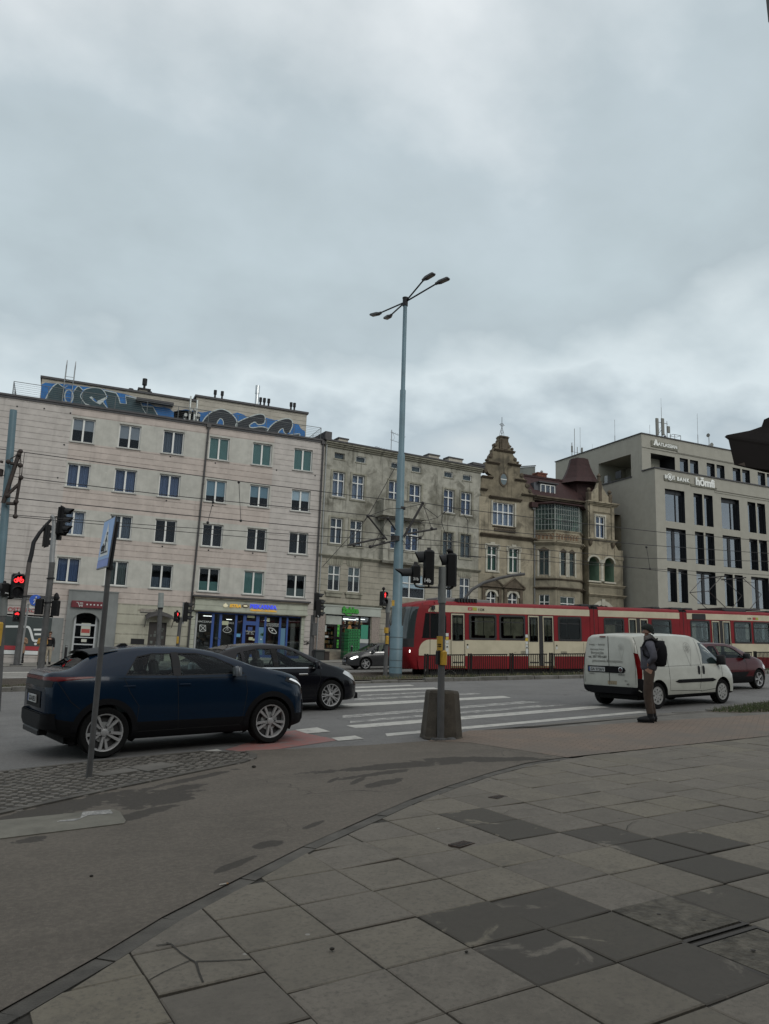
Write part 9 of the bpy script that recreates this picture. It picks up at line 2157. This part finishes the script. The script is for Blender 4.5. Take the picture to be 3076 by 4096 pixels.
q.build('pantograph', M('pantograph_dark', (.05,.045,.045), .6, metal=.3), T)
for k,(x,y) in enumerate(((2.0,.75),)):                # driver's seat back
    q = MB(); q.rbox(x-.1,x+.05,y-.25,y+.25,1.2,2.1,.05); q.build('driver_seat', m_seat, T)
# ---------------------------------------------------------------- people
def skin_mesh(name, verts, edges, sub=2):
    me = bpy.data.meshes.new(name); me.from_pydata([v[:3] for v in verts], edges, []); ob = bpy.data.objects.new(name, me); COL.objects.link(ob)
    md = ob.modifiers.new('skin', 'SKIN'); md.use_smooth_shade = True; md.branch_smoothing = .6
    for i, v in enumerate(verts):
        s_ = me.skin_vertices[0].data[i]; r = v[3]; s_.radius = (r if isinstance(r, (int,float)) else r[0], r if isinstance(r, (int,float)) else r[1]); s_.use_root = (i == 0)
    sb = ob.modifiers.new('sub', 'SUBSURF'); sb.levels = sub; sb.render_levels = sub
    dg = bpy.context.evaluated_depsgraph_get(); dg.update(); out_ = bpy.data.meshes.new_from_object(ob.evaluated_get(dg)); bpy.data.objects.remove(ob)
    for p in out_.polygons: p.use_smooth = True
    return out_
def chain(*ids): return list(zip(ids, ids[1:]))
m_skin = M('skin', (.30,.165,.115), .55, var=.08, vs=12)
def hand_verts(w_, fwd, down, s, V, E, wi):     # palm, four fingers and thumb growing from wrist vertex wi
    w_ = Vector(w_); f = Vector(fwd).normalized(); d = Vector(down).normalized(); sd_ = f.cross(d).normalized()*s
    pi_ = len(V); p = w_+d*.05; V.append((*p,(.026,.02))); E.append((wi,pi_))
    for k,l in enumerate((.062,.072,.068,.052)):
        o = f*(.027-.018*k); a = len(V); V.append((*(p+o+d*.04),.0095)); E.append((pi_,a)); b = len(V); V.append((*(p+o+d*(.04+l*.55)+sd_*-.008),.0085)); E.append((a,b)); c = len(V); V.append((*(p+o+d*(.04+l)+sd_*-.024),.0075)); E.append((b,c))
    a = len(V); V.append((*(p+f*.034+d*.0),.011)); E.append((pi_,a)); b = len(V); V.append((*(p+f*.048+d*.035),.0095)); E.append((a,b))
def person(label, x, y, head, H, hair, top, trousers, shoes, skin=None, armpose='down', hat=None, pack=None, coat=False, bend=0.0, stride=.0, z=None, collar=None, group=None):
    T = thing('person', label, 'person', (x,y,gz(x,y)+.01 if z is None else z), radians(head), group); k = H/1.78; T.scale = (k,k,k)
    lean = Matrix.Translation((0,0,.95)) @ Matrix.Rotation(radians(bend),4,'Y') @ Matrix.Translation((0,0,-.95))
    def U(p): return tuple(lean @ Vector(p))
    if armpose == 'pocket': arms = {s: [(-.02,s*.205,1.42),(-.09,s*.275,1.17),(.03,s*.15,1.06)] for s in (1,-1)}
    elif armpose == 'phone': arms = {s: [(-.01,s*.19,1.42),(-.02,s*.23,1.14),(.22,s*.07,1.25)] for s in (1,-1)}
    elif armpose == 'reach': arms = {s: [(0,s*.19,1.42),(.18,s*.22,1.28),(.42,s*.14,1.42)] for s in (1,-1)}
    else: arms = {s: [(-.01,s*.195,1.42),(-.03,s*.24,1.14),(.05,s*.23,.90)] for s in (1,-1)}
    hip = .10; foot = {1: stride, -1: -stride}
    V = [(0,0,.95,(.15,.115)), (*U((.0,0,1.12)),(.135,.10)), (*U((-.01,0,1.32)),(.15,.105)), (*U((-.015,0,1.44)),(.10,.075)), (*U((.0,0,1.51)),.055), (*U((.02,0,1.57)),.06), (*U((.03,0,1.645)),(.072,.090)), (*U((.015,0,1.72)),(.066,.078))]
    E = chain(0,1,2,3,4,5,6,7)
    for s in (1,-1):
        i = len(V); sh, el, wr = [U(p) for p in arms[s]]
        V += [(*sh,.055),(*el,.042),(*wr,.030)]; E += [(3,i),(i,i+1),(i+1,i+2)]
        dn = Vector(wr)-Vector(el)
        if armpose == 'pocket': dn = Vector((-.25,0,-.8))
        hand_verts(wr, (1,0,0) if abs(dn.normalized().x) < .8 else (0,0,1), dn, s, V, E, i+2)
    for s in (1,-1):
        i = len(V); V += [(0,s*hip,.86,.088),(.025+foot[s]*.5,s*hip,.49,.060),(-.035+foot[s],s*(hip+.01),.09,.042),(.08+foot[s],s*(hip+.02),.035,.035)]; E += [(0,i),(i,i+1),(i+1,i+2),(i+2,i+3)]
    # jaw, nose and ears
    i = len(V); V += [(*U((.075,0,1.578)),.034)]; E += [(5,i)]; i = len(V); V += [(*U((.112,0,1.632)),.013)]; E += [(6,i)]
    for s in (1,-1): i = len(V); V += [(*U((.0,s*.082,1.64)),(.012,.026))]; E += [(6,i)]
    link('body', skin_mesh('body', V, E, 2), T).data.materials.append(skin or m_skin)
    fc = MB()
    for s in (1,-1): q = U((.112,s*.033,1.655)); fc.ball(q, .011, 6, 0); q = U((.114,s*.033,1.676)); fc.ball(q, .014, 6, 1, (.5,1.4,.4))
    q = U((.108,0,1.590)); fc.ball(q, .014, 6, 2, (.6,1.6,.35)); fc.build('face_detail', [M('eye_dark', (.03,.025,.02), .3), M('brow_dark', (.03,.022,.016), .8), M('lip', (.22,.09,.075), .5)], T)
    # trousers
    tv = [(0,0,.955,(.158,.128)), (*U((.0,0,1.06)),(.150,.122))]; te_ = [(0,1)]
    for s in (1,-1):
        i = len(tv); tv += [(0,s*hip,.83,.108),(.03+foot[s]*.5,s*hip,.49,.082),(-.02+foot[s]*.9,s*(hip+.005),.20,.070),(-.03+foot[s],s*(hip+.01),.115,.066)]; te_ += [(0,i),(i,i+1),(i+1,i+2),(i+2,i+3)]
    if not coat: link('trousers', skin_mesh('trousers', tv, te_), T).data.materials.append(trousers)
    else: link('leggings', skin_mesh('leggings', [(a,b,c,r if not isinstance(r,(int,float)) else r*.75) for a,b,c,r in tv], te_), T).data.materials.append(trousers)
    # jacket or coat
    jv = [(*U((-.005,0,1.18)),(.185,.145)), (*U((0,0,.96)),(.178,.150)), (*U((-.015,0,1.34)),(.185,.140)), (*U((-.02,0,1.45)),(.125,.10)), (*U((0,0,1.515)),(.082,.078))]; je = [(0,1),(0,2),(2,3),(3,4)]
    if armpose == 'pocket': jv[1] = (.005,0,.915,(.168,.150)); jv[0] = (-.005,0,1.18,(.20,.165))
    if coat: jv += [(.0,0,.72,(.19,.16)),(.0,0,.50,(.20,.17))]; je += [(1,5),(5,6)]
    for s in (1,-1):
        i = len(jv); sh, el, wr = [U(p) for p in arms[s]]; jv += [(*sh,.082),(*el,.072),(*(Vector(wr)*.92+Vector(el)*.08),.056)]; je += [(3,i),(i,i+1),(i+1,i+2)]
    link('coat' if coat else 'jacket', skin_mesh('jacket', jv, je), T).data.materials.append(top)
    if collar: link('hood', skin_mesh('hood', [(*U((-.03,0,1.475)),(.115,.10)),(*U((-.075,0,1.525)),(.10,.075)),(*U((-.10,0,1.50)),(.09,.06)),(*U((.045,0,1.475)),(.085,.08))], [(0,1),(1,2),(0,3)]), T).data.materials.append(collar)
    for s in (1,-1):
        q = MB(); y0 = s*(hip+.015); q.ball((.055+foot[s],y0,.045), 1, 10, 0, (.155,.056,.062)); q.ball((-.035+foot[s],y0,.07), 1, 10, 0, (.068,.055,.08)); q.v = [(x_,y_,max(.004,z_)) for x_,y_,z_ in q.v]
        q.tube([(-.03+foot[s],s*(hip+.01),.06),(-.028+foot[s],s*(hip+.01),.16)], .058, 12); q.box(-.09+foot[s],.20+foot[s],y0-.045,y0+.045,0,.02); q.build('shoe', shoes, T, 60)
    hv = MB(); c = U((.008,0,1.70))
    if hat: 
        hv.ball((0,0,0), 1, 14, 0, (.118,.100,.112)); hv.v = [(a,b,max(c_, .012 if a > .05 else (.012-(.05-a)*.55))) for a,b,c_ in hv.v]
        n0 = len(hv.v); hv.lathe([(1.0,.0),(1.05,.012),(1.05,.04),(1.0,.05)], n=20, mi=0, cap=False); hv.v[n0:] = [(a*.116,b*.098,z_+.005-(.05-a*.116)*.55*(a < .43)) for a,b,z_ in hv.v[n0:]]
        R_ = Matrix.Translation(c) @ Matrix.Rotation(radians(bend-4),4,'Y'); hv.xf(R_); hv.build('beanie', hat, T, 60)
    else:
        hv.ball((0,0,0), 1, 12, 0, (.108,.092,.105)); hv.v = [(a if not (a > .045 and c_ < .045) else .045, b, max(c_, .03 if a > .03 else -.08)) for a,b,c_ in hv.v]
        R_ = Matrix.Translation(Vector(U((-.002,0,1.695)))) @ Matrix.Rotation(radians(bend),4,'Y'); hv.xf(R_); hv.build('hair', hair, T, 60)
    return T
m_shoe = M('shoe_black', (.006,.006,.007), .6, spec=.25)
m_puff = M('puffer_blue_grey', (.062,.062,.078), .75, var=.35, vs=9, bump=.6, bs=14)
T = person('man in a blue-grey puffer jacket, dark beanie and brown trousers with a black backpack', 10.43, 11.78, 141, 1.80, None, m_puff, M('trousers_brown', (.045,.029,.020), .85, var=.25, vs=10, bump=.3, bs=40), m_shoe, armpose='pocket', hat=M('beanie_dark_green', (.012,.017,.014), .95, var=.3, vs=60, bump=.5, bs=120), collar=M('hood_grey', (.11,.10,.095), .9, var=.2, vs=20), stride=.03)
b = MB(); n0 = 0
prof = [(-.12,1.02,.10,.14),(-.14,1.06,.12,.18),(-.155,1.25,.13,.19),(-.15,1.38,.12,.18),(-.14,1.45,.10,.16),(-.16,1.49,.08,.12),(-.155,1.50,.03,.05)]
rings = []
for (xc,zc2,dx,dy) in prof:
    rings.append(len(b.v))
    for i in range(16):
        a = 2*pi*i/16; e = lambda v: abs(v)**.6*(1 if v > 0 else -1); b.v.append((xc-.05+dx*e(cos(a)), dy*.82*e(sin(a)), zc2))
for a, c in zip(rings, rings[1:]):
    for i in range(16): b.f.append([a+i,a+(i+1)%16,c+(i+1)%16,c+i]); b.mi.append(0)
b.f.append(list(range(rings[0],rings[0]+16))[::-1]); b.f.append(list(range(rings[-1],rings[-1]+16))); b.mi += [0,0]
m_pack = M('backpack_black', (.007,.007,.009), .8, spec=.2, var=.3, vs=12)
bp = thing('backpack', 'black rounded backpack on the back of the waiting man', 'backpack', tuple(T.location), 0); bp.rotation_euler = T.rotation_euler; bp.scale = T.scale
b.build('bag', m_pack, bp, 60)
for s in (1,-1):
    q = MB(); q.tube([(-.14,s*.10,1.47),(-.05,s*.125,1.53),(.06,s*.135,1.48),(.115,s*.15,1.36),(.09,s*.19,1.22),(-.06,s*.19,1.12),(-.15,s*.15,1.08)], .016, 6); q.build('strap', m_pack, bp, 60)
q = MB(); q.tube([(-.15,.04,1.50),(-.16,.03,1.54),(-.16,-.03,1.54),(-.15,-.04,1.50)], .012, 6); q.build('carry_loop', m_pack, bp)
hair_ = M('hair_dark', (.025,.017,.012), .8); hair_b = M('hair_brown', (.06,.035,.02), .8)
def at_ground(px, py): p = gp(px,py); return p.x, p.y
x, y = at_ground(188,2658)
person('man in a black jacket and pale trousers standing before the dark left shop window', x, y, -85, 1.76, hair_b, M('jacket_black', (.008,.008,.009), .7, spec=.3), M('trousers_beige', (.30,.26,.20), .85, var=.15, vs=8), m_shoe, armpose='down', z=planez(x,y))
x, y = at_ground(81,2652)
person('person in a long beige coat half hidden behind the far-left signal mast, holding a phone', x, y, -95, 1.72, hair_, M('coat_beige', (.27,.17,.11), .85, var=.15, vs=8), M('leggings_black', (.008,.008,.009), .8), m_shoe, armpose='phone', coat=True, z=planez(x,y))
x, y = at_ground(166,2668)
person('person in a mustard jacket mostly hidden behind the pale signal mast', x-.12, 45.7, -90, 1.70, hair_, M('jacket_mustard', (.33,.18,.04), .8), M('trousers_pale', (.20,.17,.14), .85), m_shoe, armpose='phone', z=planez(x,45.7))
P = at(*zd(1120,900), 46.6)
person('person in black bending forward beside the store front, above the grey car', P.x-.1, 46.6, -20, 1.72, hair_, MATS['jacket_black'], MATS['leggings_black'], m_shoe, armpose='reach', bend=78, z=planez(P.x,46.6))
# driver of the blue crossover
CHT = [o for o in bpy.data.objects if o.name.startswith('crossover_car')][0]
DR = thing('person', 'driver at the wheel of the dark blue crossover, arm raised to the steering wheel', 'person')
V = [(1.98,-.0,.72,(.16,.13)),(2.0,0,.95,(.15,.11)),(1.93,0,1.12,(.12,.09)),(1.92,0,1.19,.05),(1.95,0,1.25,.06),(1.96,0,1.32,(.075,.09)),(1.95,0,1.39,.07),(2.03,0,1.255,.03),
     (1.95,.2,1.08,.06),(2.10,.27,.86,.048),(2.36,.12,.98,.035),(1.95,-.2,1.08,.06),(2.12,-.27,.86,.048),(2.36,-.12,1.02,.035),(2.4,-.1,.66,.075),(2.4,.1,.66,.075)]
E_ = chain(0,1,2,3,4,5,6)+[(4,7),(2,8),(8,9),(9,10),(2,11),(11,12),(12,13),(0,14),(0,15)]
hand_verts(V[10][:3], (0,0,1), (.3,-.1,.05), 1, V, E_, 10); hand_verts(V[13][:3], (0,0,1), (.3,.1,.05), -1, V, E_, 13)
DR.location = CHT.location; DR.rotation_euler = CHT.rotation_euler; DR.scale = CHT.scale
bd = link('body', skin_mesh('body', [(a,b+.37,c,r) for a,b,c,r in V], E_), DR); bd.data.materials.append(m_skin)
jv = [(1.99,.37,.9,(.175,.14)),(1.98,.37,.70,(.175,.15)),(1.95,.37,1.08,(.14,.11)),(1.92,.37,1.15,.08),(1.95,.57,1.08,.08),(2.10,.64,.86,.07),(2.33,.50,.97,.05),(1.95,.17,1.08,.08),(2.12,.10,.86,.07),(2.33,.24,1.01,.05)]
link('jacket', skin_mesh('jacket', jv, [(0,1),(0,2),(2,3),(2,4),(4,5),(5,6),(2,7),(7,8),(8,9)]), DR).data.materials.append(M('jacket_tan', (.20,.15,.10), .85))
q = MB(); q.ball((1.945,.37,1.37), 1, 10, 0, (.10,.09,.085)); q.build('hair', hair_, DR, 60)

for o in DR.children: o.location.x = -.26; o.location.z = .03
